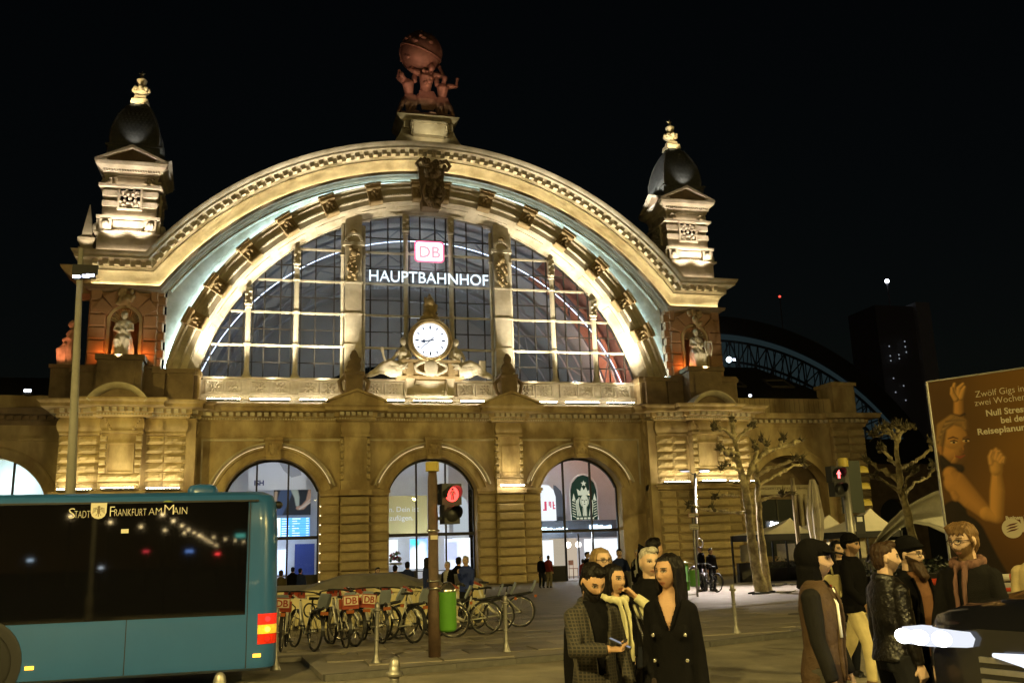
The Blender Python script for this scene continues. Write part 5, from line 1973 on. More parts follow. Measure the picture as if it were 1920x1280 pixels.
# crown with a star, face, hair, twin tails
m.prism([(c0 - 0.42, z0 + 0.42), (c0 + 0.42, z0 + 0.42), (c0 + 0.5, z0 + 0.85), (c0 + 0.25, z0 + 0.68), (c0 + 0.15, z0 + 0.98), (c0, z0 + 0.75), (c0 - 0.15, z0 + 0.98), (c0 - 0.25, z0 + 0.68), (c0 - 0.5, z0 + 0.85)], 5.97, 5.995)
st = []
for k in range(10):
 r = 0.21 if k % 2 == 0 else 0.09
 st.append((c0 + r * math.sin(k * PI / 5), z0 + 1.2 + r * math.cos(k * PI / 5)))
m.prism(list(reversed(st)), 5.97, 5.995)
face = [(c0 + 0.3 * math.cos(t), z0 + 0.02 + 0.42 * math.sin(t)) for t in np.linspace(0, 2 * PI, 20, endpoint=False)]
m.prism(face, 5.965, 5.99)
for s in (-1, 1):
 for k in range(3):
  m.tube([(c0 + s * (0.36 + 0.09 * k), 5.985, z0 + 0.3 - 0.1 * k), (c0 + s * (0.44 + 0.08 * k), 5.985, z0 - 0.2), (c0 + s * (0.30 + 0.1 * k), 5.985, z0 - 0.95)], [0.035, 0.03, 0.035], 4)
 m.prism([(c0 + s * 0.62, z0 + 0.1), (c0 + s * 0.74, z0 + 0.55), (c0 + s * 0.84, z0 + 0.1)][::s], 5.97, 5.99)
 for k in range(7):
  zz = z0 + 0.05 - 0.17 * k
  m.tube([(c0 + s * 0.64, 5.98, zz - 0.05), (c0 + s * 0.86, 5.98, zz + 0.05)], 0.03, 4)
for k in range(5):
 m.box(c0 - 0.6 + 0.26 * k, c0 - 0.42 + 0.26 * k, 5.97, 5.99, z0 - 1.16, z0 - 1.04)
m.box(c0 - 0.14, c0 + 0.14, 5.97, 5.99, z0 - 0.95, z0 - 0.3)
m.build('logo_figure', CREAM, lg)
m = MB()
for s in (-1, 1):
 m.box(c0 + s * 0.13 - 0.06, c0 + s * 0.13 + 0.06, 5.955, 5.962, z0 + 0.08, z0 + 0.13)
m.box(c0 - 0.02, c0 + 0.02, 5.955, 5.962, z0 - 0.08, z0 + 0.1)
m.box(c0 - 0.07, c0 + 0.07, 5.955, 5.962, z0 - 0.2, z0 - 0.16)
for s in (-1, 1):
 m.tube([(c0 + s * 0.22, 5.958, z0 + 0.36), (c0 + s * 0.24, 5.958, z0), (c0 + s * 0.1, 5.958, z0 - 0.5), (c0 + s * 0.06, 5.958, z0 - 0.95)], 0.012, 4)
m.build('logo_lines', MATS['logo_green'], lg)
m = MB()
m.prism([(8.0, 3.75), (9.25, 3.75), (9.25, 5.3), (9.12, 5.75), (8.8, 6.05), (8.4, 6.1), (8.0, 5.9)], 6.0, 6.1)
sg = m.build('lit_arch_sign', emit('lit_sign_white', (0.9, 0.93, 1.0), 1.3), None)
tag(sg, 'glowing white round-headed sign with red lettering at the left of the right arch', 'sign')
m = MB()
for (x0_, x1_, z0_, z1_) in ((8.45, 8.6, 4.4, 5.0), (8.35, 8.45, 4.4, 4.5), (8.75, 8.82, 4.7, 5.0), (8.85, 8.92, 4.6, 5.0), (9.02, 9.1, 4.5, 5.0), (9.1, 9.2, 4.5, 4.58), (9.1, 9.18, 4.72, 4.78)):
 m.box(x0_, x1_, 5.97, 5.995, z0_, z1_)
m.build('lettering', emit('lit_sign_red', (1.0, 0.12, 0.22), 0.8), sg)
m = MB()
m.prism([(9.45, 3.6), (10.1, 3.6), (10.1, 5.2), (9.95, 5.75), (9.6, 6.1), (9.45, 6.15)], 7.0, 7.1)
m.build('dark_window', CB, ST)
m = MB()
m.box(7.4, 14.4, 6.1, 6.6, 2.6, 3.72)
m.build('shop_fascia', CB, ST)
NB = emit('neon_blue_white', (0.62, 0.82, 1.0), 5.0)
for (x0_, x1_, z) in ((8.0, 10.0, 3.08), (11.55, 13.05, 3.18)):
 m = MB()
 random.seed(5)
 xx = x0_
 while xx < x1_:
  wv = random.uniform(0.12, 0.24)
  m.box(xx, xx + wv - 0.05, 6.0, 6.08, z - 0.12, z + 0.12 + random.uniform(0, 0.12))
  xx += wv
 o = m.build('neon_lettering', NB, None)
 tag(o, 'blue-white glowing shop lettering strip at the %s of the right arch' % ('left' if x0_ < 9 else 'right'), 'sign')
m = MB()
m.box(7.6, 9.1, 6.5, 6.6, 0.9, 2.5)
m.box(11.3, 14.3, 6.5, 6.6, 0.9, 2.5)
m.build('shop_window_light', MATS['shop_light_white'], ST)
m = MB()
m.box(9.3, 11.2, 7.9, 8.0, 0.1, 2.6)
m.build('cafe_wall', emit('cafe_wall_glow', (1.0, 0.82, 0.62), 0.55), ST)  # wall glows by itself in place of cafe lighting
for k in range(2):
 ch = empty('pendant_lamp', (9.85 + 0.7 * k, 5.6, 2.15), 0, 'round white pendant lamp in the coffee shop, %s of the pair' % ('left' if k == 0 else 'right'), 'lamp')
 m = MB()
 m.ball((0, 0, 0), 0.2)
 m.build('lamp_globe', emit('pendant_light', (1.0, 0.93, 0.85), 4.0), ch, True)
 m = MB()
 m.tube([(0, 0, 0.18), (0, 0, 0.6)], 0.01, 5)
 m.build('lamp_cord', DARKM, ch)
chair = empty('bar_chair', (9.75, 4.4, 0.02), 0.5, 'tall wooden chair inside the coffee shop entrance', 'chair')
WOOD = mat('chair_wood', (0.22, 0.10, 0.05), 0.5)
m = MB()
m.box(-0.22, 0.22, -0.22, 0.22, 0.62, 0.66)
m.build('seat', WOOD, chair)
m = MB()
m.box(-0.22, 0.22, 0.18, 0.22, 0.85, 1.15)
m.build('backrest', WOOD, chair)
for sx in (-1, 1):
 for sy in (-1, 1):
  m = MB()
  m.tube([(sx * 0.2, sy * 0.2, 0), (sx * 0.19, sy * 0.19, 0.62 if sy < 0 else 1.15)], 0.018, 6)
  m.build('leg', WOOD, chair)
# open leaf of the right-hand door
m = MB()
for (x0_, x1_, z0_, z1_) in ((-0.82, -0.74, 0.05, 2.75), (0.0, 0.08, 0.05, 2.75), (-0.74, 0.0, 2.65, 2.75), (-0.74, 0.0, 0.05, 0.2)):
 m.box(x0_, x1_, -0.03, 0.03, z0_, z1_)
o = m.build('open_door', FR, ST)
o.location = (AX - 0.05, 0.8, 0)
o.rotation_euler = (0, 0, R(70))
# left wing arch
m = MB()
m.box(-28, -20.4, 6.0, 6.2, 0, 9)
m.build('wing_back_wall', CW, ST)
m = MB()
for x in (-25.2, -22.75):
 m.box(x - 0.05, x + 0.05, 2.2, 2.35, 0, 7.5)
m.box(-27, -20.9, 2.2, 2.35, 2.9, 3.05)
m.build('arch_window_frame', FR, ST)
m = MB()
m.box(-26.9, -20.9, 2.25, 2.26, 3.05, 7.6)
m.build('window_pane', CPANE, ST)
point('wing_lamp', (-23.5, 4.3, 6.5), 420, (0.78, 1.0, 0.95), 0.3)
# ------------------------------------------------------------------ ground: plaza, road, kerbs
ASPH = mat('asphalt', (0.25, 0.225, 0.175), 0.75, var=0.35, vscale=1.3, bump=0.5, bscale=60, color2=(0.18, 0.164, 0.13), c2scale=0.5)
PAVE = mat('paving', (0.23, 0.21, 0.18), 0.7, var=0.25, vscale=1.6, bump=0.3, bscale=30)
SLAB = mat('paving_slab', (0.21, 0.185, 0.15), 0.6, var=0.25, vscale=1.1, bump=0.35, bscale=25, rnd=0.3)
KERB = mat('kerb_granite', (0.10, 0.095, 0.085), 0.75, var=0.3, vscale=6, bump=0.3)
m = MB()
m.add([(-900, -900, -0.09), (900, -900, -0.09), (900, 1500, -0.09), (-900, 1500, -0.09)], [(0, 1, 2, 3)])
tag(m.build('road', ASPH), kind='structure')
KL = [(-60.0, -36.3), (-8.55, -36.3), (-8.35, -39.3), (-5.32, -38.63), (-1.57, -37.85), (1.2, -36.75), (6.0, -36.0), (60.0, -33.0)]
m = MB()
poly = KL + [(60.0, 2.0), (-60.0, 2.0)]
m.prism(poly, -0.088, -0.012, 'z')
PV = m.build('pavement', PAVE)
tag(PV, kind='structure')
def kerb_y(x):
 return float(np.interp(x, [p[0] for p in KL[2:]], [p[1] for p in KL[2:]]))
for i in range(2, 6):
 p, q = Vector(KL[i]), Vector(KL[i + 1])
 L = min((q - p).length, 14)
 d = (q - p).normalized()
 ang = math.atan2(d.y, d.x)
 k = max(1, int(L / 1.0))
 for j in range(k):
  mb = MB().box(0.004, L / k - 0.004, -0.14, 0.0, -0.088, 0.004)
  o = mb.build('kerb_stone', KERB, PV)
  c = p + d * (j * L / k)
  o.location = (c.x, c.y, 0)
  o.rotation_euler = (0, 0, ang)
slab_me = MB().box(-0.585, 0.585, -0.385, 0.385, -0.03, 0.006).mesh('paving_slab')
slab_me.materials.append(SLAB)
cnt = 0
for j in range(13):
 for i in range(20):
  x = -8.2 + i * 1.2 + (0.6 if j % 2 else 0)
  y = -37.9 + j * 0.8 - 0.1
  if y - 0.42 < max(kerb_y(x - 0.6), kerb_y(x + 0.6)) + 0.02 or x < -7.9 and y < -36:
   continue
  if -9.5 < x < -3.5 and y > -30.3:
   continue
  o = bpy.data.objects.new('paving_slab', slab_me)
  COL.objects.link(o)
  o.parent = PV
  o.location = (x, y, random.uniform(-0.003, 0.002))
  o.rotation_euler = (random.gauss(0, 0.003), random.gauss(0, 0.003), 0)
  cnt += 1
lm_ = MB()
rl = random.Random(12)
for k in range(60):
 x, y = rl.uniform(-8, 10), rl.uniform(-37, -24)
 M = Matrix.Translation((x, y, 0.012)) @ Matrix.Rotation(rl.uniform(0, 6), 4, 'Z') @ Matrix.Rotation(rl.uniform(-0.5, 0.5), 4, 'X')
 s_ = rl.uniform(0.02, 0.06)
 lm_.box(-s_, s_, -s_ * 0.5, s_ * 0.5, 0.0, 0.004, M)
tag(lm_.build('litter', mat('litter_paper', (0.4, 0.36, 0.28), 0.8, var=0.4, vscale=3)), kind='stuff')
for i, (x, y) in enumerate(((-1.8, -35.2), (3.4, -33.0))):
 mc = empty('manhole_cover', (x, y, 0.008), 0, ('round iron manhole cover nearer the bicycles', 'round iron manhole cover nearer the tree')[i] + ' on the plaza', 'manhole cover', 'manhole covers on the plaza')
 q = MB()
 q.lathe([(0.0, 0.0), (0.33, 0.0), (0.33, -0.02)], n=28)
 q.build('plate', mat('cast_iron', (0.05, 0.045, 0.04), 0.5, metal=0.5, var=0.3, vscale=20), mc)
 q = MB()
 q.lathe([(0.335, -0.02), (0.335, 0.006), (0.38, 0.006), (0.38, -0.02)], n=28)
 q.build('rim', KERB, mc)
# ------------------------------------------------------------------ train shed behind, and the city beyond
SH = empty('train_shed', (0, 0, 0), 0, 'dark arched train shed with a dim blue lattice-glazed end, behind the right wing', 'train shed')
SX, SZ, SR = 44.57, -4.0, 33.3
aa = R(66)
m = MB()
m.arc([(SR - 0.1, 50), (SR - 0.1, 130), (SR + 0.9, 130), (SR + 0.9, 49.5), (SR - 1.3, 49.5), (SR - 1.3, 50.0)], SZ, -aa, aa, 64, SX)
m.build('shed_roof', mat('shed_dark', (0.03, 0.03, 0.032), 0.7, var=0.2), SH)
m = MB()
n = 48
pts = [(SX + (SR - 1.0) * math.sin(-aa + 2 * aa * k / n), SZ + (SR - 1.0) * math.cos(-aa + 2 * aa * k / n)) for k in range(n + 1)]
m.prism([(p[0], p[1]) for p in reversed(pts)], 50.6, 50.8)
m.build('lit_glazing', emit('shed_glow', (0.30, 0.50, 0.55), 0.035), SH)
m = MB()
for r in np.arange(SR - 2.2, SR - 17, -2.6):
 m.arc([(r - 0.12, 49.7), (r + 0.12, 49.7), (r + 0.12, 50.0), (r - 0.12, 50.0)], SZ, -aa, aa, 48, SX)
k = 0
for a in np.arange(-aa, aa, R(2.4)):
 for r0 in np.arange(SR - 2.2, SR - 15, -2.6):
  b = a + R(2.4)
  u, v = (a, b) if k % 2 else (b, a)
  m.tube([(SX + r0 * math.sin(u), 49.8, SZ + r0 * math.cos(u)), (SX + (r0 - 2.6) * math.sin(v), 49.8, SZ + (r0 - 2.6) * math.cos(v))], 0.10, 4)
  m.tube([(SX + r0 * math.sin(a), 49.8, SZ + r0 * math.cos(a)), (SX + (r0 - 2.6) * math.sin(a), 49.8, SZ + (r0 - 2.6) * math.cos(a))], 0.08, 4)
  k += 1
m.build('lattice_truss', mat('shed_dark', (0.03, 0.03, 0.032)), SH, kind='stuff')
m = MB()
for x in np.arange(20, 72, 1.1):
 m.box(x - 0.05, x + 0.05, 50.4, 50.5, 8, SZ + math.sqrt(max((SR - 2) ** 2 - (x - SX) ** 2, 0)))
m.build('glazing_bar', mat('shed_dark', (0.03, 0.03, 0.032)), SH, kind='stuff')
m = MB()
c = at_y(1367, 674, 48)
m.ball(c, 0.35)
m.build('shed_lamp', emit('far_lamp', (0.75, 0.9, 1.0), 9.0), SH)
m = MB()
m.box(20, 75, 48.5, 52, 0, 14.5)
m.build('shed_base', mat('shed_dark', (0.03, 0.03, 0.032)), SH)
# low building further right
LB = empty('low_side_building', (40, 24, 0), 0, 'dark low stone building with arches behind the bare trees at the right', 'building')
m = MB()
for k in range(7):
 arc_wall(m, -9 + 5.0 * k, -4 + 5.0 * k, 0, 7.8, -6.5 + 5.0 * k, 1.6, 4.0, 4.0, 1.7, 0, 0.8, 12)
m.build('wall', STONE_D, LB)
m = MB()
m.box(-9.2, 26.2, -0.4, 0.2, 7.8, 8.4)
m.box(-9, 26, 0.0, 8, 8.4, 9.0)
m.build('cornice', STONE_D, LB)
m = MB()
m.box(-9, 26, 0.9, 1.0, 0, 7.8)
m.build('recess', mat('dark_shop_glass', (0.05, 0.055, 0.06), 0.1), LB)
# distant tower
c = at_y(1690, 800, 300)
TW = empty('distant_tower', (c.x, 300, 0), 0, 'dark distant tower block with a few lit windows and a bright mast light', 'tower block')
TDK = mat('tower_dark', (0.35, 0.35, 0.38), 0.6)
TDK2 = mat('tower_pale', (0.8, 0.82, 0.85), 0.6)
a_, b_ = at_y(1640, 600, 300), at_y(1735, 600, 300)
hw = (b_.x - a_.x) / 2
m = MB()
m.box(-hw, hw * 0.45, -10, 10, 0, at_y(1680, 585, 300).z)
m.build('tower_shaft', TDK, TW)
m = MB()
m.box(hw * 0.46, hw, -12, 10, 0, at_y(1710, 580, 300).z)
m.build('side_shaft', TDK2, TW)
pm = at_y(1663, 527, 300)
m = MB()
m.tube([(pm.x - c.x, 0, 90), (pm.x - c.x, 0, pm.z)], 0.4, 6)
m.build('mast', TDK, TW)
m = MB()
m.ball((pm.x - c.x, 0, pm.z), 0.95)
m.build('mast_light', emit('mast_light', (0.85, 0.9, 1.0), 12), TW)
wl = emit('far_window_light', (0.8, 0.9, 1.0), 0.3)
for (x, y) in ((1667, 649), (1669, 667), (1670, 676), (1685, 665), (1686, 672), (1696, 640), (1697, 650), (1699, 660), (1675, 709), (1694, 723), (1679, 735), (1698, 750)):
 p = at_y(x, y, 288)
 m = MB()
 m.box(p.x - c.x - 0.24, p.x - c.x + 0.24, -12.2, -12.05, p.z - 0.28, p.z + 0.28)
 m.build('lit_window', wl, TW)
p = at_y(1462, 556, 280)
CR = empty('distant_mast', (p.x, 280, 0), 0, 'far thin mast carrying a tiny red warning light', 'mast')
m = MB()
m.tube([(0, 0, 0), (0, 0, p.z)], 0.25, 6)
m.build('mast_pole', TDK, CR)
m = MB()
m.ball((0, 0, p.z), 0.5)
m.build('warning_light', emit('red_lamp', (1, 0.08, 0.05), 2.0), CR)
# ------------------------------------------------------------------ street lamps: the sodium light of the square (added or assumed, most stand outside the frame)
SOD = (1.0, 0.76, 0.24)
FAC = (1.0, 0.76, 0.19)
LAMP_HOT = emit('sodium_lamp', (1.0, 0.72, 0.28), 40.0)
GALV = mat('galvanised', (0.28, 0.27, 0.25), 0.45, metal=0.7, var=0.2, vscale=8)
def unseen_street_lamp(x, y, h, heading, power, label, color=SOD, cone=150, tilt=0.35, group='tall unseen street lamps round the square'):
 e = empty('unseen_street_lamp', (x, y, -0.012 if y > -36 else -0.09), heading, label, 'street lamp', group)
 m = MB()
 m.lathe([(0.14, 0), (0.13, 0.8), (0.08, 1.0), (0.06, h - 0.2), (0.05, h)], n=10)
 m.build('pole', GALV, e, True)
 m = MB()
 m.tube([(0, 0, h - 0.1), (0, -0.4, h + 0.15), (0, -1.6, h + 0.28)], 0.035, 8)
 m.build('arm', GALV, e, True)
 m = MB()
 m.ball((0, -1.9, h + 0.28), 0.18, 0.45, 0.09)
 m.build('lamp_head', GALV, e, True)
 m = MB()
 m.ball((0, -1.9, h + 0.2), 0.13, 0.34, 0.06)
 m.build('lamp_glass', LAMP_HOT, e, True)
 if power:
  spot('lamp_light', (0, -1.9, h + 0.1), (0, -1.9 - 5 * tilt, h - 5), power, color, cone, 0.5, 0.15, e)
 return e
# side lamps added out of view to light the facade and the plaza
unseen_street_lamp(-26.0, -20.0, 9.0, R(140), 8500, 'tall street lamp added out of view left of the station square', FAC, tilt=3.2, cone=66)
unseen_street_lamp(-22.0, -41.0, 9.0, R(150), 7000, 'tall street lamp added out of view beside the bus lane', tilt=1.0)
unseen_street_lamp(34.5, -14.0, 9.0, R(-125), 5000, 'tall street lamp added out of view right of the station square', FAC, tilt=3.2, cone=70)
unseen_street_lamp(17.0, -43.0, 9.0, R(100), 6000, 'tall street lamp added out of view beyond the billboard', tilt=0.8)
unseen_street_lamp(27.5, -24.0, 8.5, R(-100), 9000, 'tall street lamp added out of view beyond the market tents', tilt=1.2, cone=130)  # unseen lamp, assumed and added to brighten the tents and tree
# assumed lamp row across the road, behind the photographer
BACK = [(-34, -57, 0), (-24, -58, 0), (-14.5, -57, 15000), (-4.0, -59, 6000), (7.5, -58, 13000), (18, -57, 3000), (29, -56, 0), (41, -55, 0)]
for i, (x, y, p) in enumerate(BACK):
 unseen_street_lamp(x, y, 8.5, R(180), p, ('first', 'second', 'third', 'fourth', 'fifth', 'sixth', 'seventh', 'eighth')[i] + ' sodium street lamp from the left in the assumed row across the road', tilt=0.35 if i != 4 else 1.2, cone=126 if i != 4 else 150)
# the boulevard behind the photographer (seen only as reflections in the bus windows)
FARL = emit('boulevard_lamp_light', (1.0, 0.74, 0.34), 70.0)
hm, pm_ = MB(), MB()
hm.ball((0, 0, 6.9), 0.17, 0.17, 0.14, 8, 6)
pm_.tube([(0, 0, 0), (0, 0, 6.75)], 0.06, 6)
hme, pme_ = hm.mesh('lamp_glass'), pm_.mesh('pole')
hme.materials.append(FARL)
pme_.materials.append(GALV)
k = 0
for row, (x0, dx) in enumerate(((-19.0, 0.02), (9.0, -0.03), (-33.0, -0.1))):
 for j in range(13):
  y = -128 - 15 * j
  e = empty('boulevard_lamp', (x0 + dx * (y + 84), y, -0.09), 0, 'distant street lamp on the boulevard behind the viewer', 'street lamp', 'street lamps along the boulevard behind the viewer')
  for nm, me in (('pole', pme_), ('lamp_glass', hme)):
   o = bpy.data.objects.new(nm, me)
   COL.objects.link(o)
   o.parent = e
for (x, y, z, w_, col, st) in ((-14, -88, 2.4, 0.5, (0.2, 0.4, 1), 12), (-17.5, -96, 2.6, 0.4, (1, 0.06, 0.08), 16), (-21, -100, 1.6, 0.3, (0.8, 0.9, 1), 25), (-24, -92, 2.2, 0.35, (0.6, 0.8, 1), 18), (-11, -90, 3.3, 0.7, (0.2, 0.9, 0.7), 7), (-12.2, -86, 2.2, 0.3, (1, 0.05, 0.05), 40), (-27, -94, 3.0, 0.6, (1, 0.8, 0.5), 10)):  # unseen glowing boxes, added for reflections in the bus windows
 m = MB()
 w_ *= 0.45
 m.box(x - w_, x + w_, y, y + 0.2, z, z + w_ * 0.8)
 o = tag(m.build('reflection_box', emit('reflection_box_%d' % k, col, st)), ('blue', 'red', 'bright white', 'pale blue', 'turquoise', 'small intense red', 'warm white')[k] + ' glowing box added behind the viewer for window reflections', 'sign')
 m = MB()
 m.box(x - 0.05, x + 0.05, y + 0.05, y + 0.15, -0.09, z - 0.003)
 m.build('post', DARKM, o)
 k += 1
# ------------------------------------------------------------------ city bus
TEAL = mat('bus_teal', (0.024, 0.11, 0.31), 0.28, var=0.05, vscale=2, spec=0.5, coat=0.4)
BGLASS = mat('bus_glass', (0.004, 0.004, 0.005), 0.03, spec=0.5)
RUB = mat('black_rubber', (0.012, 0.012, 0.012), 0.75)
PLAST = mat('black_plastic', (0.015, 0.015, 0.016), 0.45)
BUS = empty('city_bus', (-9.02, -39.35, -0.09), R(0.0), 'teal blue city bus with black tinted windows, cut by the left edge', 'bus')
BT = 2.76
def rounded_plan(x0, x1, y0, y1, r, n=6):
 pts = []
 for cx, cy, a0 in ((x1 - r, y1 - r, 0), (x0 + r, y1 - r, 90), (x0 + r, y0 + r, 180), (x1 - r, y0 + r, 270)):
  for k in range(n + 1):
   a = R(a0 + 90 * k / n)
   pts.append((cx + r * math.cos(a), cy + r * math.sin(a)))
 return pts
m = MB()
rings = []
for z, e in ((0.20, 0.10), (0.24, 0.02), (0.34, 0.0), (1.0, 0.0), (2.2, 0.02), (2.58, 0.05), (2.70, 0.10), (BT, 0.22)):
 rings.append([(x, y, z) for x, y in rounded_plan(-12.0 + e, 0.0 - e, 0.0 + e, 2.5 - e, 0.26)])
m.loft(rings)
m.build('body', TEAL, BUS, 'auto')
for (x0, x1) in ((-11.6, -8.6), (-8.57, -6.2), (-6.17, -3.86), (-3.83, -1.58), (-1.55, -0.47)):
 m = MB()
 m.box(x0, x1, -0.012, 0.06, 1.0, 2.585)
 m.build('side_window', BGLASS, BUS)
m = MB()
m.box(-11.6, -0.45, -0.004, 0.03, 0.985, 2.595)
m.build('window_surround', BGLASS, BUS)
for x in (-6.2, -3.86, -2.05, -0.42):
 m = MB()
 m.box(x - 0.006, x + 0.006, -0.003, 0.02, 0.25, 0.985 if x != -0.42 else 2.62)
 m.build('panel_seam', PLAST, BUS)
m = MB()
m.box(-12, -0.3, 0.015, 0.05, 2.60, 2.625)
m.build('rain_gutter', PLAST, BUS)
m = MB()
m.loft([[(x, y, z) for x, y in rounded_plan(-1.35 + e, -0.92 - e, 0.3 + e, 0.9 - e, 0.12)] for z, e in ((BT - 0.04, 0), (BT + 0.05, 0.0), (BT + 0.11, 0.03), (BT + 0.13, 0.08))])
m.build('roof_hatch', TEAL, BUS, 'auto')
m = MB()
m.ball((-0.02, 0.35, 2.56), 0.07, 0.07, 0.06)
m.build('rear_camera', PLAST, BUS, True)
tl = MB()
for (z0, z1, name, col, st) in ((0.565, 0.70, 'lower_tail_light', (0.8, 0.03, 0.01), 0.28), (0.705, 0.83, 'turn_signal', (1.0, 0.62, 0.05), 0.9), (0.835, 0.985, 'upper_tail_light', (1.0, 0.04, 0.03), 0.5)):
 m = MB()
 pts = rounded_plan(-12.0, 0.012, -0.012, 2.5, 0.27, 10)
 sel = [p for p in pts if p[1] < 0.2 and p[0] > -0.28]
 inn = [(p[0] - 0.03, p[1] + 0.03) for p in sel]
 poly = sel + inn[::-1]
 m.prism(poly, z0, z1, 'z')
 lm = mat('bus_' + name, col, 0.15, spec=0.6, var=0.3, vscale=25)
 bs = lm.node_tree.nodes['Principled BSDF']
 bs.inputs['Emission Color'].default_value = (*col, 1)
 bs.inputs['Emission Strength'].default_value = st * 0.4
 tl_ = m.build(name, lm, BUS)
 m = MB()
 m.lathe([(0.0, 0.014), (0.035, 0.012), (0.04, 0.0)], (-0.13, -0.012, (z0 + z1) / 2), 12, axis='y')
 m.build('bulb', emit('bus_bulb_' + name, col, st * 4), tl_, True)
for x in (-0.27, -3.25):
 m = MB()
 m.box(x - 0.055, x + 0.055, -0.02, 0.01, 0.39, 0.435)
 m.build('side_marker', emit('marker_amber', (1.0, 0.42, 0.03), 4.5), BUS)
wx = -3.95
m = MB()
m.lathe([(0.0, -0.02), (0.60, -0.02), (0.60, 0.02), (0.56, 0.022)], (wx, 0.0, 0.5), 32, axis='y')
m.build('wheel_arch', PLAST, BUS)
m = MB()
m.lathe([(0.28, 0.03), (0.44, 0.045), (0.48, 0.02), (0.48, -0.2)], (wx, 0.0, 0.48), 32, axis='y')
w_ = m.build('wheel', RUB, BUS, True)
m = MB()
m.lathe([(0.0, 0.05), (0.1, 0.06), (0.12, 0.035), (0.27, 0.03), (0.28, 0.0)], (wx, 0.0, 0.48), 24, axis='y')
m.build('rim', GALV, w_, True)
CREAMP = mat('bus_lettering', (0.78, 0.74, 0.62), 0.5)
def bus_text(s, size, px, py):
 p = at_y(px, py, -39.37)
 M = face_y(p.x + 9.02, -0.014, p.z + 0.09)
 return text('lettering', s, size, M, CREAMP, BUS, 0.001, offset=-0.002)
def bus_w(px0, px1, py):
 return at_y(px1, py, -39.37).x - at_y(px0, py, -39.37).x
for s, size, p0, p1, py in (('S', 0.21, 126, 138, 971.5), ('TADT', 0.150, 138.5, 168, 970.8), ('F', 0.21, 203, 212, 967.8), ('RANKFURT', 0.150, 213, 273, 967.2), ('AM', 0.150, 278, 302, 965.0), ('M', 0.21, 305, 323, 964.2), ('AIN', 0.150, 324, 350, 963.6)):
 p = at_y(p0, py, -39.37)
 text('lettering', s, size, face_y(p.x + 9.02, -0.014, p.z + 0.09), CREAMP, BUS, 0.001, offset=-0.003, width=bus_w(p0, p1, py))
p = at_y(185, 957, -39.37)
cx, cz = p.x + 9.02, p.z + 0.09
sh = [(-0.105, 0.11), (0.105, 0.11), (0.105, -0.02), (0.085, -0.075), (0.045, -0.105), (0, -0.115), (-0.045, -0.105), (-0.085, -0.075), (-0.105, -0.02)]
m = MB()
m.prism([(cx + x, cz + z) for x, z in sh[::-1]], -0.015, -0.011)
crest = m.build('crest', CREAMP, BUS)
m = MB()
m.ball((cx, -0.015, cz + 0.05), 0.02, 0.003, 0.022, 8, 6)
m.ball((cx, -0.015, cz), 0.022, 0.003, 0.045, 8, 6)
for s in (-1, 1):
 for k in range(4):
  m.tube([(cx + s * 0.015, -0.015, cz + 0.02), (cx + s * (0.035 + 0.012 * k), -0.015, cz + 0.05 - 0.004 * k), (cx + s * (0.04 + 0.012 * k), -0.015, cz - 0.01 - 0.01 * k)], 0.004, 4)
 m.tube([(cx + s * 0.01, -0.015, cz - 0.03), (cx + s * 0.035, -0.015, cz - 0.07)], 0.005, 4)
m.tube([(cx, -0.015, cz - 0.03), (cx, -0.015, cz - 0.085)], 0.008, 4)
m.build('crest_eagle', mat('crest_brown', (0.22, 0.17, 0.1), 0.6), crest)
m = MB()
p = at_y(234, 995, -39.37)
m.box(p.x + 9.02 - 0.05, p.x + 9.02 + 0.05, -0.016, -0.011, p.z + 0.06, p.z + 0.12)
m.build('small_sticker', CREAMP, BUS)
p = at_y(315, 939.5, -39.37)
m = MB()
m.prism([(p.x + 8.95, p.z + 0.08), (p.x + 9.1, p.z + 0.082), (p.x + 9.04, p.z + 0.105), (p.x + 8.98, p.z + 0.1)], -0.016, -0.011)
m.build('green_sticker', mat('leaf_green', (0.25, 0.3, 0.05), 0.5), BUS)
# ------------------------------------------------------------------ dark car entering at the right, headlights on
hl_far = at_depth(1752, 1193, 5.6)
_fh = Vector((math.sin(CAM_YAW + 0.45), math.cos(CAM_YAW + 0.45), 0))
_rh = Vector((_fh.y, -_fh.x, 0))
ax = _rh * 0.80 - _fh * 0.60        # along the front, towards the near side
hd = -_rh * 0.60 - _fh * 0.80       # heading
W2 = 0.68
mid = hl_far + ax * W2
CARM = mat('car_black', (0.006, 0.006, 0.008), 0.18, spec=0.5, coat=0.8)
CAR = empty('dark_car', (mid.x, mid.y, -0.09), math.atan2(hd.y, hd.x) + PI / 2, 'black car with bright white headlights driving in at the lower right corner', 'car')
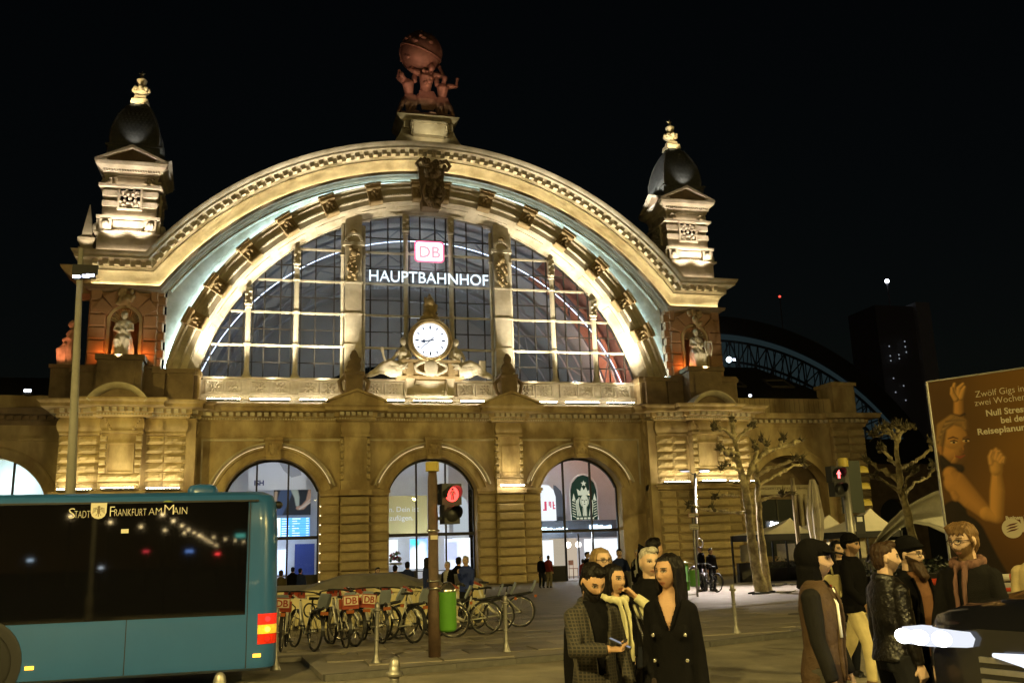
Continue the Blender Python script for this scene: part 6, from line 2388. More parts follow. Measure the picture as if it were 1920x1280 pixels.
# local frame: front towards -y, y grows to the tail; W = half width
zh = mid.z + 0.09
W = max(0.88, W2 + 0.2)
def car_ring(y, w, zb, zs, zt, ww):
 """section: sill, waist, and top"""
 return [(-w * 0.92, y, zb), (-w, y, zb + 0.25), (-w, y, zs), (-ww, y, zt), (-ww * 0.6, y, zt + 0.04), (ww * 0.6, y, zt + 0.04), (ww, y, zt), (w, y, zs), (w, y, zb + 0.25), (w * 0.92, y, zb)]
m = MB()
m.loft([car_ring(*a) for a in ((0.0, W * 0.80, 0.30, zh - 0.10, zh + 0.02, W * 0.72), (0.12, W * 0.93, 0.26, zh + 0.0, zh + 0.12, W * 0.84), (0.5, W, 0.26, zh + 0.04, zh + 0.17, W * 0.90), (1.25, W, 0.26, zh + 0.08, zh + 0.24, W * 0.92),
       (1.4, W, 0.26, zh + 0.08, zh + 0.30, W * 0.88), (2.1, W, 0.26, zh + 0.1, zh + 0.76, W * 0.76), (3.2, W, 0.26, zh + 0.1, zh + 0.82, W * 0.74), (4.2, W, 0.26, zh + 0.1, zh + 0.7, W * 0.76), (4.55, W * 0.95, 0.3, zh + 0.05, zh + 0.2, W * 0.85))])
m.build('body', CARM, CAR, 'auto')
m = MB()
m.add([(-W * 0.84, 1.46, zh + 0.36), (W * 0.84, 1.46, zh + 0.36), (W * 0.72, 2.08, zh + 0.75), (-W * 0.72, 2.08, zh + 0.75)], [(0, 1, 2, 3)])
for v in range(4):
 x, y, z = m.v[v]
 m.v[v] = (x, y - 0.03, z + 0.03)
m.build('windscreen', BGLASS, CAR)
HL = emit('headlight_white', (0.86, 0.90, 1.0), 1.0)
NS = -1 if ax.dot(Vector((math.cos(CAR.rotation_euler.z), math.sin(CAR.rotation_euler.z), 0))) > 0 else 1   # local side of the far lamp
for s in (-1, 1):
 m = MB()
 m.loft([[(s * W2 + s * dx * 0.28 * e, -0.075 + yy + 0.09 * max(0, dx) ** 2, zh + dz * 0.052 * e) for dx, dz in ((-1.0, 0.1), (-0.92, -0.8), (0.0, -1.0), (0.9, -1.0), (1, -0.5), (0.86, 0.9), (-0.2, 0.9), (-0.9, 0.8))] for yy, e in ((0.0, 0.9), (0.02, 1.0), (0.2, 1.0))])
 h_ = m.build('headlight', HL, CAR, 'auto')
 for dx in (-0.12, 0.04, 0.17):
  m = MB()
  m.ball((s * (W2 + dx), -0.085 + 0.02 * (dx > 0.1), zh), 0.07, 0.02, 0.045, 12, 8)
  m.build('projector_lens', emit('projector_white', (0.92, 0.95, 1.0), 14.0), h_, True)
 m = MB()
 m.tube([(s * (W2 - 0.42), -0.05, zh - 0.07), (s * (W2 - 0.6), -0.055, zh - 0.085), (0.02 * s, -0.06, zh - 0.10)], [0.012, 0.035, 0.04], 8)
 m.build('grille_light', emit('grille_white', (0.85, 0.9, 1.0), 1.3), CAR)
 m = MB()
 m.tube([(s * (W2 - 0.50), -0.05, 0.66), (s * (W2 - 0.2), -0.03, 0.66)], 0.018, 6)
 m.build('fog_light', emit('fog_yellow', (1, 0.72, 0.15), 1.6), CAR)
 for y in (0.85, 3.55):
  m = MB()
  m.lathe([(0.2, 0.1), (0.33, 0.1), (0.35, 0.07), (0.35, -0.1)], (s * (W - 0.09), y, 0.35), 28, axis='x')
  wv = m.build('wheel', RUB, CAR, True)
  m = MB()
  m.lathe([(0.0, 0.11 * s), (0.2, 0.105 * s), (0.21, 0.06 * s)], (s * (W - 0.09), y, 0.35), 20, axis='x')
  m.build('rim', GALV, wv)
 m = MB()
 m.box(s * (W + 0.02) - 0.1, s * (W + 0.02) + 0.1, 1.5, 1.66, zh + 0.24, zh + 0.4)
 m.build('wing_mirror', CARM, CAR)
m = MB()
for k in range(5):
 m.box(-W2 + 0.3, W2 - 0.3, -0.02, 0.02, zh - 0.12 - 0.06 * k, zh - 0.09 - 0.06 * k)
m.build('grille', GALV, CAR)
m = MB()
m.box(-0.26, 0.26, -0.05, -0.02, 0.48, 0.59)
m.build('number_plate', mat('plate_white', (0.6, 0.6, 0.58), 0.5), CAR)
for s in (-1, 1):
 hp = Vector((s * W2, -0.06, zh))
 spot('headlight_beam', hp, hp + Vector((0, -6, -0.35)), 90, (0.9, 0.94, 1.0), 50, 0.7, 0.06, CAR)
# ------------------------------------------------------------------ rental bicycles
BFR = mat('bike_silver', (0.6, 0.58, 0.5), 0.35, metal=0.3)
BRED = mat('bike_red', (0.30, 0.045, 0.015), 0.5)
BGREY = mat('bike_box_grey', (0.20, 0.23, 0.26), 0.5, var=0.1)
CHR = mat('chrome', (0.55, 0.53, 0.48), 0.2, metal=0.95)
ORA = emit('reflector_orange', (1.0, 0.25, 0.03), 0.22)  # reflectors glow faintly by themselves instead of returning light
PAPER = mat('plate_cream', (0.62, 0.56, 0.42), 0.6)
def bike(label, group, back='grey', dark=False):
 """a step-through rental bicycle heading +x, upright, rear wheel at the origin side"""
 e = empty('rental_bicycle' if not dark else 'parked_bicycle', (0, 0, 0), 0, label, 'bicycle', group)
 fr = DARKM if dark else BFR
 for wx in (-0.54, 0.54):
  m = MB()
  m.tube([(wx + 0.335 * math.cos(a), 0, 0.355 + 0.335 * math.sin(a)) for a in [2 * PI * k / 28 for k in range(28)]], 0.021, 6, True)
  w_ = m.build('wheel', RUB, e, True)
  m = MB()
  m.tube([(wx + 0.31 * math.cos(a), 0, 0.355 + 0.31 * math.sin(a)) for a in [2 * PI * k / 28 for k in range(28)]], 0.011, 6, True)
  m.build('rim', CHR, w_, True)
  m = MB()
  for k in range(14):
   a = 2 * PI * k / 14
   m.tube([(wx, 0.03 * (-1) ** k, 0.355), (wx + 0.305 * math.cos(a), 0, 0.355 + 0.305 * math.sin(a))], 0.0022, 3, cap=False)
  m.lathe([(0.03, -0.05), (0.045, -0.04), (0.045, 0.04), (0.03, 0.05)], (wx, 0, 0.355), 10, axis='y')
  m.build('spokes', CHR, w_, kind='stuff')
  m = MB()
  a0, a1 = (R(15), R(190)) if wx < 0 else (R(10), R(165))
  rr = 0.375
  n = 12
  for k in range(n):
   u, v = a0 + (a1 - a0) * k / n, a0 + (a1 - a0) * (k + 1) / n
   m.add([(wx + rr * math.cos(u), -0.035, 0.355 + rr * math.sin(u)), (wx + rr * math.cos(u), 0.035, 0.355 + rr * math.sin(u)), (wx + rr * math.cos(v), 0.035, 0.355 + rr * math.sin(v)), (wx + rr * math.cos(v), -0.035, 0.355 + rr * math.sin(v))], [(0, 1, 2, 3)])
  m.build('mudguard', PLAST, e)
 m = MB()
 m.tube([(-0.08, 0, 0.30), (0.12, 0, 0.40), (0.30, 0, 0.62), (0.40, 0, 0.88)], [0.035, 0.04, 0.035, 0.025], 8)
 m.tube([(-0.08, 0, 0.30), (-0.20, 0, 0.60), (-0.24, 0, 0.80)], [0.03, 0.025, 0.02], 8)
 for s in (-1, 1):
  m.tube([(-0.08, s * 0.03, 0.30), (-0.3, s * 0.06, 0.33), (-0.54, s * 0.06, 0.355)], 0.013, 6)
  m.tube([(-0.22, s * 0.03, 0.68), (-0.54, s * 0.06, 0.355)], 0.010, 6)
  m.tube([(0.425, s * 0.05, 0.72), (0.54, s * 0.055, 0.355)], 0.013, 6)
 m.build('frame', fr, e, True)
 m = MB()
 m.tube([(0.40, 0, 0.88), (0.37, 0, 1.04)], 0.016, 6)
 m.tube([(0.22, -0.31, 1.02), (0.34, -0.24, 1.05), (0.38, -0.1, 1.06), (0.38, 0.1, 1.06), (0.34, 0.24, 1.05), (0.22, 0.31, 1.02)], 0.014, 6)
 m.tube([(0.20, -0.31, 1.018), (0.30, -0.27, 1.04)], 0.021, 6)
 m.tube([(0.20, 0.31, 1.018), (0.30, 0.27, 1.04)], 0.021, 6)
 m.build('handlebar', PLAST, e, True)
 m = MB()
 m.tube([(-0.24, 0, 0.78), (-0.27, 0, 0.93)], 0.014, 6)
 m.loft([[(x, y * w, z) for x, y, z in ((-0.39, -1, 0.955), (-0.39, 1, 0.955), (-0.39, 0.8, 0.92), (-0.39, -0.8, 0.92))] if i == 0 else [(x0, -w, z0), (x0, w, z0), (x0, w * 0.8, z0 - 0.04), (x0, -w * 0.8, z0 - 0.04)] for i, (x0, w, z0) in enumerate(((-0.39, 0.07, 0.955), (-0.32, 0.1, 0.97), (-0.2, 0.05, 0.955), (-0.1, 0.025, 0.95)))])
 m.build('saddle', RUB, e, 'auto')
 m = MB()
 m.tube([(-0.09, -0.06, 0.30), (-0.02, -0.07, 0.16)], 0.012, 6)
 m.box(-0.07, 0.03, -0.17, -0.08, 0.14, 0.165)
 m.tube([(-0.09, 0.06, 0.30), (-0.16, 0.07, 0.44)], 0.012, 6)
 m.box(-0.21, -0.11, 0.08, 0.17, 0.43, 0.455)
 m.lathe([(0.1, -0.005), (0.1, 0.005)], (-0.08, -0.05, 0.30), 16, axis='y')
 m.build('crank', PLAST, e)
 if dark:
  return e
 m = MB()   # lock housing in front of the handlebar
 m.loft([[(0.33, -0.06, 0.93), (0.33, 0.06, 0.93), (0.33, 0.06, 0.98), (0.33, -0.06, 0.98)], [(0.50, -0.11, 1.0), (0.50, 0.11, 1.0), (0.50, 0.11, 1.07), (0.50, -0.11, 1.07)]])
 m.build('lock_housing', BRED, e)
 m = MB()
 m.loft([[(0.31, -0.10, 0.915), (0.31, 0.10, 0.915), (0.31, 0.10, 0.93), (0.31, -0.10, 0.93)], [(0.51, -0.14, 0.985), (0.51, 0.14, 0.985), (0.51, 0.14, 1.0), (0.51, -0.14, 1.0)]])
 m.build('housing_edge', BFR, e)
 m = MB()
 m.tube([(-0.30, 0, 0.72), (-0.62, 0, 0.74), (-0.85, 0, 0.78)], [0.02, 0.035, 0.03], 8)
 m.build('carrier', PLAST, e, True)
 m = MB()   # curled rear carrier shell
 n = 7
 for k in range(n):
  a0, a1 = R(-70 + 22 * k), R(-70 + 22 * (k + 1))
  def q(a, y):
   return (-0.88 - 0.10 * math.sin(a) * 0.6, y * (1 - 0.25 * abs(a) / 2), 0.90 + 0.15 * math.sin(a * 0.75))
  m.add([q(a0, -0.12), q(a0, 0.12), q(a1, 0.12), q(a1, -0.12)], [(0, 1, 2, 3)])
 sh_ = m.mesh('carrier_shell')
 bm = bmesh.new()
 bm.from_mesh(sh_)
 bmesh.ops.solidify(bm, geom=bm.faces[:], thickness=0.035)
 bm.to_mesh(sh_)
 bm.free()
 link('carrier_shell', sh_, BGREY, e, 'auto')
 m = MB()
 m.box(-0.935, -0.90, -0.07, 0.07, 0.66, 0.72)
 m.build('reflector', ORA, e)
 if back == 'plate':
  m = MB()
  m.box(-0.975, -0.955, -0.15, 0.15, 0.80, 0.99)
  pl = m.build('rear_plate', PAPER, e)
  me = text_mesh('DB', 0.17, 0.003, 'CENTER', 0, 0.004)
  M = Matrix.Translation((-0.979, 0, 0.835)) @ Matrix.Rotation(R(-90), 4, 'Z') @ Matrix.Rotation(R(90), 4, 'X')
  me.transform(M)
  link('lettering', me, BRED, pl)
  m = MB()
  for (a, b, c, d) in ((-0.15, 0.15, 0.80, 0.815), (-0.15, 0.15, 0.975, 0.99), (-0.15, -0.135, 0.8151, 0.9749), (0.135, 0.15, 0.8151, 0.9749)):
   m.box(-0.980, -0.9755, a, b, c, d)
  m.build('plate_border', BRED, pl)
  m = MB()
  m.box(-0.95, -0.70, -0.16, 0.16, 0.74, 0.92)
  m.build('rear_box', BRED, e)
 return e
BG = 'rental bicycles parked along the low stone wall'
b_grey = bike('silver and red rental bicycle with a grey curled rear carrier', BG)
b_plate = bike('silver and red rental bicycle with a white lettered rear plate', BG, 'plate')
def place_bike(src, px, py, heading, label, lean=0.0, first=[], scale=1.0):
 """px, py: where the rear (nearest) wheel touches the ground in the photograph"""
 if src.name not in first:
  first.append(src.name)
  o = src
 else:
  o = copy_tree(src)
 p = at_z(px, py, -0.012)
 h = R(heading)
 o.rotation_euler = (lean, 0, h)
 o.location = (p.x + 0.54 * math.cos(h), p.y + 0.54 * math.sin(h), -0.012)
 o['label'] = label
 return o
for src, px, py, hd_, lab, lean in (
  (b_plate, 526, 1222, 84, 'rental bicycle half hidden behind the rear of the bus', 0.05),
  (b_grey, 588, 1221, 108, 'rental bicycle with grey carrier right of the bus, its front wheel turned to the wall', 0.08),
  (b_plate, 648, 1216, 100, 'rental bicycle with a white lettered plate, left one of the two with plates', -0.02),
  (b_plate, 664, 1213, 112, 'rental bicycle with a white lettered plate, standing close right of its twin', 0.10),
  (b_grey, 716, 1207, 105, 'rental bicycle with grey carrier behind the bollard at the middle of the row', -0.06),
  (b_grey, 722, 1201, 140, 'rental bicycle leaning across, between the grey carrier and the one with an orange reflector', 0.12),
  (b_grey, 775, 1206, 118, 'rental bicycle with an orange reflector, just left of the traffic light pole', 0.06),
  (b_grey, 850, 1196, 158, 'rental bicycle behind the green litter bin', 0.05),
  (b_grey, 912, 1190, 168, 'rental bicycle right of the green litter bin, seen from its side', 0.04),
  (b_grey, 936, 1184, 172, 'rental bicycle mostly hidden behind the slim bollard', -0.03),
  (b_grey, 976, 1176, 174, 'outermost rental bicycle at the right end of the row', 0.03)):
 place_bike(src, px, py, hd_, lab, lean)
bd = bike('black bicycle', 'black bicycles by the right-hand litter bin', dark=True)
for i, (px, py, h) in enumerate(((1345, 1110, 100), (1322, 1108, 60))):
 place_bike(bd, px, py, h, ('black bicycle standing furthest right beside the sign post', 'black bicycle next to the green litter bin by the sign post')[i], 0.05)
# ------------------------------------------------------------------ bollards, bins, signals, signs
def make_bollard():
 e = empty('bollard', (0, 0, 0), 0, 'bollard', 'bollard', 'slim metal bollards along the kerbs')
 m = MB()
 m.lathe([(0.085, 0.0), (0.085, 0.02), (0.06, 0.06), (0.045, 0.12), (0.036, 0.16), (0.036, 0.78), (0.042, 0.80)], n=14)
 m.build('post', GALV, e, True)
 for z in (0.36, 0.56):
  m = MB()
  m.lathe([(0.036, z - 0.015), (0.048, z - 0.008), (0.048, z + 0.008), (0.036, z + 0.015)], n=14)
  m.build('ring', GALV, e, True)
 m = MB()
 m.lathe([(0.042, 0.80), (0.066, 0.81), (0.068, 0.835), (0.044, 0.845), (0.044, 0.89), (0.036, 0.925), (0.018, 0.945), (0.0, 0.95)], n=14)
 m.build('cap', GALV, e, True)
 return e
bol = make_bollard()
bl = [(705, 1243, 'bollard in front of the middle of the bicycle row'), (949, 1222, 'bollard before the right end of the bicycle row'), (1381, 1187, 'bollard on the open plaza right of the woman in black'), (516, 1256, 'bollard at the rear corner of the bus')]
for i, (px, py, lab) in enumerate(bl):
 o = bol if i == 0 else copy_tree(bol)
 p = at_z(px, py, -0.01)
 o.location = (p.x, p.y, -0.01)
 o.rotation_euler = (0, R(random.uniform(-1.5, 1.5)), 0)
 o['label'] = lab
for px, lab in ((735, 'bollard top poking up at the bottom edge, below the bicycles'), (407, 'bollard top in front of the bus at the bottom edge')):
 o = copy_tree(bol)
 py = 1231 if px == 735 else 1259
 hz = 1040 + (960 - px) * math.tan(CAM_ROLL)
 p = at_z(px, py, 0.86)
 o.location = (p.x, p.y, -0.09)
 o['label'] = lab
SIGY = mat('signal_yellow', (0.48, 0.38, 0.08), 0.5)
RED_ON = emit('signal_red', (1.0, 0.06, 0.05), 3.2)
RED_GLOW = emit('signal_red_core', (1.0, 0.07, 0.055), 3.2)
def signal_head(e, c, yaw, size=1.0, lit=True, sym_lit=False):
 """two-lens pedestrian signal facing local -y turned by yaw"""
 M = Matrix.Translation(c) @ Matrix.Rotation(yaw, 4, 'Z') @ Matrix.Scale(size, 4)
 m = MB()
 m.box(-0.19, 0.19, 0.0, 0.2, 0.0, 0.37, M)
 m.box(-0.15, 0.15, 0.0, 0.2, -0.33, -0.004, M)
 m.build('signal_housing', mat('signal_black', (0.02, 0.02, 0.02), 0.5), e)
 for k, zc in ((0, 0.185), (1, -0.165)):
  m = MB()
  pr = [(0.0, 0.02), (0.13, 0.012), (0.135, 0.0)]
  q = MB().lathe(pr, (0, 0, zc), 24, axis='y')
  q.v = [M @ Vector(v) for v in q.v]
  ln = q.build('red_lens' if k == 0 else 'green_lens', (DARKM if sym_lit else RED_GLOW) if k == 0 else PLAST, e, True)
  # visor: an open half tube
  v = MB()
  vs, n = [], 16
  for i in range(n + 1):
   a = R(-25) + R(230) * i / n
   L = 0.20 * (0.35 + 0.65 * max(0, math.sin((a + R(25)) / R(230) * PI)))
   vs += [(0.145 * math.cos(a), 0.0, zc + 0.145 * math.sin(a)), (0.145 * math.cos(a), -L, zc + 0.145 * math.sin(a))]
  v.add([M @ Vector(p) for p in vs], [(2 * i, 2 * i + 1, 2 * i + 3, 2 * i + 2) for i in range(n)])
  vm = v.mesh('visor')
  bm = bmesh.new()
  bm.from_mesh(vm)
  bmesh.ops.solidify(bm, geom=bm.faces[:], thickness=0.006)
  bm.to_mesh(vm)
  bm.free()
  link('visor', vm, PLAST, e)
  if k == 0:
   s = MB()
   s.box(-0.025, 0.025, -0.03, -0.022, zc - 0.02, zc + 0.055, M)
   s.ball(M @ Vector((0, -0.026, zc + 0.082)), 0.022, 0.01, 0.022, 10, 6)
   for sx in (-1, 1):
    s.tube([M @ Vector((sx * 0.026, -0.026, zc + 0.05)), M @ Vector((sx * 0.055, -0.026, zc - 0.005))], 0.008, 5)
    s.tube([M @ Vector((sx * 0.013, -0.026, zc - 0.02)), M @ Vector((sx * 0.018, -0.026, zc - 0.10))], 0.011, 5)
   s.build('standing_man_symbol', emit('symbol_red', (1.0, 0.12, 0.12), 5.0) if sym_lit else PLAST, ln)
POLE = mat('rusty_pole', (0.09, 0.055, 0.035), 0.6, var=0.4, vscale=5, bump=0.3)
b0 = at_z(815, 1232, -0.01)
TLT = empty('traffic_light', (b0.x, b0.y, -0.01), 0, 'pedestrian traffic light showing a bright red standing man on a brown pole', 'traffic light')
topz = at_y(807, 881, b0.y).z + 0.01
m = MB()
m.lathe([(0.105, 0), (0.105, 1.0), (0.085, 1.05), (0.085, topz - 0.2), (0.07, topz)], n=16)
m.build('pole', POLE, TLT, True)
m = MB()
m.lathe([(0.12, topz - 0.02), (0.12, topz + 0.13), (0.11, topz + 0.14)], n=16)
m.build('yellow_cap', SIGY, TLT, 'auto')
m = MB()
for z in (1.10, 1.22, 2.05):
 m.lathe([(0.105, z), (0.115, z + 0.005), (0.115, z + 0.03), (0.105, z + 0.035)], n=16)
m.build('strap_band', CHR, TLT, True)
m = MB()
m.box(-0.06, 0.06, -0.105, -0.084, 1.92, 1.99)
m.build('small_sticker', PAPER, TLT)
zc = at_y(842, 945, b0.y).z
signal_head(TLT, (0.33, -0.05, zc), R(16), 0.98)
for u in (0.2, -0.25):
 m = MB()
 m.box(0.05, 0.3, 0.02, 0.06, zc + u, zc + u + 0.05)
 m.build('bracket', PLAST, TLT)
point('signal_light', (0.36, -0.16, zc + 0.2), 4.0, (1, 0.07, 0.05), 0.03, TLT)
# second signal, right
b1 = at_depth(1606, 1080, 17.5)
T2 = empty('traffic_light', (b1.x, b1.y, -0.01), 0, 'traffic light pole right with a dim red man and a side-on vehicle signal', 'traffic light')
t1 = at_y(1581, 872, b1.y)
H2 = t1.z
lx = t1.x - b1.x
m = MB()
m.tube([(0, 0, 0), (lx * 0.5, 0, H2 * 0.5), (lx, 0, H2)], [0.09, 0.08, 0.075], 14)
m.build('pole', GALV, T2, True)
m = MB()
m.lathe([(0.1, H2 - 0.02), (0.1, H2 + 0.14), (0.09, H2 + 0.15)], (lx, 0, 0), 16)
m.build('yellow_cap', SIGY, T2, 'auto')
z2 = at_y(1570, 903, b1.y).z
signal_head(T2, (lx - 0.12 - 0.08, -0.1, z2), R(8), 0.82, sym_lit=True)
m = MB()
zv = at_y(1611, 905, b1.y).z
vx = at_y(1611, 915, b1.y).x - b1.x
m.box(vx - 0.14, vx + 0.14, 0.1, 0.42, zv - 0.55, zv + 0.45)
m.build('vehicle_signal', mat('signal_green_black', (0.02, 0.03, 0.02), 0.5), T2)
for k in range(3):
 m = MB()
 m.arc([(0.13, 0.14), (0.14, 0.14), (0.14, 0.34), (0.13, 0.34)], 0, R(-90), R(90), 12)
 me = m.mesh('visor')
 me.transform(Matrix.Translation((vx, 0.26, zv + 0.22 - 0.32 * k)) @ Matrix.Rotation(R(-90), 4, 'Z') @ Matrix.Translation((0, 0, 0)))
 link('visor', me, SIGY, T2)
m = MB()
m.box(vx - 0.1, vx + 0.1, 0.09, 0.098, zv - 0.95, zv - 0.6)
m.build('sign_plate', PLAST, T2)
m = MB()
m.box(vx - 0.07, vx + 0.05, 0.08, 0.088, zv - 0.72, zv - 0.63)
m.build('sticker', PW, T2)
GREEN = mat('bin_green', (0.09, 0.27, 0.025), 0.4, var=0.12, vscale=5)
def litter_bin(loc, rz, label, w=0.155, h=0.66):
 e = empty('litter_bin', loc, rz, label, 'litter bin', 'green cylindrical litter bins')
 m = MB()
 m.lathe([(0.0, 0.0), (w * 0.7, 0.0), (w * 0.93, 0.03), (w, 0.09), (w, h)], n=24)
 m.build('barrel', GREEN, e, 'auto')
 m = MB()
 m.lathe([(w + 0.004, h - 0.015), (w + 0.004, h + 0.01), (w * 0.9, h + 0.05), (w * 0.5, h + 0.13), (w * 0.2, h + 0.15), (0, h + 0.152)], n=24)
 m.build('lid', CHR, e, 'auto')
 for u in (0.3, 0.85):
  m = MB()
  m.box(-w - 0.05, -w + 0.01, -0.03, 0.03, h * u, h * (u + 0.06))
  m.build('bracket', GALV, e)
 return e
p = at_y(839, 1183, b0.y)
litter_bin((p.x, b0.y - 0.02, p.z - 0.0), 0, 'green litter bin with a shiny lid strapped to the traffic light pole')
pS = at_z(1308, 1118, -0.012)
p = at_y(1303, 1099, pS.y + 2)
litter_bin((p.x, pS.y + 2, p.z), 0, 'green litter bin beside the sign post on the open plaza', 0.19, 0.62)
m = MB()
p0 = at_y(1280, 1090, pS.y + 5)
gb = empty('green_info_box', (p0.x, pS.y + 5, -0.012), 0, 'small green lit box with a sloping white lid behind the woman in black', 'box')
m.box(-0.2, 0.2, -0.2, 0.2, 0.0, 1.05)
m.build('case', GREEN, gb)
m = MB()
m.box(-0.14, 0.14, -0.215, -0.2, 0.35, 0.95)
m.build('lit_panel', emit('green_panel', (0.45, 0.8, 0.2), 0.4), gb)
m = MB()
m.add([(-0.5, -0.3, 1.12), (0.35, -0.3, 1.06), (0.35, 0.3, 1.10), (-0.5, 0.3, 1.2), (-0.5, -0.3, 1.16), (0.35, -0.3, 1.09), (0.35, 0.3, 1.13), (-0.5, 0.3, 1.24)], [(0, 3, 2, 1), (4, 5, 6, 7), (0, 1, 5, 4), (1, 2, 6, 5), (2, 3, 7, 6), (3, 0, 4, 7)])
m.build('lid', PW, gb)
# sign post and lamp post on the plaza
e = empty('sign_post', (pS.x, pS.y, -0.012), 0, 'thin sign post with two small plates, in front of the right corner pier', 'sign')
tz = at_y(1298, 947, pS.y)
m = MB()
m.tube([(0, 0, 0), (tz.x - pS.x, 0, tz.z)], 0.035, 8)
m.build('post', GALV, e, True)
for (px, py, wv, hv, red) in ((1299.5, 965, 0.40, 0.16, True), (1300.5, 986.5, 0.35, 0.21, False)):
 c = at_y(px, py, pS.y)
 m = MB()
 m.box(c.x - pS.x - wv / 2, c.x - pS.x + wv / 2, -0.06, -0.04, c.z - hv / 2, c.z + hv / 2)
 pl = m.build('sign_plate', PAPER, e)
 m = MB()
 t = 0.012
 for (a, b, c0, c1) in ((-wv / 2, wv / 2, -hv / 2, -hv / 2 + t), (-wv / 2, wv / 2, hv / 2 - t, hv / 2), (-wv / 2, -wv / 2 + t, -hv / 2 + t, hv / 2 - t), (wv / 2 - t, wv / 2, -hv / 2 + t, hv / 2 - t)):
  m.box(c.x - pS.x + a, c.x - pS.x + b, -0.064, -0.061, c.z + c0, c.z + c1)
 m.build('plate_border', BRED if red else PLAST, pl)
 if red:
  text('lettering', 'BAHNHOFSVORPLATZ', 0.05, face_y(c.x - pS.x - 0.17, -0.062, c.z), PLAST, pl, 0.001, width=0.33)
  m = MB()
  m.box(c.x - pS.x + 0.04, c.x - pS.x + 0.17, -0.063, -0.0605, c.z - 0.06, c.z - 0.02)
  m.build('printed_bar', PLAST, pl)
 else:
  text('lettering', 'Werktags', 0.085, face_y(c.x - pS.x - 0.15, -0.062, c.z + 0.01), PLAST, pl, 0.001, width=0.29)
  text('lettering', '6-20 h', 0.085, face_y(c.x - pS.x - 0.13, -0.062, c.z - 0.08), PLAST, pl, 0.001, width=0.2)
yL = -18.0
pl0 = at_y(1309, 1100, yL)
plt = at_y(1303, 886, yL)
e = empty('plaza_lamp', (pl0.x, yL, -0.012), 0, 'slim lamp post with two glowing white heads before the right corner pier', 'street lamp')
m = MB()
m.tube([(0, 0, 0), (plt.x - pl0.x, 0, plt.z)], [0.07, 0.05], 10)
for s in (-1, 1):
 m.tube([(plt.x - pl0.x, 0, plt.z - 0.1), (plt.x - pl0.x + s * 0.4, 0, plt.z + 0.1)], 0.025, 6)
m.build('pole', GALV, e, True)
for s in (-1, 1):
 m = MB()
 m.ball((plt.x - pl0.x + s * 0.45, 0, plt.z + 0.12), 0.28, 0.13, 0.05)
 m.build('lamp_head', GALV, e, True)
 m = MB()
 m.ball((plt.x - pl0.x + s * 0.45, 0, plt.z + 0.085), 0.22, 0.1, 0.04)
 m.build('lamp_glass', emit('plaza_lamp_%s' % ('dim' if s < 0 else 'white'), (0.9, 0.9, 1.0), 1.2 if s < 0 else 8.0), e, True)
spot('lamp_light', (plt.x - pl0.x + 0.45, 0, plt.z), (plt.x - pl0.x + 0.6, -1.5, 0), 4200, (1.0, 0.86, 0.78), 120, 0.6, 0.12, e)
# flood mast at the left
yM = -25.0
pb, pt = at_y(139, 935, yM), at_y(152, 466, yM)
e = empty('flood_mast', (pb.x, yM, 0), 0, 'tall tapering yellow-lit mast with floodlights in front of the left tower', 'mast')
m = MB()
m.tube([(0, 0, 0), (pt.x - pb.x, 0, pt.z)], [0.17, 0.075], 14)
m.build('pole', mat('mast_paint', (0.42, 0.40, 0.34), 0.5, var=0.15, vscale=2), e, True)
fl = at_y(157, 525, yM)
FL = emit('mast_flood', (0.72, 0.78, 1.0), 14.0)
for k, dx in enumerate((-0.16, 0.10, 0.22)):
 c = Vector((fl.x - pb.x + dx, -0.25, fl.z + 0.03 * k))
 m = MB()
 m.box(c.x - 0.12, c.x + 0.12, c.y, c.y + 0.22, c.z - 0.02, c.z + 0.14)
 m.build('flood_housing', PLAST, e)
 m = MB()
 m.box(c.x - 0.10, c.x + 0.10, c.y - 0.012, c.y - 0.002, c.z - 0.015, c.z + 0.06)
 m.build('flood_glass', FL, e)
m = MB()
m.box(fl.x - pb.x - 0.3, fl.x - pb.x + 0.4, -0.2, -0.1, fl.z + 0.14, fl.z + 0.42)
m.build('control_box', PLAST, e)
c = at_y(52, 735, 0.5)
m = MB()
m.box(-0.2, 0.2, -0.2, 0.2, -0.15, 0.15)
e = empty('roof_floodlight', c, 0, 'small white floodlight on the left wing parapet', 'floodlight')
m.build('housing', PLAST, e)
m = MB()
m.box(-0.13, 0.2, -0.23, -0.2, -0.02, 0.12)
m.build('flood_glass', FL, e)
for (px, py) in ((1375, 675), (1405, 742)):
 c = at_y(px, py, 0.8)
 e = empty('roof_floodlight', c, 0, 'small white floodlight at the right corner pier, %s of the two' % ('upper' if py < 700 else 'lower'), 'floodlight')
 m = MB()
 m.box(-0.12, 0.12, -0.1, 0.1, -0.1, 0.1)
 m.build('housing', PLAST, e)
 m = MB()
 m.box(-0.09, 0.09, -0.12, -0.1, -0.05, 0.07)
 m.build('flood_glass', FL, e)
# ------------------------------------------------------------------ low stone wall behind the bicycles, with its sloping cover
WALLM = mat('low_wall_stone', (0.62, 0.54, 0.30), 0.85, var=0.15, vscale=1.5, bump=0.4, bscale=20, rnd=0.08)
WA, WB = Vector((-10.6, -29.25, 0)), Vector((-3.9, -30.25, 0))
wd = (WB - WA).normalized()
wang = math.atan2(wd.y, wd.x)
LW = empty('low_wall', (WA.x, WA.y, -0.012), wang, 'low yellowish stone wall with dark graffiti behind the rental bicycles', 'wall')
L = (WB - WA).length
for r in range(2):
 n = 6
 for k in range(n + (1 if r else 0)):
  x0 = L * (k - (0.5 if r else 0)) / n
  x1 = min(x0 + L / n, L)
  x0 = max(x0, 0)
  if x1 - x0 < 0.05:
   continue
  MB().box(x0 + 0.004, x1 - 0.004, 0, 0.35, 0.02 + 0.40 * r, 0.414 + 0.40 * r).build('stone_block', WALLM, LW)
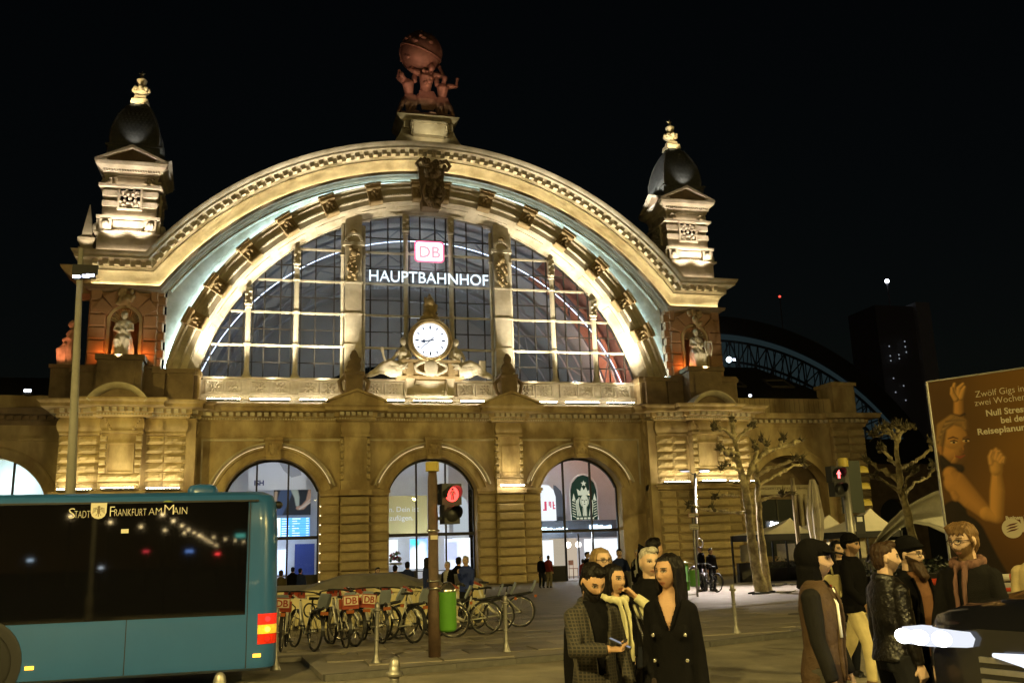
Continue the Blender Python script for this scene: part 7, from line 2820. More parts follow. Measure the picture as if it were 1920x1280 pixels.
for k in range(4):
 MB().box(L * k / 4 + 0.003, L * (k + 1) / 4 - 0.003, -0.05, 0.4, 0.825, 0.92).build('coping', WALLM, LW)
m = MB()
m.add([(0, 0.35, 0.88), (L, 0.35, 0.88), (L, 2.2, 1.02), (0, 2.2, 1.02), (0, 0.35, 0.0), (L, 0.35, 0.0), (L, 2.2, 0.0), (0, 2.2, 0.0)], [(0, 1, 2, 3), (4, 7, 6, 5), (0, 4, 5, 1), (1, 5, 6, 2), (2, 6, 7, 3), (3, 7, 4, 0)])
CON = mat('concrete_cover', (0.16, 0.15, 0.13), 0.7, var=0.3, vscale=2, bump=0.3)
m.build('sloping_cover', CON, LW)
for (x0, x1, x2, x3, zt) in ((2.2, 3.2, 4.6, 5.4, 1.24), (4.9, 5.6, 6.3, 6.9, 1.16)):
 m = MB()
 m.loft([[(x0, 0.5, 0.9), (x3, 0.5, 0.9), (x3, 2.1, 1.0), (x0, 2.1, 1.0)], [(x1, 1.0, zt), (x2, 1.0, zt), (x2, 1.8, zt + 0.03), (x1, 1.8, zt + 0.03)]])
 m.build('hipped_cover', CON, LW)
GRAF = mat('graffiti_black', (0.012, 0.012, 0.012), 0.6)
m = MB()
def graf(pts, r=0.016, closed=False):
 m.tube([(x, -0.004, z) for x, z in pts], r, 6, closed, sq=1.0)
gx = 1.75
def loop(cx, cz, rx, rz, a0=0, a1=360, n=22):
 return [(cx + rx * math.cos(R(a0 + (a1 - a0) * k / n)), cz + rz * math.sin(R(a0 + (a1 - a0) * k / n))) for k in range(n + 1)]
graf(loop(gx + 0.98, 0.66, 0.2, 0.085, 0, 350), 0.014)
graf(loop(gx + 1.02, 0.40, 0.15, 0.16, 0, 350), 0.028)
graf(loop(gx + 0.72, 0.46, 0.13, 0.16, 0, 350), 0.02)
graf([(gx + 0.15, 0.6), (gx + 0.3, 0.62), (gx + 0.38, 0.55), (gx + 0.38, 0.47)], 0.016)
graf([(gx + 0.1, 0.45), (gx + 0.3, 0.35), (gx + 0.5, 0.25), (gx + 0.55, 0.15), (gx + 0.4, 0.08), (gx + 0.3, 0.14), (gx + 0.33, 0.22)], 0.014)
graf([(4.9, 0.7), (5.0, 0.82), (5.08, 0.7), (5.16, 0.84), (5.25, 0.72)], 0.01)
for v in range(len(m.v)):
 x, y, z = m.v[v]
 m.v[v] = (x, max(-0.006, min(y, 0.004)), z)
m.build('graffiti', GRAF, LW, kind='stuff')
m = MB()
for k in range(12):
 x = random.uniform(3.2, 6.6)
 m.box(x, x + random.uniform(0.05, 0.16), 0.42, 0.43, 0.0, 0.01, Matrix.Translation((0, 0, 0.885 + 0.002)))
m.build('sticker', PAPER, LW, kind='stuff')
# ------------------------------------------------------------------ bare pollarded plane trees
BARK = mat('plane_bark', (0.52, 0.44, 0.24), 0.85, var=0.35, vscale=7, bump=0.8, bscale=18, color2=(0.26, 0.21, 0.11), c2scale=4)
TWIG = mat('dark_twig', (0.12, 0.10, 0.055), 0.9, var=0.3)
def tree(label, base_px, Y, trunks, limbs, seed, scale=1.0):
 """trunks and limbs: chains of photograph points with radii, spread in depth"""
 rs = random.Random(seed)
 b = at_z(base_px[0], base_px[1], -0.012) if Y is None else at_y(base_px[0], base_px[1], Y)
 b.z = -0.012
 y0 = b.y
 e = empty('plane_tree', b, 0, label, 'tree', 'bare pollarded plane trees')
 tm = MB()
 for ch in trunks:
  pts, rad = [], []
  for (px, py, r, dy) in ch:
   p = at_y(px, py, y0 + dy) - b
   pts.append(p)
   rad.append(r)
  # knobbly: resample with jitter
  P, Q = [], []
  for i in range(len(pts) - 1):
   for k in range(4):
    t = k / 4
    P.append(pts[i].lerp(pts[i + 1], t) + Vector((rs.gauss(0, 0.012), rs.gauss(0, 0.012), 0)))
    Q.append(0.8 * (rad[i] * (1 - t) + rad[i + 1] * t) * rs.uniform(0.9, 1.14))
  P.append(pts[-1])
  Q.append(rad[-1])
  tm.tube(P, Q, 12)
 link('trunk', skin(tm, 0.035, 1), BARK, e, True)
 fists = []
 for ch in limbs:
  lm = MB()
  pts = [(at_y(px, py, y0 + dy) - b, r) for (px, py, r, dy) in ch]
  P, Q = [], []
  for i in range(len(pts) - 1):
   for k in range(4):
    t = k / 4
    P.append(pts[i][0].lerp(pts[i + 1][0], t) + Vector((rs.gauss(0, 0.02), rs.gauss(0, 0.02), rs.gauss(0, 0.02))))
    Q.append(0.9 * (pts[i][1] * (1 - t) + pts[i + 1][1] * t) * rs.uniform(0.75, 1.35))
  P.append(pts[-1][0])
  Q.append(pts[-1][1])
  lm.tube(P, Q, 8)
  for k in range(6):   # knuckles along the limb
   j = rs.randrange(len(P))
   lm.ball(P[j] + Vector((rs.gauss(0, 0.03), rs.gauss(0, 0.03), rs.gauss(0, 0.03))), Q[j] * 1.25, None, None, 8, 6)
  link('limb', skin(lm, 0.028, 1), BARK, e, True)
  fists.append((P[-1], (P[-1] - P[-4]).normalized()))
  if rs.random() < 0.8:
   j = rs.randrange(len(P) // 2, len(P))
   fists.append((P[j] + Vector((0, 0, 0.08)), Vector((rs.gauss(0, 0.4), rs.gauss(0, 0.4), 1)).normalized()))
 for c, d in fists:
  f = MB()
  for k in range(7):
   f.ball(c + Vector((rs.gauss(0, 0.07), rs.gauss(0, 0.07), rs.gauss(0, 0.05))), rs.uniform(0.035, 0.08) * scale, None, None, 8, 6)
  for k in range(14):
   v = (d + Vector((rs.gauss(0, 0.7), rs.gauss(0, 0.7), rs.gauss(0.2, 0.6)))).normalized()
   L = rs.uniform(0.12, 0.36) * scale
   f.tube([c, c + v * L * 0.6, c + v * L + Vector((0, 0, 0.03))], [0.02, 0.012, 0.004], 4)
  f.build('pollard_knob', TWIG, e, True)
 return e
tree('bare plane tree with two pale trunks on the plaza before the right wing', (1428, 1108), None,
 [[(1428, 1112, 0.30, 0), (1417, 1060, 0.24, 0), (1406, 985, 0.21, 0), (1400, 930, 0.19, 0), (1388, 880, 0.16, 0), (1378, 830, 0.11, 0.2), (1373, 808, 0.09, 0.3)],
 [(1440, 1108, 0.2, 0.3), (1431, 1040, 0.17, 0.5), (1423, 965, 0.15, 0.6), (1420, 905, 0.14, 0.7), (1417, 870, 0.11, 0.7)]],
 [[(1376, 815, 0.10, 0.2), (1374, 795, 0.08, 0.3), (1372, 786, 0.06, 0.3)], [(1378, 822, 0.07, 0.2), (1362, 806, 0.06, -0.3), (1341, 802, 0.06, -0.6)], [(1380, 825, 0.07, 0.2), (1398, 808, 0.06, 0.5), (1410, 800, 0.06, 0.8)],
 [(1384, 850, 0.08, 0), (1368, 846, 0.07, -0.5), (1350, 842, 0.07, -0.8)], [(1386, 866, 0.09, 0), (1370, 856, 0.07, 0.5), (1352, 838, 0.06, 0.9)], [(1392, 885, 0.08, 0), (1375, 878, 0.07, -0.7), (1352, 876, 0.05, -1.2)],
 [(1398, 910, 0.13, 0), (1410, 870, 0.11, 0.4), (1430, 850, 0.09, 0.9), (1460, 838, 0.08, 1.3), (1500, 826, 0.07, 1.7)], [(1412, 868, 0.1, 0.3), (1420, 845, 0.08, 0.6), (1414, 832, 0.07, 0.8)], [(1432, 850, 0.08, 0.9), (1438, 835, 0.07, 1.0), (1428, 822, 0.06, 1.2)], [(1462, 838, 0.06, 1.2), (1468, 824, 0.06, 1.3)],
 [(1420, 890, 0.10, 0.6), (1445, 876, 0.08, 0.2), (1478, 866, 0.07, -0.3), (1502, 858, 0.06, -0.6)], [(1419, 910, 0.09, 0.6), (1450, 893, 0.07, 1.2), (1490, 872, 0.06, 1.9), (1508, 872, 0.05, 2.2)], [(1422, 940, 0.07, 0.6), (1450, 930, 0.05, 0.4), (1485, 924, 0.04, 0.2)],
 [(1402, 960, 0.07, 0), (1370, 960, 0.06, -0.6), (1335, 957, 0.05, -1.2), (1310, 952, 0.045, -1.6), (1292, 945, 0.04, -1.9)], [(1385, 928, 0.05, 0), (1362, 927, 0.05, -0.4), (1342, 930, 0.05, -0.8)]], 5)
tree('bare plane tree with raised fists right of the second traffic light', (1722, 1120), None,
 [[(1722, 1125, 0.20, 0), (1712, 1010, 0.15, 0), (1700, 955, 0.145, 0), (1690, 920, 0.14, 0), (1684, 870, 0.1, 0), (1681, 835, 0.085, 0), (1681, 822, 0.08, 0)]],
 [[(1682, 826, 0.07, 0), (1668, 812, 0.055, 0.3), (1640, 816, 0.05, 0.6)], [(1682, 826, 0.07, 0), (1672, 806, 0.055, -0.3), (1650, 805, 0.04, -0.5)], [(1682, 824, 0.07, 0), (1692, 808, 0.055, 0.4), (1705, 800, 0.05, 0.6)], [(1682, 826, 0.06, 0), (1684, 806, 0.05, -0.4), (1672, 798, 0.045, -0.5)],
 [(1688, 905, 0.09, 0), (1670, 890, 0.07, 0.2), (1648, 878, 0.05, 0.4), (1625, 862, 0.045, 0.6)], [(1692, 932, 0.07, 0), (1676, 915, 0.055, -0.3), (1658, 902, 0.045, -0.5), (1640, 893, 0.035, -0.7)], [(1685, 880, 0.07, 0), (1704, 872, 0.055, 0.4), (1722, 862, 0.05, 0.8), (1742, 845, 0.05, 1.1), (1748, 830, 0.045, 1.2)],
 [(1690, 920, 0.07, 0), (1700, 898, 0.04, -0.5), (1712, 880, 0.03, -0.8)], [(1692, 930, 0.06, 0), (1715, 905, 0.05, 1.0), (1738, 895, 0.05, 1.5), (1752, 878, 0.045, 1.8)], [(1686, 876, 0.06, 0), (1670, 860, 0.05, 1.0), (1652, 842, 0.05, 1.4)]], 9, 0.9)
# ------------------------------------------------------------------ market tents, parasol, sail, billboard, barrier
TENT = mat('tent_canvas', (0.58, 0.54, 0.46), 0.8, var=0.1, vscale=2)
yT = -15.0
for i, (pl_, pr_, ptx, pty, yy) in enumerate(((1422, 1528, 1484, 974, -15.0), (1500, 1608, 1557, 968, -14.0), (1585, 1690, 1634, 955, -16.0))):
 a, b = at_y(pl_, 1004, yy), at_y(pr_, 996, yy)
 t = at_y(ptx, pty, yy + 1.2)
 ze = 2.2
 e = empty('market_tent', ((a.x + b.x) / 2, yy + 1.3, -0.012), 0, ('left', 'middle', 'right')[i] + ' one of three white pointed market tents before the right wing', 'tent', 'white pointed market tents')
 hw = (b.x - a.x) / 2
 apex = (t.x - (a.x + b.x) / 2, 0.0, t.z + 0.1)
 m = MB()
 N = 6
 cor = [(-hw, -1.3), (hw, -1.3), (hw, 1.3), (-hw, 1.3)]
 for q in range(4):
  p0_, p1_ = cor[q], cor[(q + 1) % 4]
  for k in range(N):
   u0, u1 = k / N, (k + 1) / N
   def P_(u, s):
    x = p0_[0] * (1 - s) + p1_[0] * s
    y = p0_[1] * (1 - s) + p1_[1] * s
    sag = -0.12 * math.sin(PI * u) - 0.04 * math.sin(PI * s) * (1 - u)
    return (x * (1 - u) + apex[0] * u, y * (1 - u) + apex[1] * u, ze * (1 - u) + apex[2] * u + sag)
   for s0 in range(4):
    m.add([P_(u0, s0 / 4), P_(u0, (s0 + 1) / 4), P_(u1, (s0 + 1) / 4), P_(u1, s0 / 4)], [(0, 1, 2, 3)])
 m.build('canopy', TENT, e, 'auto')
 m = MB()
 for q in range(4):
  p0_, p1_ = cor[q], cor[(q + 1) % 4]
  m.add([(p0_[0], p0_[1], ze - 0.3), (p1_[0], p1_[1], ze - 0.3), (p1_[0], p1_[1], ze - 0.02), (p0_[0], p0_[1], ze - 0.02)], [(0, 1, 2, 3)])
 m.build('valance', mat('dark_canvas', (0.02, 0.02, 0.02), 0.85), e)
 for q in range(4):
  m = MB()
  m.box(cor[q][0] - 0.04, cor[q][0] + 0.04, cor[q][1] - 0.04, cor[q][1] + 0.04, 0, ze - 0.02)
  m.build('leg', PLAST, e)
# lit counter area behind the tents
m = MB()
m.box(-5.2, 5.2, 0, 0.25, 0, 0.9)
e = empty('market_counter', (18.0, -12.0, -0.012), 0, 'long dark counter with a pale front under the market tents', 'counter')
m.build('counter_body', mat('dark_counter', (0.03, 0.028, 0.025), 0.6), e)
for k in range(5):
 m = MB()
 m.box(-4.9 + 2.0 * k, -3.9 + 2.0 * k, 0.3, 0.34, 0.95, 1.75)
 m.build('pale_panel', mat('pale_counter', (0.42, 0.38, 0.28), 0.7, var=0.15), e)
point('stall_lamp', (0, -0.6, 2.0), 60, (1, 0.85, 0.6), 0.1, e)
c0 = at_y(1452, 985, -10.5)
e = empty('blue_fairy_lights', c0, 0, 'cluster of bright bluish lights left of the market tents', 'lights')
m = MB()
random.seed(3)
for k in range(14):
 m.ball((random.uniform(-0.35, 0.35), random.uniform(-0.1, 0.1), random.uniform(-0.12, 0.16)), random.uniform(0.05, 0.1), None, None, 7, 5)
m.build('bulb', emit('fairy_light', (0.75, 0.85, 1.0), 9), e, kind='stuff')
m = MB()
m.box(-0.4, 0.4, 0.1, 0.15, -0.2, 0.25)
m.tube([(0.3, 0.12, -0.2), (0.3, 0.12, -c0.z)], 0.03, 6)
m.build('board', PLAST, e)
# closed parasol and wooden pole
yP = -20.5
tp, bt = at_y(1523, 898, yP), at_y(1533, 1040, yP)
e = empty('closed_parasol', (bt.x, yP, -0.012), 0, 'tall folded cream parasol tied near its foot', 'parasol')
m = MB()
rings = []
Hh = tp.z
for k in range(13):
 u = k / 12
 z = 1.25 + (Hh - 1.25) * u
 r = np.interp(u, [0, 0.06, 0.12, 0.2, 0.5, 0.85, 1.0], [0.30, 0.24, 0.13, 0.2, 0.27, 0.17, 0.09])
 cx = (tp.x - bt.x) * (z / Hh)
 rings.append([(cx + r * (1 + 0.28 * math.cos(8 * a)) * math.cos(a), r * (1 + 0.28 * math.cos(8 * a)) * math.sin(a), z) for a in [2 * PI * j / 48 for j in range(48)]])
m.loft(rings)
m.build('folded_canopy', mat('parasol_cream', (0.55, 0.5, 0.38), 0.85, var=0.2, vscale=5, stretch=(1, 1, 0.2)), e, 'auto')
m = MB()
m.tube([(0, 0, 0), ((tp.x - bt.x), 0, Hh + 0.05)], 0.03, 8)
m.build('pole', WOOD, e, True)
t_, b_2 = at_y(1485, 896, yP), at_y(1500, 1040, yP)
m = MB()
m.tube([(b_2.x, yP, -0.01), (t_.x, yP, t_.z)], [0.09, 0.085], 8)
tag(m.build('wooden_post', mat('grey_wood', (0.30, 0.25, 0.16), 0.8, var=0.3, vscale=6, stretch=(3, 3, 0.3)), None, 'auto'), 'plain wooden post standing left of the folded parasol', 'post')
# sail-like canopy
yS = -25.0
top = [(1622, 1052), (1632, 1030), (1648, 1003), (1668, 978), (1690, 957), (1720, 938), (1752, 922), (1778, 914), (1800, 908)]
bot = [(1626, 1056), (1638, 1040), (1656, 1018), (1674, 1000), (1690, 988), (1715, 980), (1742, 985), (1770, 998), (1800, 1016)]
m = MB()
rows = []
for j in range(9):
 u = j / 8
 rows.append([tuple(at_y(a[0] * (1 - u) + b[0] * u, a[1] * (1 - u) + b[1] * u, yS + 1.2 * math.sin(PI * u) - 0.5 * u + 0.3 * math.sin(9 * u + k) * 0.12)) for k, (a, b) in enumerate(zip(top, bot))])
vs = [p for r in rows for p in r]
n = len(top)
m.add(vs, [(j * n + k, j * n + k + 1, (j + 1) * n + k + 1, (j + 1) * n + k) for j in range(8) for k in range(n - 1)])
me = m.mesh('sail_canopy')
bm = bmesh.new()
bm.from_mesh(me)
bmesh.ops.solidify(bm, geom=bm.faces[:], thickness=0.02)
bm.to_mesh(me)
bm.free()
o = link('fabric', me, mat('sail_cloth', (0.42, 0.40, 0.33), 0.8, var=0.2, vscale=3, stretch=(1, 1, 0.4)), None, True)
e = empty('sail_canopy', (0, 0, 0), 0, 'big curved cream sail canopy behind the billboard', 'canopy')
o.parent = e
m = MB()
for (px, py) in ((1626, 1054), (1800, 912)):
 q = at_y(px, py, yS)
 m.tube([(q.x, yS + 0.05, -0.01), (q.x, yS + 0.05, q.z)], 0.04, 8)
m.build('support_pole', GALV, e, True)
# billboard
BP1 = Vector((6.95, -34.0, 0))
q = at_z(1920, 691, 5.54)
bdv = Vector((q.x - BP1.x, q.y - BP1.y, 0)).normalized()
bn = Vector((bdv.y, -bdv.x, 0))
BW, BZ0, BZ1 = 4.6, 0.62, 5.54
bang = math.atan2(bdv.y, bdv.x)
BB = empty('billboard', BP1, bang, 'big brown advertising billboard with a smiling woman and white words at the right edge', 'billboard')
def bb_uv(px, py):
 d = ray(px, py)
 t = (BP1 - CAM_POS).dot(bn) / d.dot(bn)
 P = CAM_POS + d * t
 return ((P - BP1).dot(bdv) / BW, (P.z - BZ0) / (BZ1 - BZ0))
hh, wwd = 520, 486
a = canvas(wwd, hh, (0.13, 0.06, 0.012))
x, y = grid(a)
asp = BW / (BZ1 - BZ0)
rs = np.random.RandomState(3)
# warm mottled backdrop
g = np.zeros_like(x)
for k in range(60):
 cx_, cy_, s_ = rs.rand(), rs.rand(), 0.06 + 0.15 * rs.rand()
 g += rs.normal() * np.exp(-(((x - cx_) * asp) ** 2 + (y - cy_) ** 2) / s_ ** 2)
g = (g - g.min()) / (g.max() - g.min())
mixc = np.clip(0.3 + 0.7 * np.exp(-((x - 0.75) ** 2 * 3 + (y - 0.75) ** 2 * 4)), 0, 1)
a[:] = np.array((0.055, 0.020, 0.006)) * (1 - mixc[..., None]) + np.array((0.22, 0.105, 0.012)) * mixc[..., None]
a *= (0.72 + 0.55 * g)[..., None]
red = np.exp(-((x - 0.72) ** 2 * 6 + (y - 0.32) ** 2 * 14)) * g
a += red[..., None] * np.array((0.07, 0.01, 0.0))
a *= np.clip(0.35 + y * 2.4, 0.3, 1)[..., None] ** 0.7
def chain(pts, rad_px, col, soft=0.012, shade=0.5, light=(-0.5, 0.8)):
 uv = [bb_uv(*p) for p in pts]
 ref = abs(bb_uv(1800, 900)[1] - bb_uv(1800, 910)[1]) / 10
 mk, d = seg_mask(x, y, uv, [r * ref for r in rad_px], soft, asp)
 t = np.clip(-d / (max(rad_px) * ref), 0, 1)
 gy, gx = np.gradient(d)
 gl = np.hypot(gx, gy) + 1e-9
 k_ = np.sqrt(np.clip(1 - (1 - (1 - t)) ** 2 * 0 - t * (2 - t), 0, 1))
 nz = np.sqrt(np.clip(1 - k_ ** 2, 0, 1))
 lam = np.clip((gx / gl) * k_ * -0.55 + (gy / gl) * k_ * 0.45 + nz * 0.72, 0, 1.1)
 sh = (1 - shade) + shade * 1.25 * lam
 paint_col = np.asarray(col)[None, None] * sh[..., None]
 a[:] = a * (1 - mk[..., None]) + paint_col * mk[..., None]
SK = (0.55, 0.26, 0.06)
chain([(1800, 1010), (1820, 1060), (1840, 1100)], [48, 52, 54], (0.02, 0.010, 0.004), shade=0.2)             # black dress
chain([(1790, 960), (1800, 1030)], [22, 34], (0.02, 0.010, 0.004), shade=0.2)
chain([(1798, 830), (1797, 775), (1797, 740)], [10, 9, 8], SK, shade=0.45)                                    # raised forearm
for (q0, q1, q2) in (((1795, 745), (1788, 730), (1790, 716)), ((1798, 743), (1798, 728), (1806, 716)), ((1802, 745), (1806, 732), (1809, 722)), ((1792, 748), (1786, 738), (1785, 724))):
 chain([q0, q1, (q2[0], q2[1] + 4)], [5.5, 5, 3.5], (0.60, 0.31, 0.08), shade=0.7, soft=0.006)
chain([(1787, 777), (1800, 780), (1808, 776)], [2.0, 2.4, 2.0], (0.02, 0.01, 0.005), shade=0.1)               # bangle
chain([(1780, 868), (1786, 890)], [19, 17], (0.022, 0.011, 0.005), shade=0.2)                                    # neck
chain([(1768, 868), (1790, 870)], [16, 16], (0.03, 0.015, 0.006), shade=0.2) if False else None
chain([(1787, 828), (1789, 846), (1792, 858)], [26, 24, 15], SK, shade=0.75)
chain([(1784, 812), (1788, 818)], [25, 24], (0.58, 0.28, 0.065), shade=0.35)
chain([(1762, 842), (1766, 800), (1786, 786), (1806, 792), (1811, 802)], [7, 10, 10, 9, 5], (0.34, 0.18, 0.05), shade=0.55)   # hair swept back
for k in range(9):
 chain([(1758 + k * 2, 830 - 5 * k), (1772 + 3 * k, 795 - k), (1790 + 2.2 * k, 783 + k * 0.6)], [1.2, 1.4, 1.0], (0.46, 0.27, 0.09) if k % 2 else (0.16, 0.08, 0.025), shade=0.2)
chain([(1763, 840), (1765, 850)], [5, 3], (0.45, 0.2, 0.05), shade=0.5)                                        # ear
for (ex, ey) in ((1789, 829), (1812, 826)):
 chain([(ex - 5, ey), (ex + 4, ey)], [2.2, 1.6], (0.65, 0.45, 0.2), shade=0.1, soft=0.003)
 chain([(ex - 1, ey), (ex, ey)], [2.0, 2.0], (0.02, 0.01, 0.005), shade=0, soft=0.003)
 chain([(ex - 7, ey - 2), (ex, ey - 4), (ex + 6, ey - 2)], [0.9, 1.2, 0.8], (0.03, 0.012, 0.005), shade=0, soft=0.003)
chain([(1778, 822), (1787, 819), (1796, 822)], [1.2, 1.8, 1.2], (0.14, 0.06, 0.016), shade=0, soft=0.004)
chain([(1806, 821), (1813, 818), (1817, 820)], [1.2, 1.6, 1.0], (0.14, 0.06, 0.016), shade=0, soft=0.004)
chain([(1803, 828), (1806, 842)], [1.0, 1.6], (0.36, 0.15, 0.03), shade=0, soft=0.006)                         # nose
chain([(1800, 846), (1806, 847)], [1.6, 1.4], (0.25, 0.1, 0.02), shade=0, soft=0.006)
chain([(1792, 855), (1801, 857), (1809, 853)], [1.2, 2.4, 1.0], (0.30, 0.07, 0.03), shade=0.1, soft=0.004)     # mouth
chain([(1766, 858), (1780, 874), (1800, 878)], [5, 7, 8], (0.03, 0.016, 0.007), shade=0.5)    # scarf
chain([(1782, 888), (1792, 905), (1820, 935), (1850, 962)], [14, 22, 19, 13], SK, shade=0.5)                   # shoulder, upper arm
chain([(1850, 962), (1868, 968), (1870, 920), (1869, 888)], [13, 12, 13, 9], (0.60, 0.30, 0.07), shade=0.5)    # forearm
chain([(1868, 880), (1867, 862)], [11, 12], (0.60, 0.31, 0.075), shade=0.5)
for (q0, q1, q2) in (((1861, 862), (1862, 848), (1868, 842)), ((1867, 860), (1870, 846), (1874, 846)), ((1872, 862), (1877, 852), (1878, 858)), ((1876, 866), (1882, 858), (1881, 866)), ((1858, 868), (1856, 856), (1860, 846))):
 chain([q0, q1, q2], [4.2, 3.8, 3.0], (0.64, 0.33, 0.09), shade=0.5)
chain([(1788, 925), (1792, 932)], [6, 7], (0.5, 0.24, 0.06), shade=0.3)
a = np.clip(a, 0, 1)
me = bpy.data.meshes.new('poster_print')
me.from_pydata([(0, 0, BZ0), (BW, 0, BZ0), (BW, 0, BZ1), (0, 0, BZ1)], [], [(0, 1, 2, 3)])
uvl = me.uv_layers.new(name='UVMap')
for i, c in enumerate(((0, 0), (1, 0), (1, 1), (0, 1))):
 uvl.data[i].uv = c
link('poster_print', me, image_mat('billboard_print', a, 0.55), BB)
m = MB()
m.box(0, BW, 0.004, 0.22, BZ0, BZ1)
m.build('panel_case', DARKM, BB)
m = MB()
m.tube([(-0.03, 0.02, BZ0 - 0.05), (-0.03, 0.02, BZ1 + 0.03)], 0.04, 8)
m.box(0.01, BW, -0.01, 0.2, BZ1 + 0.004, BZ1 + 0.04)
m.build('frame', GALV, BB)
for xx in (0.5, 3.9):
 m = MB()
 m.box(xx - 0.06, xx + 0.06, 0.06, 0.18, 0, BZ0)
 m.build('leg', DARKM, BB)
WT = mat('billboard_white', (0.70, 0.62, 0.45), 0.6)
def bb_text(s, px0, py0, px1, py1, size, bold):
 u0, v0 = bb_uv(px0, py0)
 u1, v1 = bb_uv(px1, py1)
 M = face_y(u0 * BW, -0.005, BZ0 + v0 * (BZ1 - BZ0))
 text('lettering', s, size, M, WT, BB, 0.002, offset=0.005 if bold else -0.002, width=(u1 - u0) * BW)
for s, px0, py0, px1, py1, sz, bold in (('Zwölf Gigs in', 1829, 745, 1919.5, 731, 0.22, 0), ('zwei Wochen.', 1828, 761, 1927, 747, 0.22, 0), ('Null Stress', 1849, 780, 1925, 768, 0.21, 1), ('bei der', 1877, 793, 1925, 784, 0.21, 1), ('Reiseplanung', 1833, 815, 1932, 800, 0.21, 1), ('Business Travel', 1886, 974, 1945, 969, 0.12, 1)):
 bb_text(s, px0, py0, px1, py1, sz, bold)
u0, v0 = bb_uv(1898, 990)
c = (u0 * BW, BZ0 + v0 * (BZ1 - BZ0))
m = MB()
m.lathe([(0.0, 0.006), (0.225, 0.006), (0.225, 0.0)], (c[0], 0, c[1]), 28, axis='y')
lo = m.build('round_logo', WT, BB)
m = MB()
for k in range(3):
 m.prism([(c[0] - 0.14, c[1] - 0.09 + 0.065 * k), (c[0] + 0.06, c[1] - 0.05 + 0.065 * k), (c[0] + 0.15, c[1] - 0.0 + 0.065 * k), (c[0] - 0.03, c[1] - 0.03 + 0.065 * k)], -0.011, -0.008)
m.build('logo_bars', mat('logo_brown', (0.12, 0.03, 0.01), 0.6), lo)
u0, v0 = bb_uv(1915, 996)
text('lettering', 'HRS', 0.42, face_y(u0 * BW, -0.005, BZ0 + v0 * (BZ1 - BZ0)), WT, BB, 0.002, offset=0.012)
# red and white barrier
BWH, BRD = mat('barrier_white', (0.6, 0.58, 0.52), 0.5), mat('barrier_red', (0.45, 0.05, 0.02), 0.45)
pA_, pB_ = at_depth(1672, 1095, 14.5), at_depth(1935, 1079, 13.2)
e = empty('road_barrier', (pA_.x, pA_.y, 0), 0, 'red and white striped barrier rails below the billboard', 'barrier')
for r, (dz, rad) in enumerate(((0, 0.05), (-0.17, 0.03))):
 nseg = 7
 for k in range(nseg):
  a_, b_ = pA_.lerp(pB_, k / nseg), pA_.lerp(pB_, (k + 1) / nseg)
  off = Vector((-pA_.x, -pA_.y, dz))
  m = MB()
  m.tube([a_ + off, b_ + off], rad, 10)
  m.build('rail_segment', BRD if (k + r) % 2 == 0 else BWH, e, 'auto')
for k in (0.1, 0.5, 0.9):
 c = pA_.lerp(pB_, k)
 m = MB()
 m.tube([(c.x - pA_.x, c.y - pA_.y + 0.08, -0.05), (c.x - pA_.x, c.y - pA_.y + 0.08, c.z)], 0.03, 8)
 m.build('post', GALV, e)
# dark planters / bushes clutter under the canopy
for i, (px, py, yy) in enumerate(((1490, 1100, -12), (1560, 1098, -12.5), (1690, 1085, -27), (1725, 1080, -26))):
 c = at_y(px, py, yy)
 e = empty('planter', (c.x, yy, -0.012), 0, ('dark planter box behind the hooded man', 'dark planter box behind the walking man', 'dark planter under the sail canopy, left one', 'dark planter under the sail canopy, right one')[i], 'planter')
 m = MB()
 m.box(-1.6, 1.6, -0.3, 0.3, 0, 0.62)
 m.build('box', mat('dark_planter', (0.018, 0.016, 0.014), 0.8), e)
 m = MB()
 for k in range(160):
  q = Vector((random.uniform(-1.5, 1.5), random.uniform(-0.25, 0.25), random.uniform(0.6, 1.0 + 0.15 * math.sin(k))))
  v = Vector((random.gauss(0, 1), random.gauss(0, 1), random.gauss(0, 1))).normalized() * 0.09
  w2 = v.orthogonal().normalized() * 0.05
  m.add([q - v, q + w2, q + v, q - w2], [(0, 1, 2, 3)])
 m.build('foliage', mat('dark_leaf', (0.02, 0.028, 0.012), 0.7), e, kind='stuff')
# electric scooters lying at the foot of the tree
def scooter(loc, rz, label):
 e = empty('electric_scooter', loc, rz, label, 'scooter', 'electric scooters lying by the tree')
 m = MB()
 m.box(-0.35, 0.35, -0.06, 0.0, 0.05, 0.2)
 m.build('deck', PLAST, e)
 m = MB()
 m.tube([(0.35, -0.03, 0.12), (0.5, -0.03, 0.14), (1.35, -0.05, 0.12)], 0.028, 8)
 m.tube([(1.35, -0.05, -0.1), (1.35, -0.05, 0.36)], 0.018, 6)
 m.build('steering_column', CHR, e, True)
 for x in (-0.42, 0.5):
  m = MB()
  m.tube([(x + 0.1 * math.cos(a), 0.0, 0.12 + 0.1 * math.sin(a)) for a in [2 * PI * k / 16 for k in range(16)]], 0.025, 6, True)
  m.build('wheel', RUB, e, True)
 e.rotation_euler = (R(78), 0, rz)
 return e
q = at_z(1428, 1112, 0.02)
scooter((q.x - 0.3, q.y - 0.35, 0.06), R(12), 'electric scooter lying at the foot of the two-trunk tree')
q = at_z(1462, 1098, 0.02)
scooter((q.x - 0.2, q.y, 0.06), R(28), 'second electric scooter lying just right of the tree foot')
m = MB()
cq = at_y(1312, 1018, -17)
m.tube([(cq.x + 0.14 * math.cos(a), -17, cq.z + 0.2 * math.sin(a)) for a in [2 * PI * k / 20 for k in range(20)]], 0.035, 6, True)
tag(m.build('hanging_hoop', CHR, None, True), 'small shiny hoop hanging by the sign post', 'hoop')
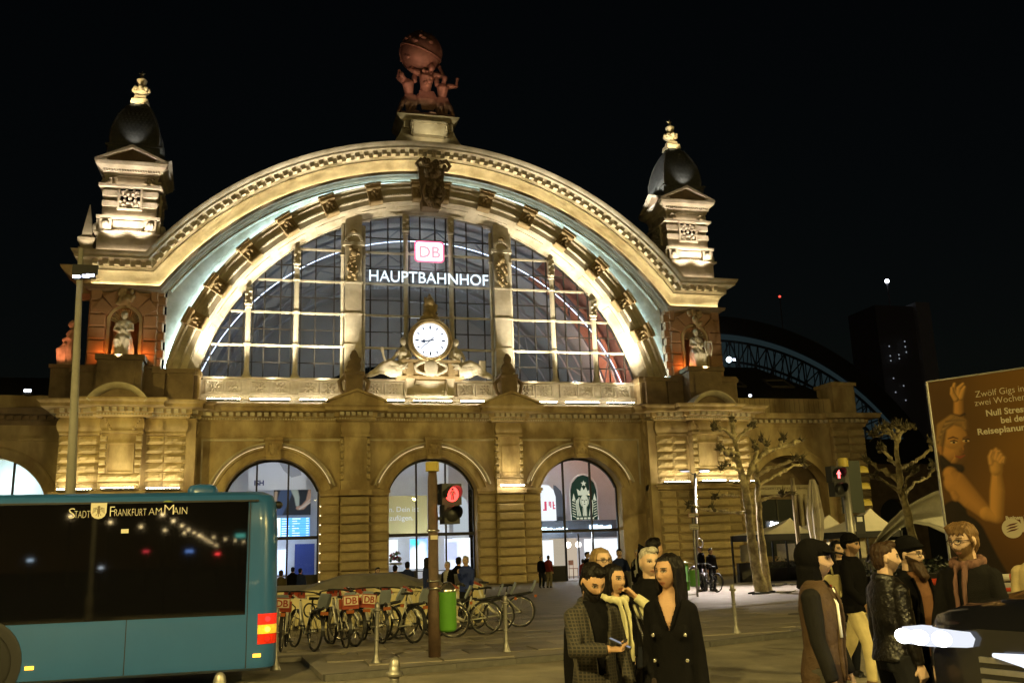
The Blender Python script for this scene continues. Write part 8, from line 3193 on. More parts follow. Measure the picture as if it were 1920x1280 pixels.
# ------------------------------------------------------------------ people
V3 = Vector
SKINM = attr_mat('skin', 0.55, 0.3, bump=0.35, bscale=110)
def cloth(name, col, rough=0.85, bump=0.25, bscale=120, spec=0.2, **k):
 return mat(name, col, rough, bump=bump, bscale=bscale, spec=spec, var=k.pop('var', 0.2), vscale=k.pop('vscale', 6), **k)
BLACKC = cloth('black_wool', (0.0045, 0.0043, 0.0045), 0.95, spec=0.06)
NAVY = cloth('navy_cloth', (0.012, 0.02, 0.07))
BLUEJ = cloth('blue_jacket', (0.02, 0.035, 0.16), 0.6)
DENIM = cloth('dark_denim', (0.008, 0.009, 0.013), spec=0.1)
BEIGE = cloth('beige_cotton', (0.50, 0.42, 0.22))
BROWN = cloth('brown_sweater', (0.12, 0.055, 0.025))
LEATH = mat('black_leather', (0.006, 0.005, 0.0045), 0.34, bump=0.9, bscale=22, spec=0.45)
SHOEB = mat('black_shoe', (0.01, 0.01, 0.01), 0.4)
SHOEBR = mat('brown_shoe', (0.10, 0.045, 0.02), 0.5)
QUILT = cloth('brown_quilt', (0.05, 0.03, 0.017), 0.7, 0.6, 25)
CARDI = cloth('pale_cardigan', (0.38, 0.36, 0.22))
REDC = cloth('red_jacket', (0.16, 0.02, 0.02))
OLIVE = cloth('olive_coat', (0.05, 0.04, 0.02))
TAN = cloth('tan_coat', (0.48, 0.38, 0.2))
GREYC = cloth('grey_shirt', (0.3, 0.29, 0.26))
SCARFM = mat('striped_scarf', (0.10, 0.048, 0.034), 0.9, var=0.5, vscale=30, stretch=(1, 1, 0.03), bump=0.3, bscale=90)
LENS = mat('spectacle_frame', (0.03, 0.015, 0.01), 0.3)
def tweed():
 m = bpy.data.materials.new('check_tweed')
 m.use_nodes = True
 t = m.node_tree
 b = t.nodes['Principled BSDF']
 b.inputs['Roughness'].default_value = 0.9
 tc = t.nodes.new('ShaderNodeTexCoord')
 out = None
 for ax in ('X', 'Z'):
  w = t.nodes.new('ShaderNodeTexWave')
  w.bands_direction = ax
  w.inputs['Scale'].default_value = 14.0
  w.inputs['Distortion'].default_value = 0.6
  w.inputs['Detail'].default_value = 1
  t.links.new(tc.outputs['Object'], w.inputs[0])
  r = t.nodes.new('ShaderNodeMapRange')
  r.inputs[1].default_value = 0.62
  r.inputs[2].default_value = 0.9
  t.links.new(w.outputs[1], r.inputs[0])
  if out is None:
   out = r.outputs[0]
  else:
   a = t.nodes.new('ShaderNodeMath')
   a.operation = 'MAXIMUM'
   t.links.new(out, a.inputs[0])
   t.links.new(r.outputs[0], a.inputs[1])
   out = a.outputs[0]
 mx = t.nodes.new('ShaderNodeMix')
 mx.data_type = 'RGBA'
 mx.inputs[6].default_value = (0.005, 0.0045, 0.004, 1)
 mx.inputs[7].default_value = (0.035, 0.029, 0.019, 1)
 t.links.new(out, mx.inputs[0])
 t.links.new(mx.outputs[2], b.inputs['Base Color'])
 return m
TWEED = tweed()
def hairmat(name, col):
 return mat(name, col, 0.45, var=0.5, vscale=60, stretch=(1, 1, 0.12), bump=0.5, bscale=90, spec=0.12)
HB_, HBR, HBL, HG = hairmat('hair_black', (0.005, 0.004, 0.0035)), hairmat('hair_brown', (0.032, 0.018, 0.010)), hairmat('hair_blond', (0.17, 0.115, 0.055)), hairmat('hair_grey', (0.30, 0.28, 0.25))
def head_mesh(mb, M, fem=False):
 """a head with brow, sockets, nose, lips, chin and ears, in units of metres about its centre, face to -y"""
 nu, nv = 56, 48
 th = np.linspace(0.02, PI - 0.02, nv)
 ph = np.linspace(0, 2 * PI, nu, endpoint=False)
 T, P = np.meshgrid(th, ph, indexing='ij')
 x = np.sin(T) * np.sin(P)
 y = -np.sin(T) * np.cos(P)
 z = np.cos(T)
 low = np.clip(-z, 0, 1)
 X = 0.077 * x * (1 - 0.30 * low ** 1.4)
 Y = np.where(y < 0, 0.094 * y * (1 - 0.05 * low), 0.103 * y * (1 - 0.22 * low))
 Z = np.where(z > 0, 0.120 * z, 0.116 * z)
 f = np.clip(-y * 1.6, 0, 1)
 def G(cx, cz, sx, sz):
  return np.exp(-((X - cx) / sx) ** 2 - ((Z - cz) / sz) ** 2) * f
 d = 0.004 * G(-0.03, 0.034, 0.026, 0.010) + 0.004 * G(0.03, 0.034, 0.026, 0.010)
 for s in (-1, 1):
  d -= 0.011 * G(s * 0.031, 0.012, 0.018, 0.012)
  d += 0.004 * G(s * 0.031, 0.010, 0.010, 0.007)
  d += 0.004 * G(s * 0.048, -0.024, 0.02, 0.018)
  d += 0.006 * G(s * 0.012, -0.034, 0.008, 0.008)
 d += 0.010 * G(0, 0.0, 0.009, 0.022) + 0.020 * G(0, -0.024, 0.011, 0.014)
 d += 0.005 * G(0, -0.060, 0.020, 0.005) + 0.006 * G(0, -0.074, 0.017, 0.006) - 0.004 * G(0, -0.067, 0.02, 0.003)
 d += 0.009 * G(0, -0.100, 0.020, 0.014) - 0.003 * G(0, -0.086, 0.025, 0.006)
 Y = Y - d
 k = 1.0 if not fem else 0.96
 vs = [M @ V3((a * k, b * k, c * k)) for a, b, c in zip(X.ravel(), Y.ravel(), Z.ravel())]
 fs = [(i * nu + j, i * nu + (j + 1) % nu, (i + 1) * nu + (j + 1) % nu, (i + 1) * nu + j) for i in range(nv - 1) for j in range(nu)]
 fs += [tuple(range(nu - 1, -1, -1)), tuple((nv - 1) * nu + j for j in range(nu))]
 mb.add(vs, fs)
 for s in (-1, 1):
  mb.ball(M @ V3((s * 0.079, 0.012, 0.0)), 0.010, 0.020, 0.032, 8, 6, M.to_3x3())
def hand_mesh(mb, w, d, palm, curl=0.5, s=1.0):
 """palm, four unequal bent fingers and a thumb; w wrist, d pointing direction, palm = palm normal"""
 d = V3(d).normalized()
 p = (V3(palm) - d * V3(palm).dot(d)).normalized()
 side = d.cross(p)
 c = V3(w)
 mb.loft([[c + d * t * s + side * (a * wd * s) + p * (b * 0.013 * s) for a, b in ((-1, -1), (0, -1.2), (1, -1), (1, 1), (0, 1.1), (-1, 1))] for t, wd in ((0.0, 0.024), (0.03, 0.034), (0.07, 0.041), (0.095, 0.038))])
 for i, (o, L) in enumerate(((-0.031, 0.070), (-0.0105, 0.080), (0.0105, 0.075), (0.031, 0.058))):
  b = c + d * 0.085 * s + side * o * s
  a1, a2 = curl * 0.9 + 0.06 * i, curl * 2.0 + 0.06 * i
  q1 = b + (d * math.cos(a1) + p * math.sin(a1)) * L * 0.5 * s
  q2 = q1 + (d * math.cos(a2) + p * math.sin(a2)) * L * 0.5 * s
  mb.tube([b - d * 0.02 * s, b, q1, q2], [0.010 * s, 0.0095 * s, 0.009 * s, 0.0075 * s], 7)
 b = c + d * 0.03 * s - side * 0.03 * s
 t1 = b + (d * 0.6 - side * 0.6 + p * 0.4).normalized() * 0.04 * s
 mb.tube([c + d * 0.015 * s - side * 0.01 * s, b, t1, t1 + (d * 0.85 - side * 0.1 + p * 0.5).normalized() * 0.034 * s], [0.014 * s, 0.013 * s, 0.011 * s, 0.009 * s], 7)
def ik(a, b, l1, l2, pole):
 v = b - a
 L = min(v.length, (l1 + l2) * 0.995)
 v = v.normalized()
 b = a + v * L
 k = (l1 * l1 - l2 * l2 + L * L) / (2 * L)
 h = math.sqrt(max(l1 * l1 - k * k, 0))
 n = V3(pole) - v * V3(pole).dot(v)
 return a + v * k + n.normalized() * h, b
def ell(z, rx, ry, cy=0.0, n=20, p=2.3, cx=0.0):
 out = []
 for k in range(n):
  a = 2 * PI * k / n
  c, s = math.cos(a), math.sin(a)
  out.append((cx + rx * abs(c) ** (2 / p) * (1 if c >= 0 else -1), cy + ry * abs(s) ** (2 / p) * (1 if s >= 0 else -1), z))
 return out
TORSO = [(0.86, .150, .105, .01), (0.93, .165, .115, .015), (1.08, .140, .098, .0), (1.20, .155, .108, -.005), (1.32, .168, .115, .0), (1.42, .165, .095, .008), (1.47, .12, .075, .012), (1.505, .06, .055, .012)]
def person(label, px, py, d, yaw, top=None, hem=0.86, trousers=None, shoes=None, hair='short', hmat=None, skin_c=(0.50, 0.30, 0.19), beard=0, head=(0, 0), hands=None, poles=None, curl=0.5, legs=((0, 0), (0, 0)), fem=False, wide=1.0,
  opening=None, inner=None, glasses=False, scarf=None, hat=None, collar=0.02, skirt=0.0, group=None, lean=0.0, seed=1, palms=None, bare_v=False, sleeves=True, extra=None, sleeve_mat=None):
 P = at_depth(px, py, d)
 gz = -0.09 if P.y < kerb_y(P.x) else -0.012
 S = (P.z - gz) / 1.635
 to = CAM_POS - P
 rz = math.atan2(to.y, to.x) + PI / 2 + R(yaw)
 root = empty('person', (P.x, P.y, gz), rz, label, 'person', group)
 root.scale = (S, S, S)
 near = d < 9
 vox = 0.0055 if near else (0.010 if d < 16 else 0.016)
 cv = 0.010 if near else (0.014 if d < 16 else 0.02)
 wd = wide
 Lz = Matrix.Rotation(lean, 4, 'X')
 HM = Matrix.Translation((0, -0.015 - math.sin(R(head[1])) * 0.05, 1.635 - abs(math.sin(R(head[1]))) * 0.02)) @ Matrix.Rotation(R(head[0]), 4, 'Z') @ Matrix.Rotation(R(head[1]), 4, 'X')
 # skeleton
 sh = [V3((-0.155 * wd, 0.01, 1.405)), V3((0.155 * wd, 0.01, 1.405))]
 if fem:
  sh = [V3((s.x * 0.84, s.y, s.z - 0.012)) for s in sh]
 hands = hands or [(-0.215 * wd, -0.05, 0.86), (0.215 * wd, -0.05, 0.86)]
 poles = poles or [(-0.4, 1, 0), (0.4, 1, 0)]
 arms = [ik(sh[i], V3(hands[i]), 0.285, 0.255, poles[i]) for i in range(2)]
 hips = [V3((-0.09, 0.01, 0.90)), V3((0.09, 0.01, 0.90))]
 feet = [V3((-0.10, 0.03 + legs[0][0], 0.085 + legs[0][1])), V3((0.10, 0.03 + legs[1][0], 0.085 + legs[1][1]))]
 knees = [ik(hips[i], feet[i], 0.42, 0.42, (0, -1, 0)) for i in range(2)]
 # body: one skin
 b = MB()
 head_mesh(b, HM, fem)
 b.tube([V3((0, 0.012, 1.44)), HM @ V3((0, 0.02, -0.05))], [0.062 if not fem else 0.054, 0.054 if not fem else 0.046], 14)
 b.loft([ell(z, rx * wd * (0.82 if fem else 0.93), ry * 0.92, cy) for z, rx, ry, cy in TORSO])
 if fem:
  for s in (-1, 1):
   b.ball((s * 0.068, -0.06, 1.25), 0.06, 0.05, 0.06, 12, 8)
 palms = palms or [(1, 0, 0), (-1, 0, 0)]
 for i in range(2):
  e_, w_ = arms[i]
  b.tube([sh[i], sh[i].lerp(e_, 0.5), e_, e_.lerp(w_, 0.4), w_], [v * (0.76 if fem else 0.86) for v in (0.055, 0.05, 0.042, 0.042, 0.031)], 10)
  dirv = (w_ - e_).normalized()
  if d < 30:
   hand_mesh(b, w_, dirv, palms[i], curl if not isinstance(curl, tuple) else curl[i])
  else:
   b.ball(w_ + dirv * 0.07, 0.035, 0.03, 0.06)
  k_, f_ = knees[i]
  b.tube([hips[i], hips[i].lerp(k_, 0.5), k_, k_.lerp(f_, 0.4), f_], [v * (0.85 if fem else 1) for v in (0.085, 0.08, 0.055, 0.055, 0.036)], 10)
  b.ball(f_ + V3((0, -0.06, -0.05)), 0.038, 0.11, 0.035)
 me = skin(b, vox, 2, 'body')
 c = co_array(me)
 inv = np.array(HM.inverted())
 h = c @ inv[:3, :3].T + inv[:3, 3]
 col = np.tile(np.array((*skin_c, 1.0), np.float32), (len(c), 1))
 X, Y, Z = np.abs(h[:, 0]), h[:, 1], h[:, 2]
 front = (Y < -0.045) & (Z < 0.13) & (Z > -0.14) & (X < 0.075)
 hc = np.array(hmat.node_tree.nodes['Principled BSDF'].inputs['Base Color'].default_value[:3]) if hmat else np.array((.01, .008, .006))
 def setc(mask, cc):
  col[mask, :3] = cc
 setc(front & (((h[:, 0] / 0.025) ** 2 + ((Z + 0.067) / 0.010) ** 2) < 1), np.array(skin_c) * (0.85, 0.45, 0.45))
 setc(front & (X < 0.02) & (np.abs(Z + 0.067) < 0.0028), np.array(skin_c) * 0.3)  # shade between the lips painted into the skin
 for s in (-1, 1):
  ex = (h[:, 0] - s * 0.031)
  setc(front & ((ex / 0.021) ** 2 + ((Z - 0.012) / 0.013) ** 2 < 1), np.array(skin_c) * 0.5)  # eye sockets painted darker, as if shaded
  setc(front & ((ex / 0.013) ** 2 + ((Z - 0.010) / 0.005) ** 2 < 1), (0.25, 0.235, 0.21))
  setc(front & ((ex / 0.0065) ** 2 + ((Z - 0.010) / 0.0065) ** 2 < 1), (0.015, 0.01, 0.008))
  setc(front & (np.abs(ex) < 0.016) & (np.abs(Z - 0.0175) < 0.0028), (0.02, 0.014, 0.01))
  setc(front & (((ex - s * 0.002) / 0.020) ** 2 + ((Z - 0.032 + 0.1 * np.abs(ex)) / (0.006 if not fem else 0.005)) ** 2 < 1), hc * 0.8 + 0.004)
  setc(front & (((h[:, 0] - s * 0.007) / 0.004) ** 2 + ((Z + 0.040) / 0.003) ** 2 < 1), np.array(skin_c) * 0.25)  # nostril shade painted into the skin
 if beard:
  lim = -0.050 + 0.55 * np.clip(Y + 0.095, 0, 0.11)
  lips = ((h[:, 0] / 0.022) ** 2 + ((Z + 0.068) / 0.007) ** 2) < 1
  mk = (Z < lim) & (Z > -0.14) & (Y < 0.006) & ~lips & ~((X < 0.012) & (Z > -0.045)) & ~((Y < -0.075) & (Z > -0.045))
  setc(mk, hc * (1.0 if beard > 0.5 else 0.5) + np.array(skin_c) * (0.0 if beard > 0.5 else 0.4))
 setc((Z > 0.075) | ((Y > 0.03) & (Z > -0.04) & (X < 0.079)), hc if hat is None else np.array((0.01, 0.01, 0.01)))
 ca = me.color_attributes.new('Col', 'FLOAT_COLOR', 'POINT')
 ca.data.foreach_set('color', col.ravel())
 link('body', me, SKINM, root, True)
 def H3(x, y, z):
  return HM @ V3((x, y, z))
 # hair
 if hair != 'none':
  m = MB()
  R3 = HM.to_3x3()
  if hair in ('short', 'crop', 'fringe'):
   k = 1.0 if hair != 'crop' else 0.95
   m.ball(H3(0, 0.024, 0.050), 0.083 * k, 0.100 * k, 0.083 * k, 20, 14, R3)
   m.ball(H3(0, 0.045, 0.0), 0.079 * k, 0.068 * k, 0.10 * k, 20, 14, R3)
   if hair == 'fringe':
    for q in range(14):
     u = -1 + 2 * q / 13
     m.tube([H3(u * 0.05, 0.01, 0.127), H3(u * 0.066, -0.07, 0.098), H3(u * 0.068 + 0.01, -0.092 + 0.03 * u * u, 0.052 + 0.014 * math.sin(q * 2))], [0.011, 0.013, 0.005], 6)
    for s in (-1, 1):
     m.tube([H3(s * 0.075, -0.03, 0.05), H3(s * 0.085, -0.02, 0.0), H3(s * 0.08, 0.0, -0.04)], [0.012, 0.012, 0.006], 6)
   else:
    m.ball(H3(0.012, -0.035, 0.102), 0.055 * k, 0.05, 0.034, 14, 10, R3)
  if hair in ('long', 'bob'):
   m.ball(H3(0, 0.030, 0.048), 0.081, 0.095, 0.080, 20, 14, R3)
   m.ball(H3(0, 0.034, -0.02), 0.080, 0.064, 0.12, 20, 14, R3)
   LL = 0.34 if hair == 'long' else 0.12
   for s in (-1, 1):
    for q in range(5):
     yy = -0.028 + 0.024 * q
     m.tube([H3(s * 0.045, yy + 0.01, 0.10), H3(s * 0.078, yy + 0.008, 0.03), H3(s * 0.078, yy + 0.01, -0.08), H3(s * 0.080, yy - 0.0, -0.08 - LL * 0.6), H3(s * 0.072, yy - 0.02 - 0.015 * q, -0.08 - LL)], [0.012, 0.016, 0.016, 0.016, 0.008], 7)
   m.loft([[H3(x, y, z) for x, y, z in ell(zz, rx, ry, cyy)] for zz, rx, ry, cyy in ((0.0, .078, .045, .045), (-0.1, .080, .042, .05), (-0.1 - LL * .6, .088, .034, .07), (-0.1 - LL, .06, .02, .08))])
  me = skin(m, 0.006 if near else 0.012, 1)
  ripple(me, 0.004, 130, seed, 0.06)
  link('hair', me, hmat or HB_, root, True)
 if beard > 1:     # long full beard
  m = MB()
  for q in range(26):
   u = -1 + 2 * (q % 13) / 12
   yy = -0.075 if q < 13 else -0.05
   m.tube([H3(u * 0.055, yy + 0.03 * u * u, -0.055), H3(u * 0.058, yy - 0.02 + 0.02 * u * u, -0.11), H3(u * 0.04, yy - 0.035, -0.17), H3(u * 0.018, yy - 0.03, -0.215 + 0.02 * abs(u))], [0.010, 0.016, 0.015, 0.007], 6)
  link('beard', skin(m, 0.007, 1), hmat, root, True)
 elif beard > 0.6:
  m = MB()
  for q in range(15):
   a = R(-105 + 210 * q / 14)
   m.ball(H3(0.060 * math.sin(a), 0.002 - 0.074 * math.cos(a), -0.088 + 0.04 * abs(math.sin(a)) ** 2), 0.014, 0.012, 0.022, 8, 6)
   m.ball(H3(0.045 * math.sin(a), -0.078 * max(math.cos(a), 0.3), -0.105), 0.014, 0.013, 0.016, 8, 6)
  for q in range(6):
   u = -1 + q * 0.4
   m.ball(H3(u * 0.026, -0.104 + 0.016 * u * u, -0.051 - 0.008 * abs(u)), 0.008, 0.006, 0.0065, 8, 6)
  me = skin(m, 0.006, 1)
  link('beard', me, hmat, root, True)
 if hat == 'beanie':
  m = MB()
  m.ball(H3(0, 0.02, 0.062), 0.090, 0.112, 0.098, 20, 14, HM.to_3x3())
  m.ball(H3(0, 0.05, 0.025), 0.088, 0.085, 0.075, 20, 14, HM.to_3x3())
  m.tube([H3(0.089 * math.cos(a), 0.012 + 0.108 * math.sin(a), 0.052 - 0.022 * math.sin(a)) for a in [2 * PI * k / 24 for k in range(24)]], 0.012, 7, True)
  link('beanie', skin(m, 0.008, 1), BLACKC, root, True)
 if hat == 'hood':
  m = MB()
  m.ball(H3(0, 0.035, 0.03), 0.108, 0.118, 0.122, 22, 16, HM.to_3x3())
  m.tube([H3(0, 0.05, -0.05), H3(0, 0.055, -0.12), V3((0, 0.05, 1.44))], [0.098, 0.088, 0.09], 14)
  me = skin(m, 0.009, 2)
  iv = HM.inverted()
  drop_faces(me, lambda p: (iv @ p).y < -0.032 and (iv @ p).z > -0.2)
  bm = bmesh.new()
  bm.from_mesh(me)
  bmesh.ops.solidify(bm, geom=bm.faces[:], thickness=0.01)
  bm.to_mesh(me)
  bm.free()
  link('hood', me, BLACKC, root, True)
  m = MB()
  m.ball(H3(0, 0.0, 0.065), 0.088, 0.102, 0.075, 20, 12, HM.to_3x3())
  m.loft([[H3(x, y, z) for x, y, z in ((-w, yy, zz), (w, yy, zz), (w, yy, zz - 0.008), (-w, yy, zz - 0.008))] for yy, w, zz in ((-0.07, 0.075, 0.062), (-0.12, 0.075, 0.055), (-0.165, 0.06, 0.045), (-0.185, 0.03, 0.038))])
  link('cap', skin(m, 0.006, 1), BLACKC, root, True)
 if glasses:
  m = MB()
  for s in (-1, 1):
   m.tube([H3(s * 0.031 + 0.024 * math.cos(a), -0.100 + 0.008 * (s * math.cos(a) > 0.3), 0.008 + 0.017 * math.sin(a)) for a in [2 * PI * k / 16 for k in range(16)]], 0.0028, 5, True)
   m.tube([H3(s * 0.055, -0.092, 0.014), H3(s * 0.079, -0.05, 0.014), H3(s * 0.082, 0.01, 0.012)], 0.0028, 5)
  m.tube([H3(-0.008, -0.103, 0.012), H3(0.008, -0.103, 0.012)], 0.0028, 5)
  m.build('glasses', LENS, root, True)
 # garments
 T = [(z, rx * wd * (0.84 if fem else 0.95) + 0.018, ry * (0.9 if fem else 1) + 0.018, cy) for z, rx, ry, cy in TORSO if z > max(hem, 0.9) + 0.02]
 rings = []
 if hem < 0.93:
  n = 5
  for k in range(n):
   z = hem + (0.93 - hem) * k / n
   rings.append((z, (0.160 if fem else 0.184) * wd + skirt * (0.93 - z), 0.135 + skirt * 0.8 * (0.93 - z), 0.015))
 rings += T
 m = MB()
 m.loft([ell(*r) for r in rings])
 if fem:
  for s in (-1, 1):
   m.ball((s * 0.068, -0.075, 1.25), 0.07, 0.055, 0.07, 12, 8)
 m.tube([(0.078 * math.cos(a), 0.014 + 0.074 * math.sin(a), 1.487 + 0.018 * math.sin(a)) for a in [2 * PI * k / 20 for k in range(20)]], 0.018 + collar * 0.4, 8, True)
 sl = m if sleeve_mat is None else MB()
 for i in range(2):
  e_, w_ = arms[i]
  if sleeves:
   sl.tube([sh[i] + V3((0, 0, 0.005)), sh[i].lerp(e_, 0.5), e_, e_.lerp(w_, 0.5), e_.lerp(w_, 0.98)], [(0.066 if not fem else 0.056), (0.062 if not fem else 0.052), 0.054 if not fem else 0.046, 0.05 if not fem else 0.043, 0.044 if not fem else 0.038], 12)
   sl.ball(sh[i] + V3((0, 0, -0.005)), 0.062 if not fem else 0.054, 0.066, 0.06, 12, 8)
 me = skin(m, cv, 2)
 ripple(me, 0.006 if near else 0.008, 13, seed, 0.5)
 if opening:
  z0, w0, w1 = opening
  drop_faces(me, lambda p: p.y < -0.03 and p.z > z0 and abs(p.x) < w0 + (w1 - w0) * (p.z - z0) / (1.52 - z0) and abs(p.x) < 0.11)
 link('coat' if hem < 0.75 else 'jacket', me, top or BLACKC, root, True)
 if sleeve_mat is not None:
  me = skin(sl, cv, 2)
  ripple(me, 0.006, 13, seed + 5, 0.5)
  link('sleeves', me, sleeve_mat, root, True)
 if opening and inner is not None:
  m = MB()
  m.loft([ell(z, rx * wd * 0.93 + 0.010, ry + 0.008, cy) for z, rx, ry, cy in TORSO])
  link('shirt', skin(m, cv, 2), inner, root, True)
 if near and opening:
  z0, w0, w1 = opening
  for s in (-1, 1):
   m = MB()
   pts = []
   for k in range(7):
    t = k / 6
    z = z0 + (1.46 - z0) * t
    hw = min(w0 + (w1 - w0) * (z - z0) / (1.52 - z0), 0.11) + 0.012
    yy = np.interp(z, [r[0] for r in rings], [-r[2] + r[3] for r in rings])
    yy *= math.sqrt(max(1 - (hw / 0.22) ** 2, 0.1))
    pts.append((s * hw, yy - 0.006, z))
   m.tube(pts, [0.010] + [0.02] * 5 + [0.016], 8, sq=0.6)
   me = skin(m, 0.008, 1)
   link('lapel', me, top or BLACKC, root, True)
 m = MB()
 for i in range(2):
  k_, f_ = knees[i]
  m.tube([hips[i] + V3((0, 0, 0.05)), hips[i].lerp(k_, 0.5), k_, k_.lerp(f_, 0.5), f_ + V3((0, 0, 0.0))], [v * (0.8 if fem else 0.97) for v in (0.102, 0.098, 0.076, 0.072, 0.066)], 12)
 m.loft([ell(z, (rx * wd) * (0.84 if fem else 0.95), ry * (0.88 if fem else 1), cy) for z, rx, ry, cy in ((0.83, .14, .1, .01), (0.93, .165, .112, .012), (1.05, .140, .095, 0))])
 me = skin(m, cv, 2)
 ripple(me, 0.008, 16, seed + 2, 0.6)
 link('trousers' if not fem else 'leggings', me, trousers or DENIM, root, True)
 for i in range(2):
  f_ = knees[i][1]
  m = MB()
  m.ball(f_ + V3((0, -0.055, -0.045)), 0.048, 0.135, 0.042, 14, 10)
  m.ball(f_ + V3((0, 0.01, -0.02)), 0.052, 0.06, 0.06, 12, 8)
  m.box(f_.x - 0.045, f_.x + 0.045, f_.y - 0.18, f_.y + 0.06, f_.z - 0.085, f_.z - 0.065)
  link('shoe', skin(m, 0.008 if d < 16 else 0.016, 1), shoes or SHOEB, root, True)
 if scarf:
  m = MB()
  m.tube([(0.092 * math.cos(a), 0.008 + 0.088 * math.sin(a), 1.495 + 0.02 * math.sin(a)) for a in [2 * PI * k / 20 for k in range(20)]], 0.032, 8, True)
  for s, L in ((-1, 0.40), (1, 0.46)):
   m.tube([(s * 0.03, -0.10, 1.47), (s * 0.03, -0.14, 1.36), (s * 0.024, -0.152, 1.2), (s * 0.034, -0.15, 1.47 - L)], [0.024, 0.027, 0.027, 0.028], 8, sq=0.5)
  me = skin(m, 0.008, 1)
  ripple(me, 0.006, 60, 3, 0.1)
  link('scarf', me, scarf, root, True)
 if extra:
  extra(root)
 root['_s'] = S
 return root
# --- the three in front
TANSK, DARKSK, PALE = (0.36, 0.22, 0.13), (0.31, 0.185, 0.11), (0.44, 0.30, 0.21)
FG = 'people crossing the street'
p1 = person('man in a long checked tweed coat looking down at the phone in his hand', 1108, 1088, 6.1, 22, TWEED, 0.52, hmat=HB_, skin_c=TANSK, beard=0.8, head=(8, 30), hands=[(-0.02, -0.33, 1.20), (0.24, -0.06, 0.9)], poles=[(-1, 0.5, -0.5), (0.5, 1, 0)],
   curl=(0.75, 0.5), palms=[(0, -0.2, 1), (-1, 0, 0)], opening=(1.02, 0.02, 0.09), inner=BLACKC, skirt=0.12, collar=0.02, group=FG, seed=2, wide=0.94)
p1.children[0]
ph = empty('mobile_phone', (0, 0, 0), 0, 'slim dark phone held in the hand of the man in the tweed coat', 'phone')
m = MB()
m.box(-0.036, 0.036, -0.075, 0.075, -0.004, 0.004)
m.build('phone_case', PLAST, ph)
m = MB()
m.box(-0.032, 0.032, -0.068, 0.068, 0.0045, 0.006)
m.build('screen', emit('phone_screen', (0.8, 0.85, 1.0), 0.35), ph)
bpy.context.view_layer.update()
q = p1.matrix_world @ V3((0.045, -0.345, 1.235))
ph.location = q
ph.rotation_euler = (R(25), 0, p1.rotation_euler.z + R(60))
def strap(pts, r, material, name='strap', sq=0.4):
 def f(root):
  m = MB()
  m.tube(pts, r, 8, sq=sq)
  link(name, m.mesh(name), material, root, True)
 return f
def bag_on(root, name, label, cat, pts_loft, material, handle=None):
 """a bag, given in the wearer's space, kept as its own thing"""
 M = root.matrix_world
 e = empty(name, M @ V3(pts_loft[0][0]), 0, label, cat)
 off = -e.location
 m = MB()
 m.loft([[M @ V3(p) + off for p in r] for r in pts_loft])
 me = skin(m, 0.012, 3)
 ripple(me, 0.006, 18, 5)
 link('bag_body', me, material, e, True)
 if handle:
  for h_ in handle:
   m = MB()
   m.tube([M @ V3(p) + off for p in h_], 0.011, 7)
   m.build('handle', material, e, True)
 return e
bpy.context.view_layer.update()
bag_on(p1, 'backpack', 'black backpack hanging behind the man in the tweed coat', 'backpack', [ell(z, rx, ry, 0.20) for z, rx, ry in ((0.82, .12, .05), (0.86, .15, .08), (1.1, .16, .09), (1.32, .14, .07), (1.38, .1, .04))], BLACKC)
p2 = person('young woman with long black hair holding a phone to her ear, in a pale cardigan', 1150, 1086, 6.9, 38, BLACKC, 0.5, hair='long', hmat=HB_, skin_c=TANSK, head=(8, 3), fem=True, hands=[(-0.17, -0.12, 0.9), (0.135, -0.10, 1.50)],
   poles=[(-0.5, 1, 0), (0.7, -0.3, -1)], curl=(0.5, 0.7), palms=[(1, 0, 0), (-1, 0.4, 0)], sleeve_mat=CARDI, scarf=CARDI, skirt=0.1, group=FG, seed=4)
bpy.context.view_layer.update()
ph2 = empty('mobile_phone', p2.matrix_world @ V3((0.105, -0.06, 1.62)), p2.rotation_euler.z, 'phone pressed to the ear of the young woman in the pale cardigan', 'phone')
m = MB()
m.box(-0.005, 0.005, -0.035, 0.035, -0.07, 0.07)
m.build('phone_case', PLAST, ph2)
bag_on(p2, 'shoulder_bag', 'large black shoulder bag on the arm of the woman on the phone', 'bag', [ell(z, rx, ry, -0.1, cx=0.22) for z, rx, ry in ((0.52, .12, .1), (0.56, .16, .14), (0.78, .15, .13), (0.95, .1, .07))], LEATH, [[(0.14, -0.16, 0.92), (0.13, -0.17, 1.2), (0.12, -0.05, 1.45)], [(0.3, -0.16, 0.92), (0.22, -0.2, 1.1), (0.14, -0.1, 1.44)]])
def buttons(root):
 BT_ = mat('silver_button', (0.7, 0.68, 0.6), 0.2, metal=0.9)
 for s in (-1, 1):
  for z in (1.24, 1.08):
   m = MB()
   m.ball((s * 0.105, -0.142 if z > 1.2 else -0.126, z), 0.013, 0.008, 0.013, 10, 6)
   m.build('button', BT_, root, True)
p3 = person('woman with long dark hair in a black knee-length coat with silver buttons, looking left', 1252, 1072, 6.0, -8, BLACKC, 0.80, hair='long', hmat=HB_, skin_c=DARKSK, head=(-32, 2), fem=True, hands=[(-0.18, -0.05, 0.86), (0.19, -0.05, 0.86)], curl=0.65,
   palms=[(1, 0.3, 0), (-1, 0.3, 0)], opening=(1.27, 0.0, 0.085), skirt=0.14, group=FG, seed=7, trousers=cloth('dark_tights', (0.02, 0.014, 0.012)), extra=buttons)
p4 = person('older man with short grey hair and a black coat, behind the woman in black', 1217, 1054, 7.8, 12, BLACKC, 0.7, hair='crop', hmat=HG, skin_c=PALE, head=(10, 2), group=FG, seed=9, wide=0.92, collar=0.03)
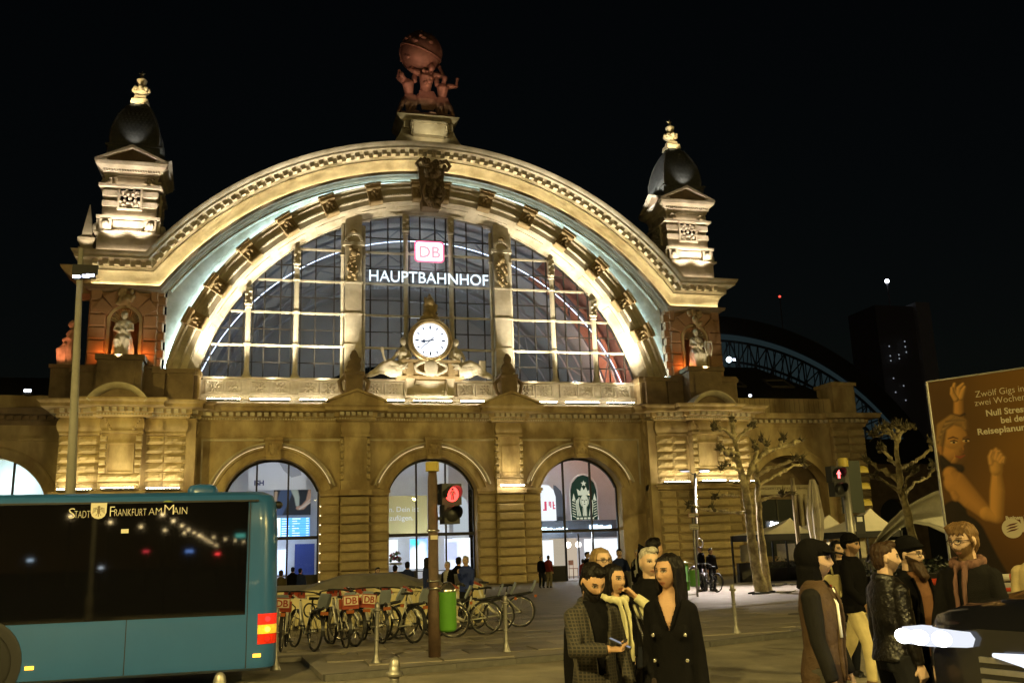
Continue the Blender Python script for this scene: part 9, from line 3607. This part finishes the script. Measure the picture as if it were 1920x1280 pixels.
person('tall dark-haired person in black turned away, just above the grey-haired man', 1226, 1030, 10.6, 140, BLACKC, 0.7, hmat=HB_, skin_c=TANSK, group=FG, seed=10, wide=1.1, hands=[(-0.25, -0.05, 0.88), (0.12, -0.2, 1.5)])
person('blond woman with sunglasses half hidden behind the man in tweed', 1127, 1052, 8.4, 30, OLIVE, 0.6, hair='bob', hmat=HBL, skin_c=PALE, fem=True, glasses=True, group=FG, seed=11)
# --- the group at the right
RG = 'people standing and walking at the right'
def hood_extra(root):
 me = text_mesh('ATHLETIC', 0.075, 0.001, 'LEFT', 0, 0.004, 1.05)
 M = Matrix(((0, 0, -1, -0.192), (0, -1, 0, -0.035), (-1, 0, 0, 0.78), (0, 0, 0, 1)))
 me.transform(M)
 link('trouser_lettering', me, PW, root)
 for s in (-1, 1):
  m = MB()
  m.tube([(s * 0.05, -0.09, 1.45), (s * 0.06, -0.135, 1.35), (s * 0.055, -0.14, 1.14)], 0.010 if s < 0 else 0.006, 6)
  m.build('hood_cord', PW, root, True)
VEST = QUILT
r1 = person('man in a black hood and cap, brown quilted vest and lettered sweatpants', 1527, 1050, 6.2, 76, VEST, 0.84, hair='none', hmat=HBR, skin_c=PALE, hat='hood', beard=0.3, hands=[(-0.20, -0.10, 0.83), (0.20, -0.12, 0.85)], poles=[(-0.4, 1, 0), (0.4, 1, 0)], curl=0.4,
   trousers=cloth('grey_sweatpants', (0.045, 0.04, 0.032)), group=RG, seed=13, sleeve_mat=cloth('charcoal_fleece', (0.010, 0.0095, 0.009), spec=0.08), extra=hood_extra, wide=1.08, opening=(0.86, 0.02, 0.05), inner=BLACKC, palms=[(0.3, 1, 0), (-0.3, 1, 0)])
r2 = person('man striding right in beige trousers, black jacket and black beanie', 1594, 1022, 11.6, 66, BLACKC, 0.86, trousers=BEIGE, shoes=SHOEBR, hmat=HB_, skin_c=DARKSK, hat='beanie', hair='none', beard=0.5, legs=((-0.16, 0.0), (0.34, 0.06)), hands=[(-0.24, -0.22, 0.95), (0.25, 0.1, 0.9)], group=RG, seed=15, wide=1.15)
bpy.context.view_layer.update()
q = at_depth(1556, 1098, 11.9)
e = empty('tote_bag', q, r2.rotation_euler.z, 'yellowish cloth tote bag with a small red print carried by the walking man', 'bag')
m = MB()
m.loft([[(x, yy, z) for x, yy in ((-w, -0.14), (w, -0.14), (w, 0.16), (-w, 0.16))] for z, w in ((-0.14, 0.012), (-0.10, 0.05), (0.05, 0.04), (0.14, 0.012))])
me = skin(m, 0.012, 2)
ripple(me, 0.008, 20, 3)
me.transform(Matrix.Rotation(R(90), 4, 'Z') @ Matrix.Rotation(R(20), 4, 'Y') if False else Matrix.Identity(4))
link('bag_body', me, cloth('tote_cloth', (0.58, 0.50, 0.26)), e, True)
for s in (-1, 1):
 m = MB()
 m.tube([(s * 0.012, -0.06, 0.12), (s * 0.012, -0.03, 0.3), (s * 0.012, 0.03, 0.3), (s * 0.012, 0.07, 0.12)], 0.008, 6)
 m.build('handle', MATS['tote_cloth'], e, True)
m = MB()
m.box(-0.062, -0.05, -0.05, 0.06, -0.03, 0.02)
m.build('red_print', BRD, e)
person('dark-haired woman in black between the hooded man and the striding man', 1570, 1030, 12.6, 24, BLACKC, 0.7, hair='bob', hmat=HB_, skin_c=PALE, fem=True, head=(10, 0), group=RG, seed=17)
r4 = person('man with cropped brown hair in a shiny black leather jacket, seen from behind', 1658, 1047, 6.9, 128, LEATH, 0.9, hair='crop', hmat=HBR, skin_c=PALE, beard=0.5, trousers=cloth('black_jeans', (0.008, 0.008, 0.009)), group=RG, seed=19, wide=0.92, head=(-28, 0), collar=0.03)
r5 = person('long-bearded man in a black beanie and glasses, brown sweater under an open jacket', 1704, 1040, 7.4, 55, BLACKC, 0.78, hair='none', hmat=HBR, skin_c=PALE, hat='beanie', beard=2, glasses=True, opening=(0.8, 0.06, 0.10), inner=BROWN, group=RG, seed=21, wide=1.0, head=(8, 2))
r6 = person('fair-haired man with glasses and a long striped scarf over a black coat, hands in pockets', 1808, 1014, 6.6, -26, cloth('black_suede', (0.006, 0.0055, 0.005), spec=0.1), 0.84, hair='fringe', hmat=hairmat('hair_fair', (0.12, 0.07, 0.03)), skin_c=PALE, beard=0.55, glasses=True, scarf=SCARFM, hands=[(-0.2, -0.16, 0.9), (0.21, -0.14, 0.9)],
   poles=[(-1, 0.6, 0), (1, 0.6, 0)], curl=0.3, palms=[(0.3, 1, 0), (-0.3, 1, 0)], group=RG, seed=23, wide=0.98, head=(-12, 6), collar=0.04)
person('person in a tan coat cut off by the right edge', 1948, 1015, 7.6, -10, TAN, 0.6, hmat=HBR, skin_c=PALE, group=RG, seed=25, wide=1.1)
# --- people far back by the station
BGG = 'people far back by the station'
for lab, px, py, d, yaw, top, kw in (
  ('man in a blue jacket with thin hair behind the parked bicycles', 873, 1051, 22.5, -30, BLUEJ, dict(hair='crop', hmat=HG, skin_c=PALE, hands=[(-0.05, -0.3, 1.35), (0.2, -0.1, 0.88)], wide=1.15)),
  ('dark figure just behind the man in the blue jacket', 860, 1052, 25, 150, BLACKC, dict(hmat=HB_)),
  ('bald man in a dark jacket over a pale shirt, right of the traffic light pole', 839, 1060, 24, -40, BLACKC, dict(hair='crop', hmat=HG, skin_c=PALE, opening=(0.95, 0.05, 0.09), inner=GREYC, trousers=cloth('khaki', (0.2, 0.17, 0.1)))),
  ('woman with long dark hair in a dark blue coat, left of the traffic light pole', 802, 1054, 21.5, 70, NAVY, dict(hair='long', hmat=HB_, skin_c=PALE, fem=True, wide=1.15)),
  ('dark man seen from behind before the glowing blue poster', 764, 1060, 26, 170, NAVY, dict(hmat=HB_)),
  ('round-shouldered person in black before the flower stand', 741, 1066, 26, 160, BLACKC, dict(hmat=HB_, wide=1.2)),
  ('man raising one hand above the sloping wall cover', 708, 1070, 26, 20, BLACKC, dict(hmat=HB_, skin_c=PALE, hands=[(-0.35, -0.2, 1.5), (0.2, -0.1, 0.9)])),
  ('man in a brown coat with glasses just right of the bus', 527, 1075, 27, 160, OLIVE, dict(hmat=HBR, skin_c=PALE, glasses=True)),
  ('dark figure at the left entrance, right of the man in brown', 549, 1068, 33, 170, BLACKC, dict(hmat=HB_)),
  ('stooping dark figure with a big bag at the left entrance', 563, 1070, 33, 150, NAVY, dict(hmat=HB_, wide=1.3)),
  ('dark-clad person of the pair leaning at the right arch', 1014, 1046, 46, 20, BLACKC, dict(hmat=HB_, skin_c=PALE)),
  ('person in a dark red jacket of the pair leaning at the right arch', 1028, 1045, 46, 160, REDC, dict(hmat=HB_, trousers=cloth('khaki', (0.2, 0.17, 0.1)))),
  ('person in a red coat entering the coffee shop', 1093, 1052, 38, 170, REDC, dict(hmat=HB_)),
  ('dark-haired man right behind the red coat at the coffee shop door', 1101, 1040, 34, 60, BLACKC, dict(hmat=HB_, skin_c=PALE)),
  ('man in a dark sweater with a white collar walking from the right arch', 1161, 1037, 25.5, 5, NAVY, dict(hmat=HB_, skin_c=PALE, hands=[(-0.2, -0.1, 0.88), (0.33, -0.15, 0.9)], legs=((-0.15, 0), (0.15, 0.02)))),
  ('woman with a light cap and white shirt front near the right corner pier', 1195, 1038, 25, -10, BLACKC, dict(hair='crop', hmat=HG, skin_c=PALE, fem=True, opening=(1.1, 0.03, 0.08), inner=GREYC)),
  ('dark figure left of the black bicycles', 1313, 1030, 37, -60, BLACKC, dict(hmat=HB_)),
  ('dark figure stooping over the black bicycles', 1332, 1033, 37, 40, BLACKC, dict(hmat=HB_, wide=1.2))):
 person(lab, px, py, d, yaw, top, group=BGG, seed=px, **kw)
